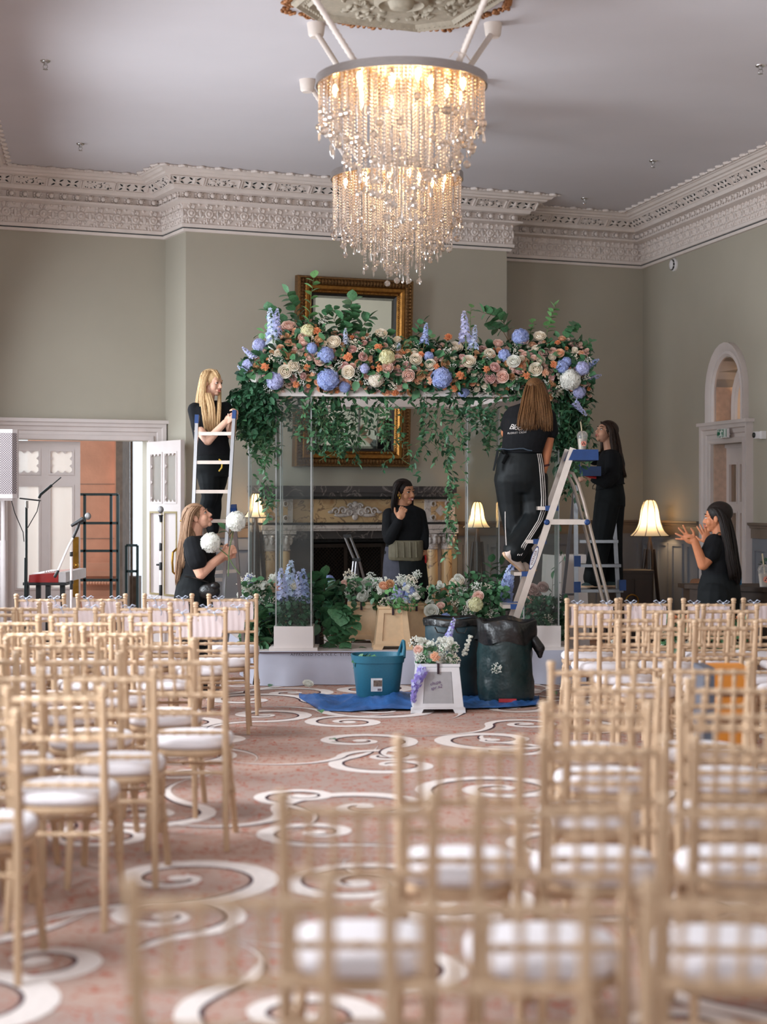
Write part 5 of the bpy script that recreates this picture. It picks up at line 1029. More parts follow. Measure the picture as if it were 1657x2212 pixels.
# fallen leaves and clippings
rl = random.Random(77)
for i, (px, py, w, lb) in enumerate(((735, 1405, .11, 'fallen leaf on the stage edge left of the front tan bucket'), (790, 1388, .13, 'long fallen leaf at the foot of the left tan bucket'), (706, 1400, .09, 'fallen leaf on the stage beside the left column plinth'), (775, 1404, .08, 'dark fallen leaf on the stage edge below the tan buckets'), (725, 1604, .07, 'single green leaf lying on the aisle carpet'), (590, 1484, .1, 'green clipping on the carpet below the stage skirt'), (690, 1545 - 5, .1, 'green leaf lying on the blue tarpaulin'), (1185, 1500, .12, 'green clippings on the carpet right of the bags'))):
    z = ZS if py < 1420 else (.018 if px == 690 else .003); d = (EYE - z) * F / (py - HY); mb = MB(); leaf_geo(mb, Matrix.Rotation(rl.uniform(0, 6), 4, 'Z'), w, w * .3, .2, 0, .1); o = mb.build('fallen_leaf', m_leaf, None, 180, (((px - CX) * d / F), d, z + .02)); tag(o, lb, 'leaf')
for px, py, lb, c in ((935, 1535, 'peach blossom dropped on the carpet at the white bucket', 'peach'), (665, 1487, 'white blossom dropped on the carpet below the stage', 'white')):
    d = EYE * F / (py - HY) - .05; o = link('fallen_blossom', FL['rose', c], None, on(px, d, .035), (.5, .2, 0), .045); tag(o, lb, 'flower')
# teal tub
m_teal = mat('speckled_teal_plastic', (36, 100, 122), .5, var=.10, scale=160)
dT = EYE * F / (1525 - HY) + .18; tb = on(816, dT, 0)
t = thing('garden_tub', 'teal plastic tub with loop handle and printed label on blue tarpaulin', 'bucket', tb, .12)
h = .395; mb = MB(); mb.lathe([(.15, 0), (.16, .01), (.198, h - .06), (.206, h - .058), (.212, h), (.204, h), (.192, h - .06), (.15, .02), (.02, .02)], 40, sq=3.2); mb.build('tub_wall', m_teal, t, 50)
for s in (1, -1):
    mb = MB(); k = .198; pts = [(s * k * .95, -.13, h - .02), (s * k * 1.02, -.1, h + .05), (s * k * 1.05, -.03, h + .1), (s * k * 1.05, .03, h + .1), (s * k * 1.02, .1, h + .05), (s * k * .95, .13, h - .02)]; mb.tube(pts, [.02, .014, .013, .013, .014, .02], 8)
    if s == 1: mb.build('handle', m_teal, t, 60)
for nm, q, lo, hi in (('label_sticker', mat('sticker_white', (216, 214, 214), .5), (-.075, 0, .115), (.015, .002, .22)), ('label_picture', mat('sticker_brown', (110, 92, 80), .5, var=.6, scale=60), (-.055, -.002, .155), (.013, .001, .205)), ('label_barcode', mat('sticker_grey', (120, 110, 120), .5, var=.5, scale=120, stretch=(6, 1, .1)), (-.022, -.002, .12), (.008, .001, .138))):
    mb = MB(); mb.b2(lo, hi); o = mb.build(nm, q, t, None, (0, -.172, 0)); o.rotation_euler = (.09, 0, -.02); o.location = (0, -.168, .0)
for k in range(1):
    bu = bunch('leaf_clippings', 'bent pale clippings heaped in the teal tub', tb + Vector((0, 0, h)), [], [(768, 806, 1424, 1438, dT, 40)], 21, None, m_leaf, (.06, .1))
# blue tarpaulin
m_tarp = mat('blue_tarpaulin', (44, 90, 150), .4, var=.35, scale=7, bump=.5, bscale=26)
def tarp(label, outline, hfun, seed):
    r = random.Random(seed); NX, NY = 44, 12; vs = []; x0, x1 = outline[0]; rows = outline[1]
    for j in range(NY + 1):
        for i in range(NX + 1):
            u = i / NX; v = j / NY; px = x0 + (x1 - x0) * u; pa = np.interp(px, [q[0] for q in rows], [q[1] for q in rows]); pb = np.interp(px, [q[0] for q in rows], [q[2] for q in rows]); py = pa + (pb - pa) * v
            d = EYE * F / (py - HY); p = on(px, d, .006 + max(0, hfun(px, u, v)) + (.026 * abs(math.sin(px * .06 + v * 5) * math.sin(v * 7 + px * .03)) + .010 * abs(math.sin(px * .17 - v * 11))) * min(1, 5 * v * (1 - v) + .12)); vs.append(p)
    mb = MB(); mb.add(vs, [(j * (NX + 1) + i, j * (NX + 1) + i + 1, (j + 1) * (NX + 1) + i + 1, (j + 1) * (NX + 1) + i) for j in range(NY) for i in range(NX)]); o = mb.build('tarpaulin', m_tarp, None, 180); q = o.modifiers.new('t', 'SOLIDIFY'); q.thickness = .004; return tag(o, label, 'tarpaulin')
tarp('crumpled blue tarpaulin spread under the teal tub and white bucket', ((646, 895), [(646, 1505, 1509), (690, 1502, 1536), (760, 1502, 1539), (800, 1500, 1538), (895, 1496, 1536)]), lambda px, u, v: .065 * math.exp(-((px - 835) / 60) ** 2) * math.exp(-((v - .75) / .22) ** 2) + .03 * math.sin(u * 9) ** 2 * v * (1 - v) * 4, 1)
tarp('strip of blue tarpaulin showing under the dark green bag', ((1000, 1165), [(1000, 1505, 1534), (1100, 1508, 1532), (1165, 1512, 1526)]), lambda px, u, v: .01, 2)
# dark bags
m_bagg = mat('woven_green_sack', (16, 44, 46), .35, var=.35, scale=7, bump=.9, bscale=12, spec=.7); m_bagk = mat('black_bin_film', (16, 17, 19), .32, var=.3, bump=.8, bscale=16, spec=.7); m_bagg2 = mat('dull_green_sack', (34, 56, 64), .5, var=.3, scale=6, bump=.6, bscale=12)
def sack(name, label, base, r, h, body, lip, lean, seed, liner=True):
    t = thing(name, label, 'bag', base); rr2 = random.Random(seed); n = 40
    def ring(rad, z, amp): return [((rad + amp * (math.sin(3 * a + z * 9 + seed) + .6 * math.sin(7 * a + z * 17) + .4 * math.sin(13 * a - z * 21))) * math.cos(a) + lean * z, (rad + amp * math.sin(5 * a + z * 12)) * math.sin(a), z + amp * .8 * math.sin(4 * a + seed) * (z > .1)) for a in [2 * math.pi * k / n for k in range(n)]]
    mb = MB(); mb.loft([ring(r * .97, .0, .004), ring(r * 1.02, .05, .008), ring(r, h * .25, .009), ring(r * .985, h * .42, .010), ring(r * 1.0, h * .6, .009), ring(r * .97, h * .8, .009), ring(r * .98, h * .97, .008), ring(r * .9, h * .97, .008), ring(r * .86, h * .6, .01), ring(r * .3, h * .55, .01)], cap=True); mb.build('sack_body', body, t, 180)
    mb = MB()
    if liner: mb.loft([ring(r * .9, h * .72, .012), ring(r * .93, h * .9, .012), ring(r * .97, h * 1.05, .016), ring(r * 1.06, h * 1.02, .018), ring(r * 1.07, h * .88, .02), ring(r * 1.05, h * .76 , .022)], cap=False)
    else: mb.loft([ring(r * .93, h * .9, .006), ring(r * 1.0, h * 1.0, .008), ring(r * 1.03, h * .97, .008), ring(r * 1.02, h * .9, .008)], cap=False)
    mb.build('liner' if liner else 'rim', lip, t, 180); return t
dB = EYE * F / (1524 - HY) + .2; sb_ = sack('garden_sack', 'dark green woven sack lined with a black bin bag', on(1092, dB, .008), .222, .635, m_bagg, m_bagk, .0, 2)
mb = MB(); mb.box((.0, -.232, .035), (.14, .006, .028)); mb.build('red_tag', mat('red_tag', (190, 52, 58), .5), sb_, None)
mb = MB(); mb.capsule((.225, -.02, .50), .04, (.27, -.03, .43), .045, 12); mb.capsule((.27, -.03, .43), .045, (.275, -.03, .37), .02, 12); mb.build('knotted_end', m_bagk, sb_)
o = link('white_sprig', FL['filler_sprig', 'white'], None, on(1072, dB - .28, .30), (1.2, .3, .4), .045); tag(o, 'small white flower sprig caught on the front of the green sack', 'flower')
sb2 = sack('garden_sack', 'dull green pop-up sack standing behind the white flower bucket', on(977, dB + .42, 0), .225, .66, m_bagg2, m_bagk, .0, 5, False)
for s in (-.1, .06): mb = MB(); mb.tube([(s - .05, -.22, .59), (s - .03, -.245, .55), (s + .03, -.245, .545), (s + .05, -.225, .585)], .009, 6, flat=.5); mb.build('handle', m_bagk, sb2)
# ---------------------------------------------------------------- ladders
m_alu = mat('satin_aluminium', (172, 170, 172), .3, .9, var=.06, stretch=(1, 1, .1)); m_blue = mat('navy_plastic', (22, 58, 112), .45); m_alup = mat('warm_painted_aluminium', (198, 184, 174), .3, .75, var=.05)
def rail(mb, a, b, w=.028, t=.062, m=0, side=Vector((0, 1, 0))):
    a = Vector(a); b = Vector(b); d = (b - a).normalized(); u = (side - d * side.dot(d)).normalized(); v = d.cross(u)
    mb.loft([[p + u * t / 2 * su + v * w / 2 * sv for su, sv in ((-1, -1), (1, -1), (1, 1), (-1, 1))] for p in (a, b)], m)
LD = 14.42
la = thing('extension_ladder', 'aluminium extension ladder with blue end caps at the arch left corner', 'ladder', (0, 0, 0))
tl, tr = W(425.5, 908, LD + .0), W(506, 898, LD); bl_, br = W(403, 1487, LD - .28), W(470, 1487, LD - .28); bl_.z = br.z = 0
for a, b in ((tl, bl_), (tr, br)): mb = MB(); rail(mb, a, b); mb.build('rail', m_alu, la, None); mb = MB(); d = (a - b).normalized(); rail(mb, a - d * .03, a + d * .045, .034, .068); mb.build('end_cap', m_blue, la, None)
for py in (937, 999, 1062, 1125, 1188, 1250, 1312, 1374, 1436):
    a = tl.lerp(bl_, (py - 908) / (1487 - 908)); b = tr.lerp(br, (py - 898) / (1487 - 898)); mb = MB(); rail(mb, a, b, .03, .036, side=Vector((0, 1, 0))); mb.build('rung', m_alup, la, None)
t2l, t2r = W(436, 1108, LD + .20), W(505, 1100, LD + .20); b2l, b2r = W(440, 1478, LD + .75), W(532, 1478, LD + .75); b2l.z = b2r.z = 0
for a, b in ((t2l, b2l), (t2r, b2r)): mb = MB(); rail(mb, a, b); mb.build('rail', m_alu, la, None); mb = MB(); d = (a - b).normalized(); rail(mb, a - d * .05, a + d * .03, .05, .09); mb.build('end_cap', m_blue, la, None)
for k in range(1, 6): u = k / 6 + .02; mb = MB(); rail(mb, t2l.lerp(b2l, u), t2r.lerp(b2r, u), .03, .036); mb.build('rung', m_alup, la, None)
# white step ladder (side-on), on the stage
SN, SF = 14.02, 14.42
sl = thing('step_ladder', 'pale aluminium step ladder with navy top tray, standing before the stage', 'ladder', (0, 0, 0))
for d in (SN, SF):
    tp_ = W(1238, 968, SN); tp_.y = d; f0 = W(1060, 1491, SN); f0.y = d; f0.z = 0; k0 = W(1222, 1018, SN); k0.y = d; r0 = W(1366, 1491, SN); r0.y = d; r0.z = 0
    mb = MB(); rail(mb, tp_, f0, .055, .03, side=Vector((0, 1, 0))); mb.build('front_leg', m_alup, sl, None)
    mb = MB(); pts = [k0, W(1238, 1022, SN), W(1250, 1045, SN), W(1262, 1085, SN), r0]; pts = [Vector((p.x, d + .03, p.z)) for p in pts]; mb.tube(pts, .026, 8, flat=.6); mb.build('rear_leg', m_alup, sl)
    for e in (f0, r0): mb = MB(); mb.box(e + Vector((0, 0, .02)), (.075, .05, .04)); mb.build('foot', m_blue, sl, None)
    mb = MB(); q = W(1180, 1130, SN); q2 = W(1267, 1130, SN); mb.b2((q.x, d - .05 if d == SN else d + .02, q.z - .012), (q2.x, d - .03 if d == SN else d + .04, q.z + .03)); mb.build('side_brace', m_alup, sl, None)
    for q in (q, q2): mb = MB(); mb.lathe([(.024, 0), (.024, .02), (.014, .03)], 14, (q.x, d - .05, q.z + .008), Matrix.Rotation(math.pi / 2, 3, 'X')); mb.build('pivot_bolt', m_blue, sl)
for py, px in ((1022, 1218), (1094, 1191), (1166, 1165), (1236, 1140), (1307, 1116), (1378, 1091), (1444, 1069)):
    if py == 1022: continue
    c = W(px, py, SN); mb = MB(); mb.b2((c.x - .115, SN + .01, c.z - .03), (c.x + .03, SF - .01, c.z)); mb.build('tread', m_alup, sl, None)
    for y in (SN + .0, SF - .04): mb = MB(); mb.b2((c.x - .05, y - .005, c.z - .036), (c.x + .06, y + .045, c.z + .006)); mb.build('tread_cap', m_blue, sl, None)
c = W(1243, 984, SN); mb = MB(); mb.loft([[(c.x - .06, SN - .04, c.z - .04), (c.x + .19, SN - .04, c.z - .04), (c.x + .19, SF + .04, c.z - .04), (c.x - .06, SF + .04, c.z - .04)], [(c.x - .02, SN - .03, c.z + .05), (c.x + .19, SN - .03, c.z + .05), (c.x + .19, SF + .03, c.z + .05), (c.x - .02, SF + .03, c.z + .05)]]); mb.build('top_tray', m_blue, sl, None)
mb = MB(); lg = W(1153, 1205, SN); ov = [(.105 * math.cos(a), .024 * math.sin(a)) for a in [2 * math.pi * k / 24 for k in range(24)]]; ang = math.atan2(W(1238, 968, SN).z - W(1060, 1491, SN).z, W(1238, 968, SN).x - W(1060, 1491, SN).x)
lab = bpy.data.objects.new('maker_label', None); COL.objects.link(lab); lab.parent = sl; lab.location = (lg.x, SN - .0165, lg.z); lab.rotation_euler = (0, -ang, 0)
mb.prism(ov, .002); mb.build('label_oval', mat('navy_print', (40, 52, 104), .5), lab, None); mb = MB(); mb.prism([(x * .88, z * .78) for x, z in ov], .002); mb.build('label_field', mat('sticker_white', (216, 214, 214), .5), lab, None, (0, -.0012, 0))
me = text_mesh('WERNER', .032, .0005, space=1.05); me.materials.append(mat('maroon_print', (96, 40, 58), .5)); me.transform(Matrix.Rotation(math.pi / 2, 4, 'X')); link('lettering', me, lab, (0, -.0022, 0))
# second step ladder, further back, seen front-on
s2 = thing('step_ladder', 'grey second step ladder behind the pale one, under the woman in black', 'ladder', (0, 0, 0)); D2 = 15.75
m_alug = mat('grey_aluminium', (150, 152, 156), .32, .85, var=.06)
for px0, px1, d0_, d1_ in ((1243, 1246, D2 - .12, D2 - .12), (1320, 1345, D2 + .1, D2 + .05)): a = W(px0, 1010, d0_); b = W(px1, 1385, d1_); b.z = 0; mb = MB(); rail(mb, a, b, .04, .03); mb.build('front_leg', m_alug, s2, None)
for px0, px1 in ((1243, 1200), (1325, 1300)): a = W(px0, 1040, D2 + .1); b = W(px1, 1385, D2 + .6); b.z = 0; mb = MB(); rail(mb, a, b, .03, .03); mb.build('rear_leg', m_alug, s2, None)
for py, w0, w1 in ((1272, 1252, 1343), (1218, 1250, 1338), (1166, 1249, 1332)): a = W(w0, py, D2); b = W(w1, py, D2); mb = MB(); mb.b2((a.x, D2 - .12, a.z - .028), (b.x, D2 + .13, a.z)); mb.build('tread', m_alug, s2, None)
for px, py in ((1246, 1006), (1247, 1212), (1247, 1268), (1345, 1264)): c = W(px, py, D2 - .13); mb = MB(); mb.box(c, (.06, .05, .10)); mb.build('joint_cap', m_blue, s2, None)
a = W(1214, 1284, D2 + .3); b = W(1246, 1284, D2 + .3); mb = MB(); mb.tube([a, b], .012, 6); mb.build('rear_brace', m_alug, s2)
# tool tray hung on it
c = W(1268, 1012, D2 - .2); mb = MB(); mb.b2((c.x - .06, c.y - .02, c.z - .07), (c.x + .13, c.y + .12, c.z + .02)); tag(mb.build('tool_tray', m_blue, None, None), 'navy plastic tool tray at the top of the grey step ladder', 'tray')
# little folding steps by the hearth
s3 = thing('folding_steps', 'small silver folding steps with black joints before the fireplace', 'ladder', (0, 0, 0)); D3 = 16.35
def bar3(a, b, r=.013, m=m_alu, n='tube'): mb = MB(); mb.tube([W(*a, D3), W(*b, D3 + (.2 if a[1] > 1200 and b[0] > a[0] else 0))], r, 8); mb.build(n, m, s3)
for a, b in (((745, 1160), (764, 1206)), ((756, 1158), (775, 1206)), ((764, 1212), (750, 1330)), ((770, 1212), (755, 1375)), ((776, 1212), (800, 1300)), ((770, 1215), (790, 1375))): bar3(a, b)
for c, s in (((750, 1158), (.075, .05, .03)), ((770, 1209), (.08, .06, .03)), ((752, 1245), (.08, .05, .05))): mb = MB(); mb.box(W(*c, D3), s); mb.build('joint', m_blk, s3, None)
mb = MB(); a = W(742, 1290, D3); b = W(800, 1290, D3); mb.b2((a.x, D3 - .02, a.z), (b.x, D3 + .2, a.z + .025)); mb.build('tread', m_blk, s3, None)
# ---------------------------------------------------------------- lamps
m_shade = mat('cream_lamp_silk', (246, 232, 206), .8, var=.02, emit=(255, 226, 180), estr=.16)
def translucent(m, k):
    nt = m.node_tree; L = nt.links.new; o = nt.nodes['Material Output']; t = nt.nodes.new('ShaderNodeBsdfTranslucent'); t.inputs[0].default_value = (.98, .86, .66, 1); x = nt.nodes.new('ShaderNodeMixShader'); x.inputs[0].default_value = k; L(nt.nodes['Principled BSDF'].outputs[0], x.inputs[1]); L(t.outputs[0], x.inputs[2]); L(x.outputs[0], o.inputs[0])
translucent(m_shade, .42); m_rib = mat('dark_lamp_piping', (58, 50, 40), .7); m_wood = mat('dark_walnut', (52, 38, 30), .4, var=.25, scale=6, stretch=(1, 1, .15))
def floor_lamp(label, px, py_t, py_b, d, k=1.0, power=16):
    b = on(px, d, 0); zt, zb = zy(py_t, d), zy(py_b, d); h = zt - zb; t = thing('floor_lamp', label, 'lamp', b, 0, 'lit bell-shaded floor lamps')
    prof = [(.10, 0), (.155, .05), (.2, .14), (.245, .3), (.27, .5), (.30, .64), (.345, .76), (.42, .88), (.545, 1.0)]
    P = [(r * h * k, zt - u * h) for r, u in prof]; mb = MB(); mb.lathe(P, 40, cap=False); mb.build('shade', m_shade, t, 60)
    mb = MB()
    for i in range(8): a = 2 * math.pi * i / 8 + .39; mb.tube([((r + .003) * math.cos(a), (r + .003) * math.sin(a), z) for r, z in P], .0045, 5)
    for r, z in (P[0], P[-1]): mb.tube([((r + .002) * math.cos(a), (r + .002) * math.sin(a), z) for a in [2 * math.pi * j / 40 for j in range(41)]], .005, 5)
    mb.build('shade_piping', m_rib, t)
    mb = MB(); mb.lathe([(.17, 0), (.175, .02), (.15, .05), (.06, .08), (.045, .14), (.05, .3), (.04, .34), (.045, zb - .25), (.03, zb - .1), (.018, zb - .05), (.014, zb + h * .5)], 18)
    for i in range(3): a = i * 2.094 + .5; mb.tube([(.05 * math.cos(a), .05 * math.sin(a), zb - .15), (.12 * math.cos(a), .12 * math.sin(a), .5), (.2 * math.cos(a), .2 * math.sin(a), 0)], .022, 8)
    mb.build('stand', m_wood, t)
    mb = MB(); mb.ell((0, 0, zb + h * .42), (.035, .035, .05)); mb.build('bulb', m_bulb, t)
    l = bpy.data.lights.new('lamp_light', 'POINT'); l.energy = power; l.color = (1, .70, .40); l.shadow_soft_size = .07; o = bpy.data.objects.new('lamp_light', l); COL.objects.link(o); o.parent = t; o.location = (0, 0, zb + h * .42)
floor_lamp('lit bell-shaded floor lamp in the back right corner by the grey panelling', 1404, 1080, 1158, 19.1)
floor_lamp('lit bell-shaded floor lamp at the fireplace right end, seen through the clear column', 1031, 1084, 1140, 18.0, 1.02, 10)
floor_lamp('lit bell-shaded floor lamp at the fireplace left end, partly hidden by the pilaster', 553, 1066, 1118, 17.25, 1.0, 10)
# ---------------------------------------------------------------- left: speaker, stands, keyboard, racks
m_spk = mat('off_white_speaker', (196, 187, 186), .5, var=.03)
def grille():
    m = bpy.data.materials.new('speaker_grille'); m.use_nodes = True; nt = m.node_tree; L = nt.links.new; b = nt.nodes['Principled BSDF']; b.inputs['Roughness'].default_value = .5
    tc = nt.nodes.new('ShaderNodeTexCoord'); mp = nt.nodes.new('ShaderNodeMapping'); L(tc.outputs['Object'], mp.inputs[0]); mp.inputs['Scale'].default_value = (75, .001, 75); mp.inputs['Rotation'].default_value = (0, .785, 0)
    v = nt.nodes.new('ShaderNodeTexVoronoi'); v.inputs['Randomness'].default_value = 0; v.inputs['Scale'].default_value = 1; L(mp.outputs[0], v.inputs[0]); r = nt.nodes.new('ShaderNodeValToRGB'); r.color_ramp.elements[0].position = .36; r.color_ramp.elements[1].position = .46
    r.color_ramp.elements[0].color = lin((70, 60, 64)) + (1,); r.color_ramp.elements[1].color = lin((172, 162, 162)) + (1,); L(v.outputs['Distance'], r.inputs[0]); L(r.outputs[0], b.inputs['Base Color']); return m
dS = 13.6; zb, zt = zy(1076, dS), zy(927, dS); t = thing('loudspeaker', 'white loudspeaker on a white pole at the left edge', 'speaker', on(-6, dS, 0), .2)
k = dS / F; mb = MB(); x1 = 44 * k; P_ = [(-x1 - .02, .0), (x1 - .045, 0), (x1 - .005, .035), (x1, .30), (-x1, .33)]; mb.loft([[(x, y, zb) for x, y in P_], [(x, y, zt) for x, y in P_]]); mb.build('cabinet', m_spk, t, None)
mb = MB(); mb.loft([[(-x1, -.006, z), (x1 - .047, -.006, z), (x1 - .012, .025, z), (x1 - .02, .05, z), (-x1, .05, z)] for z in (zb + .035, zt - .03)]); mb.build('grille', grille(), t, None)
mb = MB(); mb.lathe([(.02, 0), (.02, zb)], 14, (.045, .15, 0)); mb.lathe([(.027, .4), (.027, zb - .35)], 14, (.045, .15, 0)); mb.b2((-.03, .08, zb - .02), (.12, .25, zb)); mb.build('pole', m_spk, t)
for a in (.3, 2.4, 4.5): mb = MB(); mb.tube([(.045, .15, .55), (.045 + .4 * math.cos(a), .15 + .4 * math.sin(a), .01)], .014, 8); mb.build('leg', m_spk, t)
mb = MB(); mb.capsule((.06, .12, .62), .014, (.12, .12, .62), .018, 8); mb.build('clamp_knob', m_spk, t)
m_ms = mat('stand_black_green', (28, 42, 44), .45); m_mw2 = mat('white_stand_tube', (222, 212, 210), .4)
dM = 14.4; t = thing('music_stand', 'dark music stand with slim tablet holder and gooseneck aerial', 'stand', on(57, dM, 0))
b = lambda px, py: (W(px, py, dM) - on(57, dM, 0))
mb = MB(); mb.tube([b(57, 1096), b(57, 1210)], .011, 8); mb.tube([b(56, 1205), b(55, 1480)], .015, 8); mb.build('pole', m_ms, t)
mb = MB(); mb.tube([b(58, 1082), b(58, 1098)], .012, 8); mb.build('clamp', m_chr, t)
mb = MB(); mb.loft([[b(42, 1075), b(86, 1080), b(86, 1083), b(42, 1078)], [p + Vector((0, .05, 0)) for p in (b(42, 1075), b(86, 1080), b(86, 1083), b(42, 1078))]]); mb.build('tablet_holder', m_blk, t, None)
mb = MB(); mb.tube([b(84, 1076), b(88, 1068), b(112, 1048)], .012, 8); mb.tube([b(112, 1048), b(132, 1031)], .005, 6); mb.build('aerial', m_ms, t)
mb = MB(); mb.tube([b(25, 1082), b(32, 1108), b(50, 1150), b(52, 1170)], .004, 5); mb.tube([b(85, 1083), b(80, 1105), b(60, 1140)], .004, 5); mb.build('cable', m_blk, t)
for a in (.2, 2.3, 4.4): mb = MB(); mb.tube([(0, 0, .3), (.3 * math.cos(a), .3 * math.sin(a), .008)], .01, 6); mb.build('leg', m_ms, t)
# keyboard on its stand
dK = 14.7; kb = on(106, dK, zy(1254, dK)); m_red = mat('red_lacquer', (178, 34, 36), .25, coat=.5)
t = thing('keyboard_stand', 'black folding stand holding the red keyboard', 'stand', on(106, dK, 0))
zk = zy(1256, dK); mb = MB(); mb.b2((-.21, -.1, zk - .03), (.17, .25, zk - .005)); mb.build('top_bar', m_blk, t, None)
for x in (-.2, -.09, .0, .12): mb = MB(); mb.b2((x - .02, -.06 + abs(x) * .3, 0), (x + .02, -.02 + abs(x) * .3, zk - .03)); mb.build('leg', m_blk, t, None)
t = thing('keyboard', 'red stage keyboard with silver end panel on black stand', 'keyboard', (kb.x, kb.y, zk - .004))
mb = MB(); mb.loft([[(-.16, -.1, 0), (.10, -.1, 0), (.10, .9, 0), (-.16, .9, 0)], [(-.155, -.1, .065), (.10, -.1, .085), (.10, .9, .085), (-.155, .9, .065)]]); mb.build('case', m_red, t, None)
mb = MB(); mb.b2((.10, -.09, .0), (.165, .9, .088)); mb.build('end_panel', mat('silver_panel', (196, 190, 190), .35, .6), t, None)
mb = MB(); [mb.lathe([(.007, .085), (.006, .1)], 8, (-.02 + .02 * i, -.07, 0)) for i in range(5)]; mb.build('knob', m_white, t)
mb = MB(); mb.b2((-.14, -.08, .069), (-.06, .8, .076)); mb.build('keys', m_white, t, None)
# microphones
def mic(t, p, q, r=.024):
    p = Vector(p); q = Vector(q); d = (q - p).normalized(); mb = MB(); mb.tube([p, p + d * .05, q - d * .045], [.012, .016, .022], 12); mb.build('microphone_body', m_blk, t); mb = MB(); mb.ell(q, (.027, .027, .031), nu=12, nv=8); mb.build('microphone_grille', mat('steel_mesh', (150, 148, 148), .4, .8, bump=.5, bscale=300), t)
dm = 14.0; o0 = on(154, dm, 0); b = lambda px, py, dy=0: W(px, py, dm + dy) - o0
t = thing('boom_stand', 'white boom microphone stand with black microphone by the red keyboard', 'microphone stand', o0)
mb = MB(); mb.tube([b(154, 1190), b(154, 1480)], .011, 8); mb.build('pole', m_mw2, t); mb = MB(); mb.tube([b(122, 1240), b(148, 1180), b(160, 1158)], .009, 8); mb.build('boom', m_mw2, t)
mb = MB(); mb.tube([b(158, 1162), b(168, 1140), b(172, 1126)], .012, 8); mb.capsule(b(119, 1245), .013, b(125, 1234), .013, 8); mb.capsule(b(154, 1194), .014, b(154, 1200), .014, 8); mb.capsule(b(154, 1255), .013, b(154, 1272), .013, 8); mb.build('clutch', m_blk, t); mic(t, b(154, 1136), b(190, 1115))
for a in (.4, 2.5, 4.6): mb = MB(); mb.tube([(0, 0, .22), (.28 * math.cos(a), .28 * math.sin(a), .008)], .01, 6); mb.build('leg', m_mw2, t)
dm = 14.2; o0 = on(347, dm, 0); t = thing('microphone_stand', 'straight white microphone stand before the open panelled door', 'microphone stand', o0)
mb = MB(); mb.tube([b(348, 1130), b(347, 1265)], .009, 8); mb.tube([b(347, 1200), b(347, 1490)], .012, 8); mb.build('pole', m_mw2, t)
mb = MB(); mb.capsule(b(347, 1175), .013, b(347, 1188), .013, 8); mb.capsule(b(347, 1216), .014, b(347, 1230), .014, 8); mb.capsule(b(347, 1265), .014, b(347, 1285), .014, 8); mb.capsule(b(339, 1220), .008, b(347, 1220), .008, 8); mb.build('clutch', m_blk, t); mic(t, b(348, 1128), b(347, 1101))
mb = MB(); mb.lathe([(.13, 0), (.13, .012), (.03, .03)], 20); mb.build('foot_plate', m_blk, t)
# metal display racks in the doorway
m_rack = mat('dark_green_metal', (28, 52, 54), .45)
def rack(label, d, x0, x1, yt, xs, ys, th=.028):
    t = thing('metal_rack', label, 'rack', (0, 0, 0)); zt = zy(yt, d)
    for x in (x0, x1, *xs): c = on(x, d, 0); mb = MB(); mb.b2((c.x - th / 2, d - th / 2, 0), (c.x + th / 2, d + th / 2, zt)); mb.build('upright', m_rack, t, None)
    for y in (yt, *ys): z = zy(y, d); mb = MB(); mb.b2((on(x0, d, 0).x, d - th / 2, z - th / 2), (on(x1, d, 0).x, d + th / 2, z + th / 2)); mb.build('crossbar', m_rack, t, None)
rack('tall dark green metal grid rack in the open doorway', 18.15, 169, 255, 1068, (183, 240), (1130, 1190, 1253))
rack('low dark metal rack in the doorway beside the bright opening', 18.5, 273, 297, 1178, (), (1234,))
# ---------------------------------------------------------------- right: cups, table, panels, boxes
m_cup = thinmat('clear_cup', (238, 238, 236), .22, .05); m_drink = mat('milky_drink', (222, 204, 186), .4, var=.08); m_pink = mat('coral_print', (226, 140, 120), .5); m_straw = mat('paper_straw', (206, 190, 160), .6)
def cup(label, base, s):
    t = thing('iced_drink', label, 'cup', base); mb = MB(); mb.lathe([(.036 * s, 0), (.05 * s, .13 * s), (.053 * s, .132 * s), (.053 * s, .137 * s)], 22, cap=False); mb.build('cup_wall', m_cup, t)
    mb = MB(); mb.lathe([(.034 * s, .003), (.046 * s, .108 * s), (.01, .108 * s)], 22); mb.build('drink', m_drink, t)
    mb = MB(); mb.lathe([(.053 * s, .135 * s), (.05 * s, .15 * s), (.038 * s, .172 * s), (.016 * s, .182 * s)], 22, cap=False); mb.build('dome_lid', m_cup, t)
    mb = MB(); mb.tube([(.01, 0, .05 * s), (-.016 * s, 0, .27 * s)], .006 * s, 8); mb.build('straw', m_straw, t)
    lg = bpy.data.objects.new('cup_logo', None); COL.objects.link(lg); lg.parent = t; lg.location = (.008 * s, -.0455 * s, .062 * s); lg.rotation_euler = (-.108, 0, .17)
    c = [(.026 * s * math.cos(a), .026 * s * math.sin(a)) for a in [2 * math.pi * i / 24 for i in range(24)]]; mb = MB(); mb.prism(c, .002); mb.build('logo_disc', m_pink, lg, None)
    mb = MB()
    for q in ([(-.02, -.012), (-.004, -.012), (-.006, .004)], [(.02, -.012), (.004, -.012), (.006, .004)], [(-.007, .004), (.007, .004), (0, .016)]): mb.prism([(x * s, z * s) for x, z in q], .001, Matrix.Translation((0, -.001, 0)))
    mb.build('logo_figure', m_blk, lg, None)
c = W(1258, 968, 14.22); cup('iced drink in clear domed cup on the navy ladder tray', (c.x, 14.22, zy(984, SN) + .052), .9)
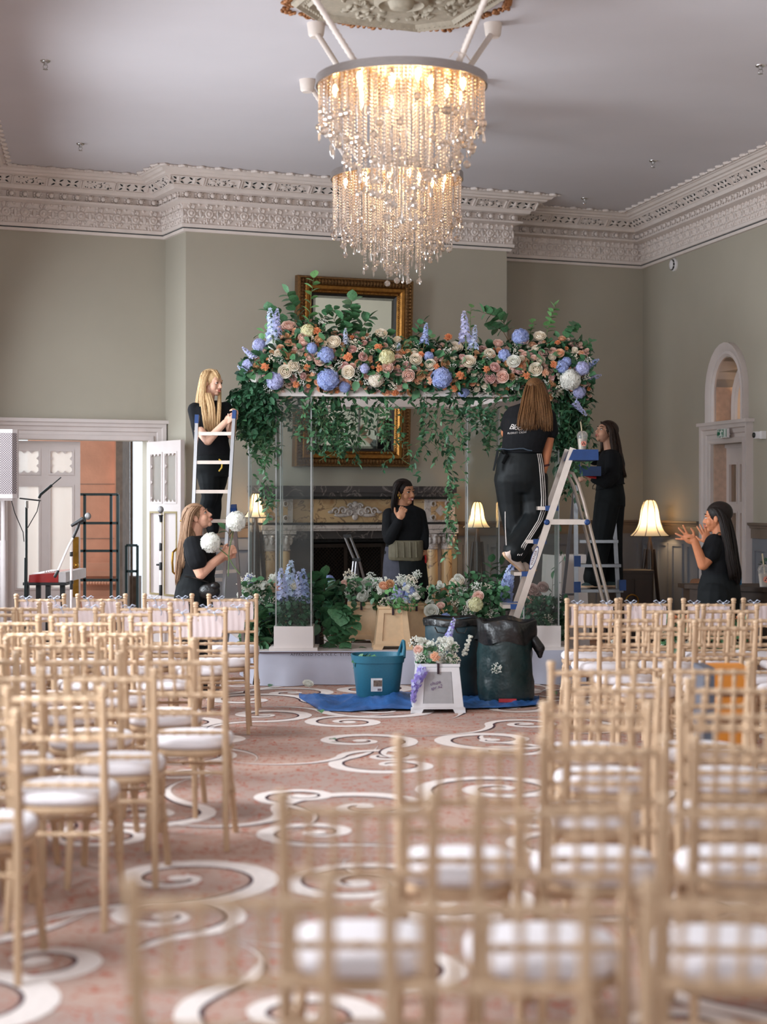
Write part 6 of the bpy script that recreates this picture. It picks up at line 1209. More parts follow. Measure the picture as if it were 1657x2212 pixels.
# dark table at the right edge
dTb = 13.6; zt = zy(1268, dTb - .1)
t = thing('side_table', 'dark brown wooden table at the right edge behind the last woman', 'table', on(1640, dTb, 0)); m_tab = mat('dark_brown_wood', (50, 36, 26), .55, var=.2, scale=5, stretch=(1, 6, 6), spec=.2)
x0 = on(1490, dTb, 0).x - on(1640, dTb, 0).x; mb = MB(); P_ = [(-.02, -.22), (.8, -.25), (.8, .5), (x0, .55), (x0 + .02, .35)]; mb.loft([[(x, y, zt - .035) for x, y in P_], [(x, y, zt) for x, y in P_]]); mb.build('table_top', m_tab, t, None)
mb = MB(); mb.loft([[(x * .96 + .02, y * .92 + .02, zt - .14) for x, y in P_], [(x * .96 + .02, y * .92 + .02, zt - .035) for x, y in P_]]); mb.build('apron', m_tab, t, None)
for x, y in ((.02, -.15), (.72, -.18), (.72, .42), (x0 + .08, .42)): mb = MB(); mb.b2((x - .03, y - .03, 0), (x + .03, y + .03, zt - .14)); mb.build('leg', m_tab, t, None)
cup('iced drink in clear domed cup on the dark table at right', on(1651, 13.5, zt + .001), 1.0)
pt = on(1664, 13.75, zt); t = thing('potted_plant', 'small white-flecked green plant in pot behind the cup on the dark table', 'plant', pt); mb = MB(); mb.lathe([(.045, 0), (.06, .09), (.05, .09)], 18); mb.build('pot', m_white, t)
rr3 = random.Random(4); mb = MB()
for k in range(130): v = Vector((rr3.gauss(0, 1), rr3.gauss(0, 1), rr3.gauss(.2, 1))).normalized() * .085; leaf_geo(mb, Matrix.Translation(Vector((0, 0, .14)) + v * .8) @ v.to_track_quat('Y', 'Z').to_matrix().to_4x4(), .04, .012)
mb.build('leaves', m_leafd, t, 180)
mb = MB(); mb.lathe([(.02, 0), (.022, .06), (.012, .07), (.012, .085)], 12, on(1597, 13.9, zt)); tag(mb.build('bottle', mat('blue_bottle', (60, 140, 190), .3)), 'small blue bottle on the dark table behind the long-haired woman', 'bottle')
# white tapered panels standing behind the ladders
for label, pts, d in (('tall white tapered plinth behind the pale step ladder', [(1181, 1198), (1214, 1201), (1206, 1390), (1170, 1390)], 16.6), ('wide white display panel behind the grey step ladder', [(1216, 1198), (1266, 1198), (1276, 1385), (1206, 1385)], 16.9), ):
    mb = MB(); f = [W(x, y, d) for x, y in pts]; z0 = ZS if d < 17 else 0
    for q in f[2:]: q.z = 0
    mb.loft([f, [p + Vector((-.02, .2, 0)) for p in f]]); tag(mb.build('display_plinth', m_wbox, None, None), label, 'plinth')
# low dark sideboard in the corner
dSb = 18.6; a, b = on(1336, dSb, 0), on(1400, dSb, 0); zt = zy(1232, dSb); t = thing('sideboard', 'low dark wood sideboard with brass ring in the right corner', 'cabinet', ((a.x + b.x) / 2, dSb, 0), .1); w = (b.x - a.x) / 2 + .05
mb = MB(); mb.b2((-w, 0, 0), (w, .4, zt - .03)); mb.build('carcass', m_wood, t, None); mb = MB(); mb.b2((-w - .02, -.02, zt - .03), (w + .02, .42, zt)); mb.build('top', m_wood, t, None)
for s in (-1, 1): mb = MB(); mb.b2((s * w * .5 - w * .42, -.015, .08), (s * w * .5 + w * .42, 0, zt - .1)); mb.build('door_panel', m_wood, t, None)
mb = MB(); mb.tube([(-.02 + .07 * math.cos(q), -.03, zt - .34 + .07 * math.sin(q)) for q in [2 * math.pi * i / 24 for i in range(25)]], .008, 6); mb.build('brass_ring', m_brass, t)
# brown upholstered chair back behind the right woman
c = on(1512, 14.75, 0); t = thing('lounge_chair', 'brown upholstered chair half hidden behind the right woman', 'chair', c); mb = MB(); mb.box((0, 0, .68), (.12, .4, .5)); o = mb.build('back', mat('brown_plush', (120, 78, 50), .8, bump=.3), t, None); q = o.modifiers.new('b', 'BEVEL'); q.width = .04; q.segments = 3
mb = MB(); mb.box((.2, 0, .42), (.45, .42, .1)); mb.build('seat', MATS['brown_plush'], t, None)
for x in (-.02, .38):
    for y in (-.18, .18): mb = MB(); mb.b2((x - .02, y - .02, 0), (x + .02, y + .02, .42)); mb.build('leg', m_wood, t, None)
# amber cabinet standing among the right-hand rows, and low floral arrangement before the front row
dA = 9.0; a, b = on(1520, dA, 0), on(1622, dA, 0); zt = zy(1443, dA); t = thing('amber_cabinet', 'amber orange slatted box standing between the right block chairs', 'box', ((a.x + b.x) / 2, dA, 0)); w = (b.x - a.x) / 2
m_amb = mat('amber_wood', (212, 130, 34), .4, var=.3, scale=3, stretch=(1, 1, .2))
mb = MB(); mb.b2((-w + .06, 0, .0), (w, .3, zt)); mb.build('carcass', m_amb, t, None); mb = MB(); mb.b2((-w, 0, 0), (-w + .06, .3, zt)); mb.build('end_panel', mat('blue_grey_board', (84, 88, 100), .5), t, None)
for k in range(4): mb = MB(); mb.b2((-w + .06, -.012, .1 + k * (zt - .1) / 4), (w, 0, .1 + k * (zt - .1) / 4 + .03)); mb.build('slat', mat('brown_slat', (110, 66, 30), .5), t, None)
dF = 12.75; t = bunch('floor_flowers', 'low arrangement of white and coral flowers before the right front row', on(1520, dF, 0), spray(26, 1435, 1600, 1335, 1400, dF, [('filler_sprig', 'white'), ('filler_sprig', 'cream'), ('carnation', 'orange'), ('spray_rose', 'tan')], (9, 14)), [(1430, 1605, 1335, 1440, dF, 420)], 30)
mb = MB(); a, b = on(1425, dF + .05, 0), on(1610, dF + .05, 0); mb.b2((a.x, dF, 0), (b.x, dF + .3, .32)); mb.build('trough', m_tab, t, None)
# small things left on the front-row seats
for px, d, c, lb in ((1330, 12.25, 'white', 'white blossom lying on the front-row seat beside the right aisle'),): o = link('seat_blossom', FL['filler_sprig', c], None, on(px, d, .56), (.3, 0, 0), .05); tag(o, lb, 'flower')
m_paper = mat('order_of_service_card', (228, 226, 232), .6)
for side, (x, d), lb in (('l', (-1.12, 12.82), 'white folded card on the front left aisle seat'), ('l', (-1.1, 11.75), 'white folded card on the second row left aisle seat'), ('r', (1.5, 12.25), 'white folded card on the front right aisle seat'), ('r', (1.48, 11.5), 'white folded card on the second row right aisle seat')): mb = MB(); mb.box((x, d, .513), (.1, .2, .004), Rz(.3)); tag(mb.build('service_card', m_paper, None, None), lb, 'card')
# ---------------------------------------------------------------- people
m_skin = {k: mat('skin_' + k, c, .5, var=.04, scale=12, spec=.3) for k, c in (('fair', (218, 172, 148)), ('rosy', (222, 168, 142)), ('tan', (184, 128, 96)), ('olive', (196, 140, 108)), ('pale', (214, 164, 138)), ('warm', (190, 122, 86)))}
m_bk = mat('black_jersey', (20, 21, 24), .85, var=.15, scale=30, bump=.15, bscale=50, spec=.2); m_bk2 = mat('black_trouser', (17, 20, 22), .8, var=.15, scale=12, bump=.2, bscale=18, spec=.2); m_trk = mat('shiny_black_tracksuit', (13, 18, 20), .55, var=.2, scale=10, bump=.35, bscale=14, spec=.25)
m_char = mat('charcoal_cotton', (66, 66, 78), .85, var=.12); m_lip = mat('lip_rose', (176, 96, 88), .45); m_eyew = mat('eye_white', (226, 220, 214), .3); m_iris = mat('iris_dark', (44, 32, 26), .2); m_olv = mat('olive_canvas', (104, 96, 76), .7, var=.12, scale=20, bump=.2)
def hairmat(n, c1, c2):
    m = mat(n, c1, .5, var=.05, scale=6, spec=.22); nt = m.node_tree; mp = [x for x in nt.nodes if x.type == 'MAPPING'][0]; mp.inputs['Scale'].default_value = (60, 60, 3); r = [x for x in nt.nodes if x.type == 'VALTORGB'][0]
    r.color_ramp.elements[0].color = lin(c2) + (1,); r.color_ramp.elements[1].color = lin(c1) + (1,); return m
m_blond = hairmat('blonde_hair', (222, 192, 148), (160, 122, 80)); m_lbrn = hairmat('light_brown_hair', (166, 132, 104), (104, 76, 56)); m_dk = hairmat('near_black_hair', (40, 30, 26), (16, 12, 12)); m_brn = hairmat('streaked_brown_hair', (132, 92, 56), (50, 34, 22)); m_dbr = hairmat('dark_brown_hair', (66, 48, 38), (24, 18, 16))
class Fig:
    """one person: joints are given as (image column, image row, metres nearer(-)/farther(+) than d) and turned into points in the hall"""
    def __init__(s, d, label, skin): s.d = d; s.t = thing('person', label, 'person', (0, 0, 0)); s.skin = m_skin[skin]; s.body = MB(); s.k = d / F
    def p(s, j): return W(j[0], j[1], s.d + (j[2] if len(j) > 2 else 0))
    def torso(s, mb, rings, yaw, grow=0.0, n=24, pw=2.1):
        """rings: (px, py, dd, half width across the shoulders axis, half depth); yaw: heading of the chest, 0 = away, 90 = to the left"""
        C = [s.p(r) for r in rings]; out = []; f = Vector((-math.sin(yaw), math.cos(yaw), 0)); u = Vector((math.cos(yaw), math.sin(yaw), 0))
        for i, r in enumerate(rings):
            t = (C[max(i - 1, 0)] - C[min(i + 1, len(C) - 1)]).normalized(); v = t.cross(u).normalized(); uu = v.cross(t).normalized(); a, b = r[3] + grow, r[4] + grow
            ring = []
            for j in range(n):
                q = 2 * math.pi * j / n; c, z = math.cos(q), math.sin(q); e = (abs(c) ** pw + abs(z) ** pw) ** (-1 / pw); ring.append(C[i] + uu * (a * c * e) + v * (b * z * e))
            out.append(ring)
        mb.loft(out)
    def limb(s, mb, js, rs, n=12):
        P = [s.p(j) for j in js]
        for i in range(len(P) - 1): mb.capsule(P[i], rs[i], P[i + 1], rs[i + 1], n)
    def head(s, c, H, face, roll=0.0, smile=False):
        """face: direction the face looks (x right, y away, z up)"""
        s.hc = s.p(c); s.H = H; f = Vector(face).normalized(); x = f.cross(Vector((0, 0, 1))).normalized(); z = x.cross(f); s.M = Matrix((x, f, z)).transposed(); s.M = s.M @ Matrix.Rotation(roll, 3, 'Y'); L = lambda q: s.hc + s.M @ (Vector(q) * H); s.L = L
        b = s.body; E = lambda q, r: b.ell(L(q), [k * H for k in r], s.M)
        E((0, -.06, .12), (.325, .405, .37)); E((0, .10, -.12), (.265, .265, .33)); E((0, .245, -.385), (.10, .09, .085)); E((-.15, .20, -.13), (.13, .14, .15)); E((.15, .20, -.13), (.13, .14, .15)); E((0, .20, .12), (.25, .145, .2))
        b.capsule(L((0, .345, .04)), .036 * H, L((0, .425, -.135)), .052 * H, 10); b.capsule(L((-.045, .385, -.155)), .036 * H, L((.045, .385, -.155)), .036 * H, 8); b.capsule(L((-.15, .315, .075)), .05 * H, L((.15, .315, .075)), .05 * H, 8)
        b.capsule(L((-.06, .335, -.27)), .05 * H, L((.06, .335, -.27)), .05 * H, 8)
        for sx in (-1, 1): b.ell(L((sx * .335, -.03, -.04)), (.035 * H, .085 * H, .125 * H), s.M @ Matrix.Rotation(.25 * sx, 3, 'Z'))
        eb = MB()
        for sx in (-1, 1):
            q = MB(); q.ell(L((sx * .135, .31, .0)), (.055 * H, .05 * H, .026 * H), s.M, 12, 8); o = q.build('eye', m_eyew, s.t); q = MB(); q.ell(L((sx * .135 + .01, .345, .0)), (.028 * H, .018 * H, .027 * H), s.M, 10, 6); q.build('iris', m_iris, o)
            q = MB(); q.tube([L((sx * .06, .372, .105)), L((sx * .14, .362, .13)), L((sx * .22, .305, .105))], [.014 * H, .02 * H, .01 * H], 6, flat=.7); o2 = q.build('eyebrow', s.hairm, s.t)
            q = MB(); q.tube([L((sx * .07, .335, .018)), L((sx * .135, .362, .036)), L((sx * .2, .315, .018))], .009 * H, 5); q.build('eyelash', m_iris, s.t)
        if smile:
            q = MB(); q.tube([L((-.115, .335, -.235)), L((0, .392, -.268)), L((.115, .335, -.235))], [.012 * H, .034 * H, .012 * H], 7); q.build('teeth', m_eyew, s.t)
            q = MB(); q.tube([L((-.14, .315, -.215)), L((-.05, .39, -.242)), L((0, .4, -.245)), L((.05, .39, -.242)), L((.14, .315, -.215))], .014 * H, 7); q.tube([L((-.14, .315, -.215)), L((-.06, .38, -.285)), L((0, .395, -.305)), L((.06, .38, -.285)), L((.14, .315, -.215))], .02 * H, 7); q.build('lips', m_lip, s.t); return s
        q = MB(); q.tube([L((-.1, .345, -.262)), L((-.03, .388, -.246)), L((0, .39, -.252)), L((.03, .388, -.246)), L((.1, .345, -.262))], [.012 * H, .024 * H, .022 * H, .024 * H, .012 * H], 7); q.tube([L((-.09, .345, -.275)), L((0, .392, -.295)), L((.09, .345, -.275))], [.012 * H, .032 * H, .012 * H], 7); q.build('lips', m_lip, s.t)
        return s
    def cap(s, hair, hi=1.0):
        q = MB(); q.ell(s.L((0, -.10, .15)), [.365 * s.H * hi, .425 * s.H * hi, .37 * s.H * hi], s.M, 20, 14); hair.append(q)
    def locks(s, guides, n, seed, r0=.0046, capk=True, part='hair'):
        """a scalp shell plus tapering locks that follow guide curves (px, py, dd, spread across, spread deep)"""
        mb = MB(); rr = random.Random(seed)
        if capk:
            mb.ell(s.L((0, -.095, .165)), [.352 * s.H, .425 * s.H, .365 * s.H], s.M, 22, 14)
            for sx in (-1, 1): mb.ell(s.L((sx * .215, -.045, .13)), [.14 * s.H, .235 * s.H, .26 * s.H], s.M, 14, 9)
        for g in guides:
            C = [s.p(q) for q in g]
            for _ in range(int(n * 4.2)):
                a = rr.uniform(0, 6.28); q = math.sqrt(rr.random()); cu, cv = q * math.cos(a), q * math.sin(a); pts = []
                ph = rr.uniform(0, 6.28); am = rr.uniform(.001, .004)
                for i in range(len(C)):
                    w, dp = g[i][3], g[i][4]; pts.append(C[i] + Vector((cu * w + am * math.sin(ph + i * 1.7), cv * dp, rr.uniform(-.006, .006) - (rr.uniform(0, .05) if i == len(C) - 1 else 0))))
                # smooth the polyline
                sm = []
                for i in range(len(pts) - 1):
                    p0, p1, p2, p3 = pts[max(i - 1, 0)], pts[i], pts[i + 1], pts[min(i + 2, len(pts) - 1)]
                    for t in (0, .33, .67): sm.append(.5 * ((2 * p1) + (p2 - p0) * t + (2 * p0 - 5 * p1 + 4 * p2 - p3) * t * t + (3 * p1 - p0 - 3 * p2 + p3) * t ** 3))
                sm.append(pts[-1]); k = len(sm); mb.tube(sm, [r0 * (.75 + .5 * math.sin(math.pi * min(1, i / k * 1.3))) * (1 if i < k * .75 else max(.25, (k - i) / (k * .25))) for i in range(k)], 5)
        return mb.build(part, s.hairm, s.t, 180)
    def hand(s, wrist, point, palm, thumb, curl=(.5, .5, .5, .5), k=1.0, spread=.12, tc=.3):
        """wrist: joint; point: direction of the knuckles; palm: direction the palm faces; thumb: side the thumb leaves from"""
        w = s.p(wrist) if not isinstance(wrist, Vector) else wrist; y = Vector(point).normalized(); z = Vector(palm); z = (z - y * z.dot(y)).normalized(); x = y.cross(z); x = x if x.dot(Vector(thumb)) > 0 else -x; b = s.body
        P = lambda a, c, e: w + x * a * k + y * c * k + z * e * k
        R = Matrix((x, y, z)).transposed(); b.ell(P(0, .042, 0), (.041 * k, .052 * k, .017 * k), R); b.capsule(P(0, -.02, 0), .024 * k, P(0, .02, 0), .024 * k)
        for i, (ox, L) in enumerate(((.029, .072), (.010, .08), (-.010, .075), (-.029, .058))):
            a0 = curl[i]; p = P(ox, .082, 0); ang = a0 * .6; sa = (1.5 - i) * spread
            for seg, (f, r) in enumerate(((.42, .0098), (.33, .0092), (.25, .0085))):
                d = (y * math.cos(ang) + z * math.sin(ang)); d = (d + x * sa * math.cos(ang)).normalized(); q = p + d * L * f * k; b.capsule(p, r * k, q, r * .94 * k, 8); p = q; ang += a0 * 1.05
        p = P(.03, .02, .004); d = (x * .75 + y * .62 + z * tc).normalized(); q = p + d * .042 * k; b.capsule(p, .0125 * k, q, .0108 * k, 8); d = (x * .35 + y * .85 + z * tc * 1.4).normalized(); b.capsule(q, .0108 * k, q + d * .032 * k, .009 * k, 8)
    def done(s, voxel=.0048): return remesh(s.body, 'body', s.skin, s.t, voxel, 3)
    def cloth(s, name, mb, m, voxel=.007, it=6): return remesh(mb, name, m, s.t, voxel, it)
rad = math.radians
def shoe(s, name, heel, toe, m, sole, w=.042, h=.07, up=None):
    a, b = s.p(heel), s.p(toe); d = (b - a).normalized(); L = (b - a).length; sd = d.cross(Vector((0, 0, 1))).normalized() if up is None else d.cross(Vector(up)).normalized(); u = sd.cross(d).normalized(); mb = MB(); so = MB()
    for t, ww, hh in ((-.02, .55, 1.0), (.08, .8, 1.0), (.3, .86, .95), (.5, .9, .75), (.72, 1.08, .55), (.9, .95, .45), (1.02, .55, .3)):
        pass
    R = [[a + d * L * t + sd * w * ww * math.cos(q) * 1.0 + u * (max(0, math.sin(q)) * h * hh + .012 - (0 if math.sin(q) >= 0 else .004)) for q in [2 * math.pi * j / 14 for j in range(14)]] for t, ww, hh in ((-.02, .55, .95), (.08, .8, 1.0), (.3, .86, .95), (.5, .9, .78), (.72, 1.08, .58), (.9, .95, .46), (1.02, .5, .32))]
    mb.loft(R); o = mb.build(name, m, s.t, 80)
    so.loft([[a + d * L * t + sd * w * ww * 1.08 * math.cos(q) + u * (.018 if math.sin(q) > 0 else 0) for q in [2 * math.pi * j / 14 for j in range(14)]] for t, ww in ((-.05, .5), (.05, .82), (.3, .86), (.5, .9), (.72, 1.1), (.9, .98), (1.05, .5))]); so.build('sole', sole, o, 60); return o
m_sole = mat('tan_gum_sole', (206, 170, 138), .7); m_shoeb = mat('dark_teal_suede', (50, 66, 66), .8); m_canv = mat('beige_canvas_shoe', (216, 196, 184), .8); m_blks = mat('black_shoe', (20, 20, 22), .5)
# --- 1: blonde woman on the extension ladder
f = Fig(14.68, 'blonde woman in black leaning over the top of the aluminium extension ladder', 'fair'); f.hairm = m_blond
f.head((458, 827), .236, (.86, -.50, -.10), .0); YW = rad(-142)
f.limb(f.body, [(452, 845), (449, 872)], [.052, .056])
T1 = [(451, 868, 0, .075, .06), (453, 879, 0, .165, .085), (454, 900, 0, .178, .115), (455, 925, 0, .165, .12), (457, 955, 0, .148, .105), (459, 985, 0, .165, .118), (460, 1012, 0, .172, .13), (461, 1030, 0, .15, .12)]
f.torso(f.body, [(r[0], r[1], r[2], r[3] * .9, r[4] * .88) for r in T1], rad(-150))
f.limb(f.body, [(421, 884, -.05), (428, 925, -.1), (449, 952, -.2), (487, 912, -.2)], [.052, .046, .041, .028]); f.limb(f.body, [(487, 881, .05), (496, 915, -.02), (500, 940, -.08), (505, 905, -.16)], [.05, .044, .038, .027])
f.hand((487, 913, -.2), (.75, 0, .75), (.5, .8, -.3), (-.5, -.2, .8), (.9, .9, .95, 1.0), 1.0, .03, .5); f.hand((504, 912, -.15), (.3, -.3, .9), (-.8, .5, 0), (0, -.6, .3), (.9, .9, .9, .9), .95, .03)
f.limb(f.body, [(449, 1012, -.03), (453, 1072, -.03), (448, 1094, .02), (455, 1128, .02), (456, 1170, 0)], [.085, .055, .05, .038, .033]); f.limb(f.body, [(470, 1012, .05), (462, 1075, .06), (464, 1098, .08), (463, 1128, .08), (463, 1170, .06)], [.085, .055, .048, .038, .033]); f.done()
c = MB(); f.torso(c, [(r[0], r[1], r[2], r[3], r[4]) for r in T1[:6]], rad(-150), .008); f.limb(c, [(421, 885, -.05), (425, 905, -.08), (427, 920, -.1)], [.066, .062, .06]); f.limb(c, [(487, 882, .05), (494, 910, 0)], [.062, .056]); f.cloth('t_shirt', c, m_bk)
c = MB(); f.torso(c, T1[4:], rad(-150), .006); f.limb(c, [(448, 1008, -.03), (452, 1040, -.05), (453, 1072, -.03), (447, 1092, .02), (455, 1128, .02), (457, 1146, 0)], [.112, .098, .072, .066, .05, .044]); f.limb(c, [(470, 1008, .05), (467, 1040, .06), (462, 1075, .06), (464, 1098, .08), (463, 1128, .08), (462, 1146, .06)], [.112, .096, .07, .062, .05, .044]); f.cloth('leggings', c, m_bk2)
f.locks([[(449, 802, -.03, .04, .06), (440, 825, -.08, .025, .03), (438, 860, -.1, .028, .03), (441, 895, -.12, .03, .025), (447, 922, -.14, .036, .02)], [(462, 800, -.02, .03, .05), (470, 812, -.06, .012, .02), (474, 842, .06, .01, .02), (474, 875, -.09, .016, .02), (471, 912, -.13, .02, .015)], [(440, 812, .0, .03, .07), (433, 850, .02, .03, .05), (430, 880, .02, .03, .04), (434, 905, -.06, .03, .03)], [(448, 850, -.1, .03, .02), (456, 880, -.13, .03, .015), (458, 925, -.14, .03, .015)]], 26, 1)
mb = MB(); mb.tube([f.p((473, 992, -.17)), f.p((480, 998, -.18)), f.p((479, 1010, -.19)), f.p((473, 1018, -.18))], .007, 6); mb.build('yellow_tape_loop', mat('yellow_tape', (214, 176, 60), .5), f.t)
for j in ((456, 1172, -.02), (464, 1172, .06)): shoe(f, 'shoe', (j[0] - 4, 1181, j[2] + .04), (j[0] + 10, 1182, j[2] - .16), m_blks, m_sole)
# --- 2: woman holding hydrangeas, looking up
f = Fig(13.85, 'woman with long light-brown hair looking up, holding two white hydrangeas', 'rosy'); f.hairm = m_lbrn
f.head((428, 1117), .245, (.90, -.12, .46), .0)
f.limb(f.body, [(424, 1136), (420, 1164)], [.058, .062]); T = [(419, 1158, 0, .08, .065), (420, 1170, 0, .165, .09), (428, 1192, 0, .178, .13), (432, 1212, 0, .17, .132), (428, 1240, 0, .152, .125), (424, 1265, 0, .175, .15), (422, 1292, 0, .185, .165), (422, 1312, 0, .17, .15)]
f.torso(f.body, [(r[0], r[1], r[2], r[3] * .9, r[4] * .9) for r in T], rad(-96)); f.limb(f.body, [(416, 1176, -.16), (424, 1212, -.2), (434, 1240, -.2), (482, 1197, -.12)], [.062, .058, .046, .03]); f.limb(f.body, [(428, 1176, .16), (442, 1226, .18), (484, 1204, .0)], [.058, .05, .03])
f.hand((481, 1198, -.12), (.85, .1, .45), (.2, .9, -.2), (-.2, -.3, .9), (1.0, 1.0, 1.05, 1.1), 1.05, .02, .4); f.hand((483, 1204, .0), (.85, -.2, .3), (-.2, -.9, .0), (-.2, 0, .9), (1.1, 1.1, 1.1, 1.1), 1.0, .02); [f.limb(f.body, [(421, 1295, q), (421, 1385, q * 1.3), (420, 1494, q * 1.3)], [.085, .052, .036]) for q in (-.08, .09)]; f.done()
c = MB(); f.torso(c, T[:6], rad(-96), .010); f.limb(c, [(416, 1177, -.15), (422, 1202, -.2), (426, 1212, -.205)], [.078, .082, .082]); f.limb(c, [(428, 1177, .15), (438, 1210, .18)], [.074, .07]); f.cloth('t_shirt', c, m_bk)
c = MB(); f.torso(c, T[4:], rad(-96), .012); f.limb(c, [(418, 1290, -.08), (420, 1380, -.1), (420, 1490, -.1)], [.135, .11, .12]); f.limb(c, [(424, 1290, .09), (424, 1380, .12), (422, 1490, .12)], [.13, .11, .12]); f.cloth('wide_trousers', c, m_bk2)
f.locks([[(412, 1098, -.02, .035, .08), (400, 1120, -.02, .03, .085), (398, 1150, -.03, .03, .075), (394, 1185, -.05, .035, .07), (388, 1225, -.05, .034, .06), (384, 1252, -.05, .022, .04)], [(424, 1094, -.08, .04, .03), (412, 1108, -.11, .03, .02), (405, 1140, -.10, .03, .03), (402, 1175, -.10, .03, .03), (396, 1215, -.1, .022, .03)], [(408, 1135, .0, .02, .06), (416, 1158, -.05, .03, .05), (406, 1180, -.09, .02, .04)]], 30, 2)
mb = MB(); mb.ell(f.p((396, 1125, -.04)), (.03, .03, .014)); mb.build('hair_clip', m_brass, f.t)
mb = MB(); mb.ell(f.p((452, 1278, -.2)), (.09, .05, .07), None, 16, 10); mb.ell(f.p((464, 1266, -.2)), (.045, .05, .035)); mb.tube([f.p((400, 1245, -.19)), f.p((425, 1250, -.22)), f.p((450, 1258, -.19))], .014, 8, flat=.5); mb.build('belt_pouch', mat('black_leather', (20, 18, 18), .35, bump=.4), f.t)
for j in ((415, -.1), (420, .12)): shoe(f, 'shoe', (j[0] - 6, 1500, j[1]), (j[0] + 46, 1500, j[1]), m_blks, m_sole)
for hx_, hy_, hr, stem, lb in ((455, 1172, .082, [(468, 1180), (482, 1192), (492, 1200), (504, 1222), (518, 1240)], 'cream hydrangea head held low against the black shirt of the kneeling-height woman'), (510, 1126, .082, [(506, 1140), (500, 1165), (495, 1190), (494, 1220), (493, 1245)], 'cream hydrangea head held high against the ladder rail')):
    t = thing('hydrangea_stem', lb.replace('the kneeling-height woman', 'the woman looking up'), 'flower'); d = 13.85 - .17
    o = link('flower_head', FL['hydrangea', 'white'], t, W(hx_, hy_, d - .03), (1.2, .3, .4), hr); mb = MB(); mb.tube([W(hx_, hy_, d)] + [W(x, y, d) for x, y in stem], .005, 6); mb.build('stem', m_stem, t)
    if hy_ < 1150: branch(t, [W(500, 1165, d), W(492, 1150, d), W(486, 1143, d)], 3, .09, 'leaf', 'leaf_sprig', .5)
# --- 3: smiling woman by the hearth
f = Fig(15.95, 'smiling dark-haired woman in black jumper with olive pocket apron before the fireplace', 'olive'); f.hairm = m_dk
f.head((874, 1063), .25, (.72, -.66, -.02), .06, True)
f.limb(f.body, [(870, 1078), (869, 1102)], [.053, .06]); T = [(869, 1096, 0, .085, .07), (872, 1105, 0, .165, .09), (874, 1125, 0, .175, .115), (874, 1148, 0, .17, .12), (872, 1172, 0, .155, .11), (871, 1195, 0, .172, .125), (872, 1220, 0, .175, .13)]
f.torso(f.body, [(r[0], r[1], r[2], r[3] * .9, r[4] * .88) for r in T], rad(172)); f.limb(f.body, [(840, 1112), (840, 1150, -.06), (843, 1162, -.12), (864, 1120, -.22)], [.05, .046, .044, .029]); f.limb(f.body, [(907, 1112), (914, 1150, 0), (916, 1188, -.04)], [.05, .042, .029])
f.hand((863, 1121, -.22), (.35, -.1, .95), (.2, .95, .1), (-.9, -.1, .5), (1.1, 1.15, 1.2, 1.25), 1.05, .02, .0); [f.limb(f.body, [(872, 1215, q), (872, 1300, q), (872, 1372, q)], [.085, .052, .036]) for q in (-.07, .07)]; f.hand((917, 1189, -.04), (.25, -.1, -.95), (-.9, .3, 0), (.1, -.95, 0), (.7, .75, .8, .85), 1.0, .03); f.done()
c = MB(); f.torso(c, T, rad(172), .012); f.torso(c, [(870, 1092, 0, .062, .060), (869, 1099, 0, .09, .078)], rad(172)); f.limb(c, [(841, 1112), (839, 1150, -.06), (843, 1163, -.12), (861, 1128, -.21)], [.068, .066, .068, .05]); f.limb(c, [(906, 1112), (914, 1150), (916, 1180, -.04)], [.066, .06, .048]); f.cloth('jumper', c, m_bk)
SK = [(872, 1180, 0, .172, .125), (872, 1215, 0, .192, .15), (873, 1260, 0, .205, .17), (873, 1310, 0, .212, .18), (873, 1366, 0, .215, .185)]
c = MB(); f.torso(c, SK, rad(172), .006); f.cloth('long_skirt', c, m_char)
c = MB(); f.torso(c, [(880, 1190, -.02, .14, .14), (886, 1215, -.03, .15, .16), (890, 1260, -.03, .155, .18), (890, 1310, -.03, .16, .19), (890, 1362, -.03, .16, .195)], rad(172), .004); f.cloth('dark_apron_skirt', c, m_bk2)
c = MB(); f.torso(c, [(878, 1167, -.07, .150, .10), (878, 1169, -.07, .156, .11), (877, 1185, -.075, .160, .118), (877, 1203, -.078, .160, .118), (877, 1207, -.075, .154, .11)], rad(172), .004, pw=4.0); ap = f.cloth('pocket_apron', c, m_olv, .006, 2)
for px in (858, 872, 886, 899): mb = MB(); mb.capsule(f.p((px, 1172, -.218)), .007, f.p((px + 1, 1203, -.226)), .009, 8); mb.build('pocket_pleat', m_olv, ap)
f.locks([[(868, 1040, -.03, .04, .05), (857, 1055, -.05, .025, .06), (853, 1075, -.04, .028, .06), (851, 1090, -.03, .032, .05), (852, 1098, -.03, .03, .04)], [(880, 1040, .05, .03, .05), (888, 1060, .1, .02, .03), (888, 1085, .05, .02, .03), (888, 1096, .02, .025, .03)], [(862, 1045, .05, .04, .05), (858, 1075, .08, .05, .04), (862, 1096, .06, .06, .03)]], 24, 3)
mb = MB(); mb.tube([f.p((863 + 3 * math.sin(q), 1070 + 4 * math.cos(q), -.12)) for q in [k * .6 for k in range(11)]], .005, 6); mb.ell(f.p((864, 1076, -.12)), (.009, .009, .012)); mb.build('gold_earring', m_brass, f.t)
mb = MB(); mb.tube([f.p((909, 1197, -.08)), f.p((914, 1206, -.08)), f.p((920, 1216, -.09))], [.012, .014, .01], 8); mb.tube([f.p((919, 1199, -.1)), f.p((920, 1208, -.09)), f.p((920, 1216, -.09))], .009, 8); o = mb.build('secateurs', m_red); tag(o, 'red-handled secateurs in the hand of the smiling woman', 'secateurs'); mb = MB(); mb.tube([f.p((920, 1216, -.09)), f.p((926, 1228, -.09))], [.008, .002], 6, flat=.4); mb.build('blade', m_chr, o)
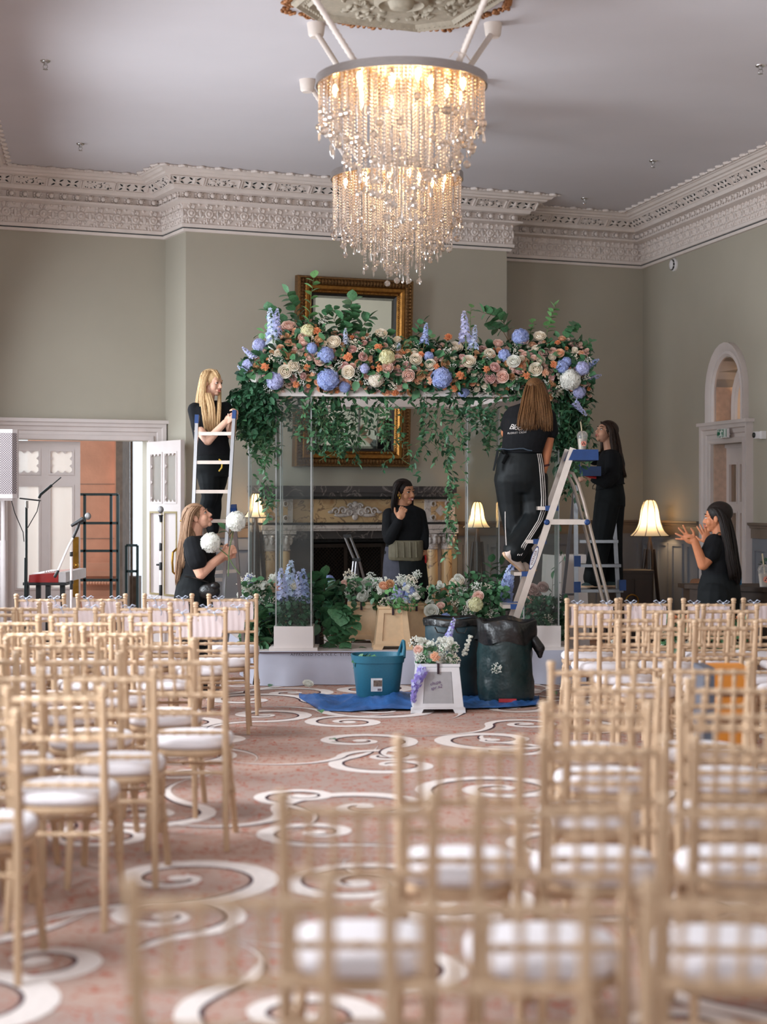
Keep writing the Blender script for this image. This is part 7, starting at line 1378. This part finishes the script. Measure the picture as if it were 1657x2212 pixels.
mb = MB(); q = f.p((915, 1195, -.08)); mb.tube([f.p((914 + 4 * math.cos(k * .7), 1191, -.05 + .03 * math.sin(k * .7))) for k in range(10)], .003, 5); mb.build('ring', m_brass, f.t)
# --- 4: woman on the step ladder, seen from behind
f = Fig(14.24, 'woman seen from behind on the pale step ladder in striped track trousers', 'warm'); f.hairm = m_brn
f.head((1156, 848, .12), .232, (.25, .95, -.35), .0)
f.limb(f.body, [(1152, 862, .06), (1148, 885, .0)], [.055, .06]); T = [(1148, 880, .02, .09, .07), (1144, 892, 0, .185, .095), (1139, 915, -.02, .20, .125), (1133, 945, -.03, .178, .12), (1128, 970, -.02, .165, .115), (1125, 998, 0, .195, .15), (1124, 1022, .02, .205, .165), (1124, 1042, .02, .195, .15)]
f.torso(f.body, [(r[0], r[1], r[2], r[3] * .92, r[4] * .9) for r in T], rad(-8)); f.limb(f.body, [(1182, 900, .0), (1186, 940, .03), (1182, 968, .02), (1177, 1008, -.02)], [.06, .05, .046, .031]); f.limb(f.body, [(1104, 900, .05), (1094, 935, .16), (1110, 950, .4)], [.055, .048, .03])
f.hand((1177, 1010, -.02), (-.05, .05, -1), (-.95, .2, 0), (.2, .9, 0), (.5, .55, .6, .65), 1.02, .06); f.hand((1110, 950, .4), (.4, .8, .3), (0, 0, -1), (1, 0, 0), (.5, .5, .5, .5))
f.limb(f.body, [(1105, 1035, .02), (1110, 1130, .04), (1140, 1220, .02)], [.09, .055, .038]); f.limb(f.body, [(1146, 1035, .02), (1154, 1116, .02), (1104, 1202, -.17)], [.09, .055, .038]); f.done()
c = MB(); f.torso(c, T[:5] + [(1128, 979, -.02, .172, .124)], rad(-8), .010); f.limb(c, [(1182, 900), (1187, 925, .02), (1189, 931, .02)], [.078, .074, .072]); f.limb(c, [(1104, 900, .05), (1096, 920, .1)], [.07, .064]); sh = f.cloth('crew_t_shirt', c, m_bk)
c = MB(); f.torso(c, [(1127, 974, -.01, .166, .118)] + T[5:] + [(1124, 1065, .02, .15, .11)], rad(-8), .010); LL = [(1103, 1035, .02), (1105, 1085, .04), (1110, 1130, .04), (1118, 1170, .06), (1132, 1210, .06)]; RL = [(1147, 1035, .02), (1152, 1080, .05), (1156, 1118, .02), (1136, 1155, -.06), (1112, 1190, -.14)]
f.limb(c, LL, [.145, .12, .10, .094, .1]); f.limb(c, RL, [.15, .13, .115, .108, .105]); tr = f.cloth('track_trousers', c, m_trk, .008, 16)
m_str = mat('white_stripe', (222, 214, 208), .6)
def stripe(px_path, r=.0055):
    mb = MB(); mb.tube([W(*q) for q in px_path], r, 6, flat=.6); return mb
def onsurf(obj, path, name, m, r=.0045):
    bm = bmesh.new(); bm.from_mesh(obj.data); t = BVHTree.FromBMesh(bm); bm.free(); pts = []
    for px, py in path:
        q = W(px, py, 1.0) - Vector((0, 0, EYE)); q.normalize(); h = t.ray_cast(Vector((0, 0, EYE)), q)
        if h[0] is None: n = t.find_nearest(W(px, py, f.d)); h = n
        pts.append(h[0] + h[1] * .001)
    mb = MB(); mb.tube(pts, r, 6); return mb.build(name, m, f.t)
for k in (0, 4.2, 8.4): onsurf(tr, [(1160.5 + k * .9, 980), (1165 + k * .95, 1005), (1168 + k, 1040), (1170 + k, 1075), (1169 + k * 1.0, 1105), (1162 + k, 1125), (1145 + k, 1152), (1128 + k, 1178), (1118 + k * .9, 1200)], 'side_stripe', m_str)
onsurf(tr, [(1091.5, 1105), (1092, 1140), (1094, 1178)], 'side_stripe', m_str)
mb = MB(); R = [];
st_ = []
for k in range(17): a = math.pi * (.02 + .96 * k / 16) + math.pi; st_.append(f.p((1128, 971 + (3 if k > 8 else 0), -.02)) + Vector((.192 * math.cos(a), .142 * math.sin(a), .004 * math.sin(k))))
mb.tube(st_[:11], .017, 8, flat=.35); mb.build('apron_strap', mat('slate_blue_strap', (70, 84, 98), .7), f.t)
mb = MB(); b0 = f.p((1088, 976, -.12)); mb.ell(b0, (.02, .02, .022)); mb.tube([b0, b0 + Vector((-.05, -.02, .01)), b0 + Vector((-.07, -.01, -.09)), b0 + Vector((-.085, 0, -.16))], [.012, .026, .022, .016], 8, flat=.3); mb.tube([b0, b0 + Vector((.03, -.03, -.03)), b0 + Vector((-.01, -.04, -.1))], [.012, .024, .018], 8, flat=.3); mb.build('apron_bow', m_bk2, f.t)
f.locks([[(1150, 826, .12, .05, .05), (1146, 850, -.02, .06, .03), (1142, 880, -.11, .07, .02), (1138, 905, -.16, .075, .015), (1136, 918, -.175, .075, .012)], [(1162, 826, .12, .05, .05), (1172, 850, .0, .05, .04), (1178, 880, -.08, .05, .025), (1182, 905, -.13, .045, .02), (1183, 920, -.15, .04, .015)], [(1156, 826, .1, .06, .05), (1158, 855, -.06, .08, .02), (1160, 885, -.12, .09, .015), (1160, 916, -.165, .10, .01)], [(1142, 835, .16, .03, .04), (1134, 865, .1, .03, .04), (1126, 895, -.08, .02, .02), (1122, 910, -.15, .02, .015)]], 34, 4)
for tx_, px, py, sz, sh_ in (('Bloom', 1119, 924, .064, .35), ('FLORIST CREW', 1117, 935, .0215, 0)):
    me = text_mesh(tx_, sz, .0004, sh_, 1.12 if sh_ == 0 else .86); me.materials.append(m_str); p = W(px, py, 14.05); project(me, Matrix.Translation(p) @ Matrix.Rotation(-.06 if sh_ == 0 else .12, 4, 'Y') @ Matrix.Rotation(math.pi / 2, 4, 'X'), sh, .003, (p.x, p.y, p.z - EYE)); link('lettering', me, f.t)
mb = MB(); p = W(1128, 912, 14.05)
for k in range(5): a = k * 1.257; mb.ell((p.x + .016 * math.cos(a), 0, p.z + .016 * math.sin(a)), (.012, .002, .012), None, 8, 5)
me = mb.mesh('flower_print', m_str, 60); project(me, Matrix.Translation((0, p.y, 0)), sh, .003, (p.x, p.y, p.z - EYE)); link('flower_print', me, f.t)
mb = MB(); w_ = f.p((1177, 1006, -.02)); mb.tube([w_ + Vector((.036 * math.cos(a), .034 * math.sin(a), .008 * math.cos(a))) for a in [2 * math.pi * k / 16 for k in range(17)]], .008, 6); mb.build('bracelet', mat('maroon_band', (62, 22, 30), .6), f.t)
shoe(f, 'canvas_shoe', (1088, 1200, -.2), (1128, 1234, -.06), m_canv, m_sole, .046, .075, (.5, -.4, .76)); shoe(f, 'canvas_shoe', (1132, 1236, -.06), (1150, 1233, .17), m_canv, m_sole, .046, .075)
# --- 5: woman in black on the second ladder, looking up
f = Fig(15.9, 'woman in loose black clothes on the grey step ladder, looking up to the flowers', 'pale'); f.hairm = m_dbr
f.head((1309, 934), .238, (-.86, -.38, .34), .0)
f.limb(f.body, [(1314, 950), (1318, 975)], [.052, .058]); T = [(1319, 970, 0, .08, .065), (1321, 980, 0, .165, .09), (1320, 1000, 0, .17, .118), (1318, 1025, 0, .16, .12), (1318, 1048, 0, .15, .115), (1318, 1075, 0, .168, .135), (1318, 1095, 0, .165, .135)]
f.torso(f.body, [(r[0], r[1], r[2], r[3] * .88, r[4] * .86) for r in T], rad(78)); f.limb(f.body, [(1322, 986, -.14), (1322, 1028, -.2), (1310, 1040, -.22), (1277, 1030, -.2)], [.05, .046, .04, .028]); f.limb(f.body, [(1314, 986, .14), (1285, 990, .14), (1250, 975, .02), (1244, 962, -.06)], [.05, .044, .034, .026])
f.hand((1277, 1031, -.2), (-.95, -.1, .0), (.1, .95, -.2), (0, 0, 1), (.9, .95, 1.0, 1.0), 1.0, .03, .3); f.hand((1243, 960, -.06), (-.35, -.2, .9), (-.3, .9, .1), (.8, 0, .3), (.35, .4, .5, .6), 1.0, .12, .3)
f.limb(f.body, [(1313, 1085, -.06), (1302, 1160, -.08), (1282, 1262, -.06)], [.085, .052, .036]); f.limb(f.body, [(1321, 1085, .07), (1322, 1160, .08), (1328, 1262, .04)], [.085, .052, .036]); f.done()
c = MB(); f.torso(c, T[:5] + [(1319, 1052, 0, .17, .135)], rad(78), .016); f.limb(c, [(1322, 986, -.13), (1323, 1028, -.2), (1310, 1041, -.22), (1286, 1034, -.2)], [.072, .07, .066, .05]); f.limb(c, [(1314, 986, .13), (1285, 992, .14), (1256, 980, .04)], [.07, .062, .05]); f.cloth('cropped_top', c, m_bk)
c = MB(); f.torso(c, [(1318, 1046, 0, .15, .115)] + T[5:], rad(78), .010); f.limb(c, [(1312, 1090, -.06), (1302, 1150, -.08), (1292, 1200, -.08), (1284, 1248, -.08)], [.125, .108, .10, .108]); f.limb(c, [(1322, 1090, .07), (1322, 1150, .08), (1324, 1200, .08), (1325, 1246, .08)], [.125, .105, .095, .098]); f.cloth('wide_trousers', c, m_bk2)
f.locks([[(1316, 913, 0, .04, .06), (1328, 930, -.02, .026, .07), (1334, 960, -.05, .028, .065), (1338, 990, -.06, .03, .06), (1344, 1015, -.06, .028, .05), (1350, 1022, -.06, .02, .04)], [(1306, 912, -.06, .04, .03), (1320, 925, -.1, .02, .02), (1322, 950, -.12, .018, .02), (1328, 980, -.13, .02, .02), (1338, 1008, -.12, .02, .02)], [(1304, 915, .06, .03, .03), (1302, 945, .1, .015, .03), (1300, 968, .08, .012, .02)]], 28, 5)
mb = MB(); mb.tube([f.p((1262, 1026, -.25)), f.p((1275, 1030, -.26)), f.p((1288, 1032, -.26))], [.006, .013, .012], 8); o = mb.build('snips', m_red); tag(o, 'red floral snips held by the woman on the grey ladder', 'secateurs')
mb = MB(); mb.tube([f.p((1285, 1045, -.14)), f.p((1281, 1050, -.15)), f.p((1280, 1056, -.15)), f.p((1285, 1056, -.15))], .004, 5); mb.build('drawstring', m_bk2, f.t)
shoe(f, 'suede_shoe', (1304, 1268, -.1), (1258, 1269, -.12), m_shoeb, m_sole, .044, .07); shoe(f, 'suede_shoe', (1338, 1268, .02), (1302, 1268, .04), m_shoeb, m_sole, .044, .07)
# --- 6: woman at the right, gesturing
f = Fig(13.2, 'woman with very long dark hair gesturing with both hands at the right', 'warm'); f.hairm = m_dk
f.head((1549, 1118), .245, (-.90, .38, -.02), -.04)
f.limb(f.body, [(1553, 1136), (1556, 1160)], [.054, .06]); T = [(1556, 1156, 0, .08, .065), (1556, 1167, 0, .17, .09), (1553, 1188, 0, .175, .122), (1550, 1212, 0, .165, .122), (1551, 1238, 0, .15, .115), (1553, 1265, 0, .18, .15), (1554, 1295, 0, .19, .16)]
f.torso(f.body, [(r[0], r[1], r[2], r[3] * .9, r[4] * .88) for r in T], rad(66)); f.limb(f.body, [(1543, 1172, -.12), (1533, 1200, -.16), (1519, 1220, -.18), (1500, 1168, -.2)], [.058, .054, .044, .029]); f.limb(f.body, [(1555, 1172, .14), (1545, 1205, .2), (1530, 1172, .24)], [.055, .045, .028])
f.hand((1500, 1170, -.2), (-.85, .0, .5), (.3, .9, .3), (.1, -.3, .95), (.05, .12, .1, .1), 1.0, .42, .1); f.hand((1530, 1172, .24), (-.3, 0, .95), (0, .9, 0), (-.9, 0, .2), (.2, .2, .3, .3), 1.0, .15); [f.limb(f.body, [(1554, 1285, q), (1554, 1390, q * 1.2), (1555, 1516, q * 1.2)], [.085, .052, .036]) for q in (-.1, .1)]; f.done()
c = MB(); f.torso(c, T[:5] + [(1552, 1246, 0, .158, .122)], rad(66), .010); f.limb(c, [(1543, 1173, -.11), (1537, 1190, -.15), (1534, 1196, -.155)], [.076, .078, .078]); f.limb(c, [(1555, 1173, .13), (1548, 1195, .18)], [.07, .068]); f.cloth('t_shirt', c, m_bk)
c = MB(); f.torso(c, T[4:], rad(66), .012); f.limb(c, [(1545, 1290, -.1), (1540, 1400, -.13), (1540, 1510, -.13)], [.14, .13, .15]); f.limb(c, [(1562, 1290, .1), (1565, 1400, .12), (1565, 1510, .12)], [.135, .125, .14]); f.cloth('wide_trousers', c, m_bk2)
f.locks([[(1558, 1100, 0, .05, .07), (1570, 1130, -.02, .04, .08), (1577, 1165, -.06, .042, .08), (1583, 1205, -.09, .045, .07), (1590, 1235, -.1, .04, .05), (1594, 1250, -.1, .026, .04)], [(1550, 1098, -.07, .04, .03), (1564, 1125, -.11, .03, .025), (1570, 1165, -.15, .03, .03), (1578, 1210, -.17, .035, .025), (1584, 1240, -.17, .03, .02)], [(1552, 1098, .07, .04, .03), (1556, 1135, .08, .03, .04), (1566, 1170, .04, .03, .04)], [(1541, 1097, -.06, .025, .03), (1552, 1104, -.115, .03, .015), (1562, 1128, -.13, .03, .02), (1568, 1165, -.15, .03, .03), (1576, 1205, -.16, .03, .03)]], 36, 6)
mb = MB(); mb.tube([f.p((1488, 1163, -.21)) + Vector((.012 * math.cos(q), .012 * math.sin(q), 0)) for q in [k * .7 for k in range(10)]], .0028, 5); mb.build('ring', m_brass, f.t)
mb = MB(); mb.tube([f.p((1545, 1158, -.13)), f.p((1553, 1150, -.06)), f.p((1562, 1154, -.02))], .009, 6, flat=.4); mb.build('apron_neck_strap', m_olv, f.t)
for dd in (-.13, .12): shoe(f, 'shoe', (1558, 1524, dd), (1500, 1524, dd), m_blks, m_sole)
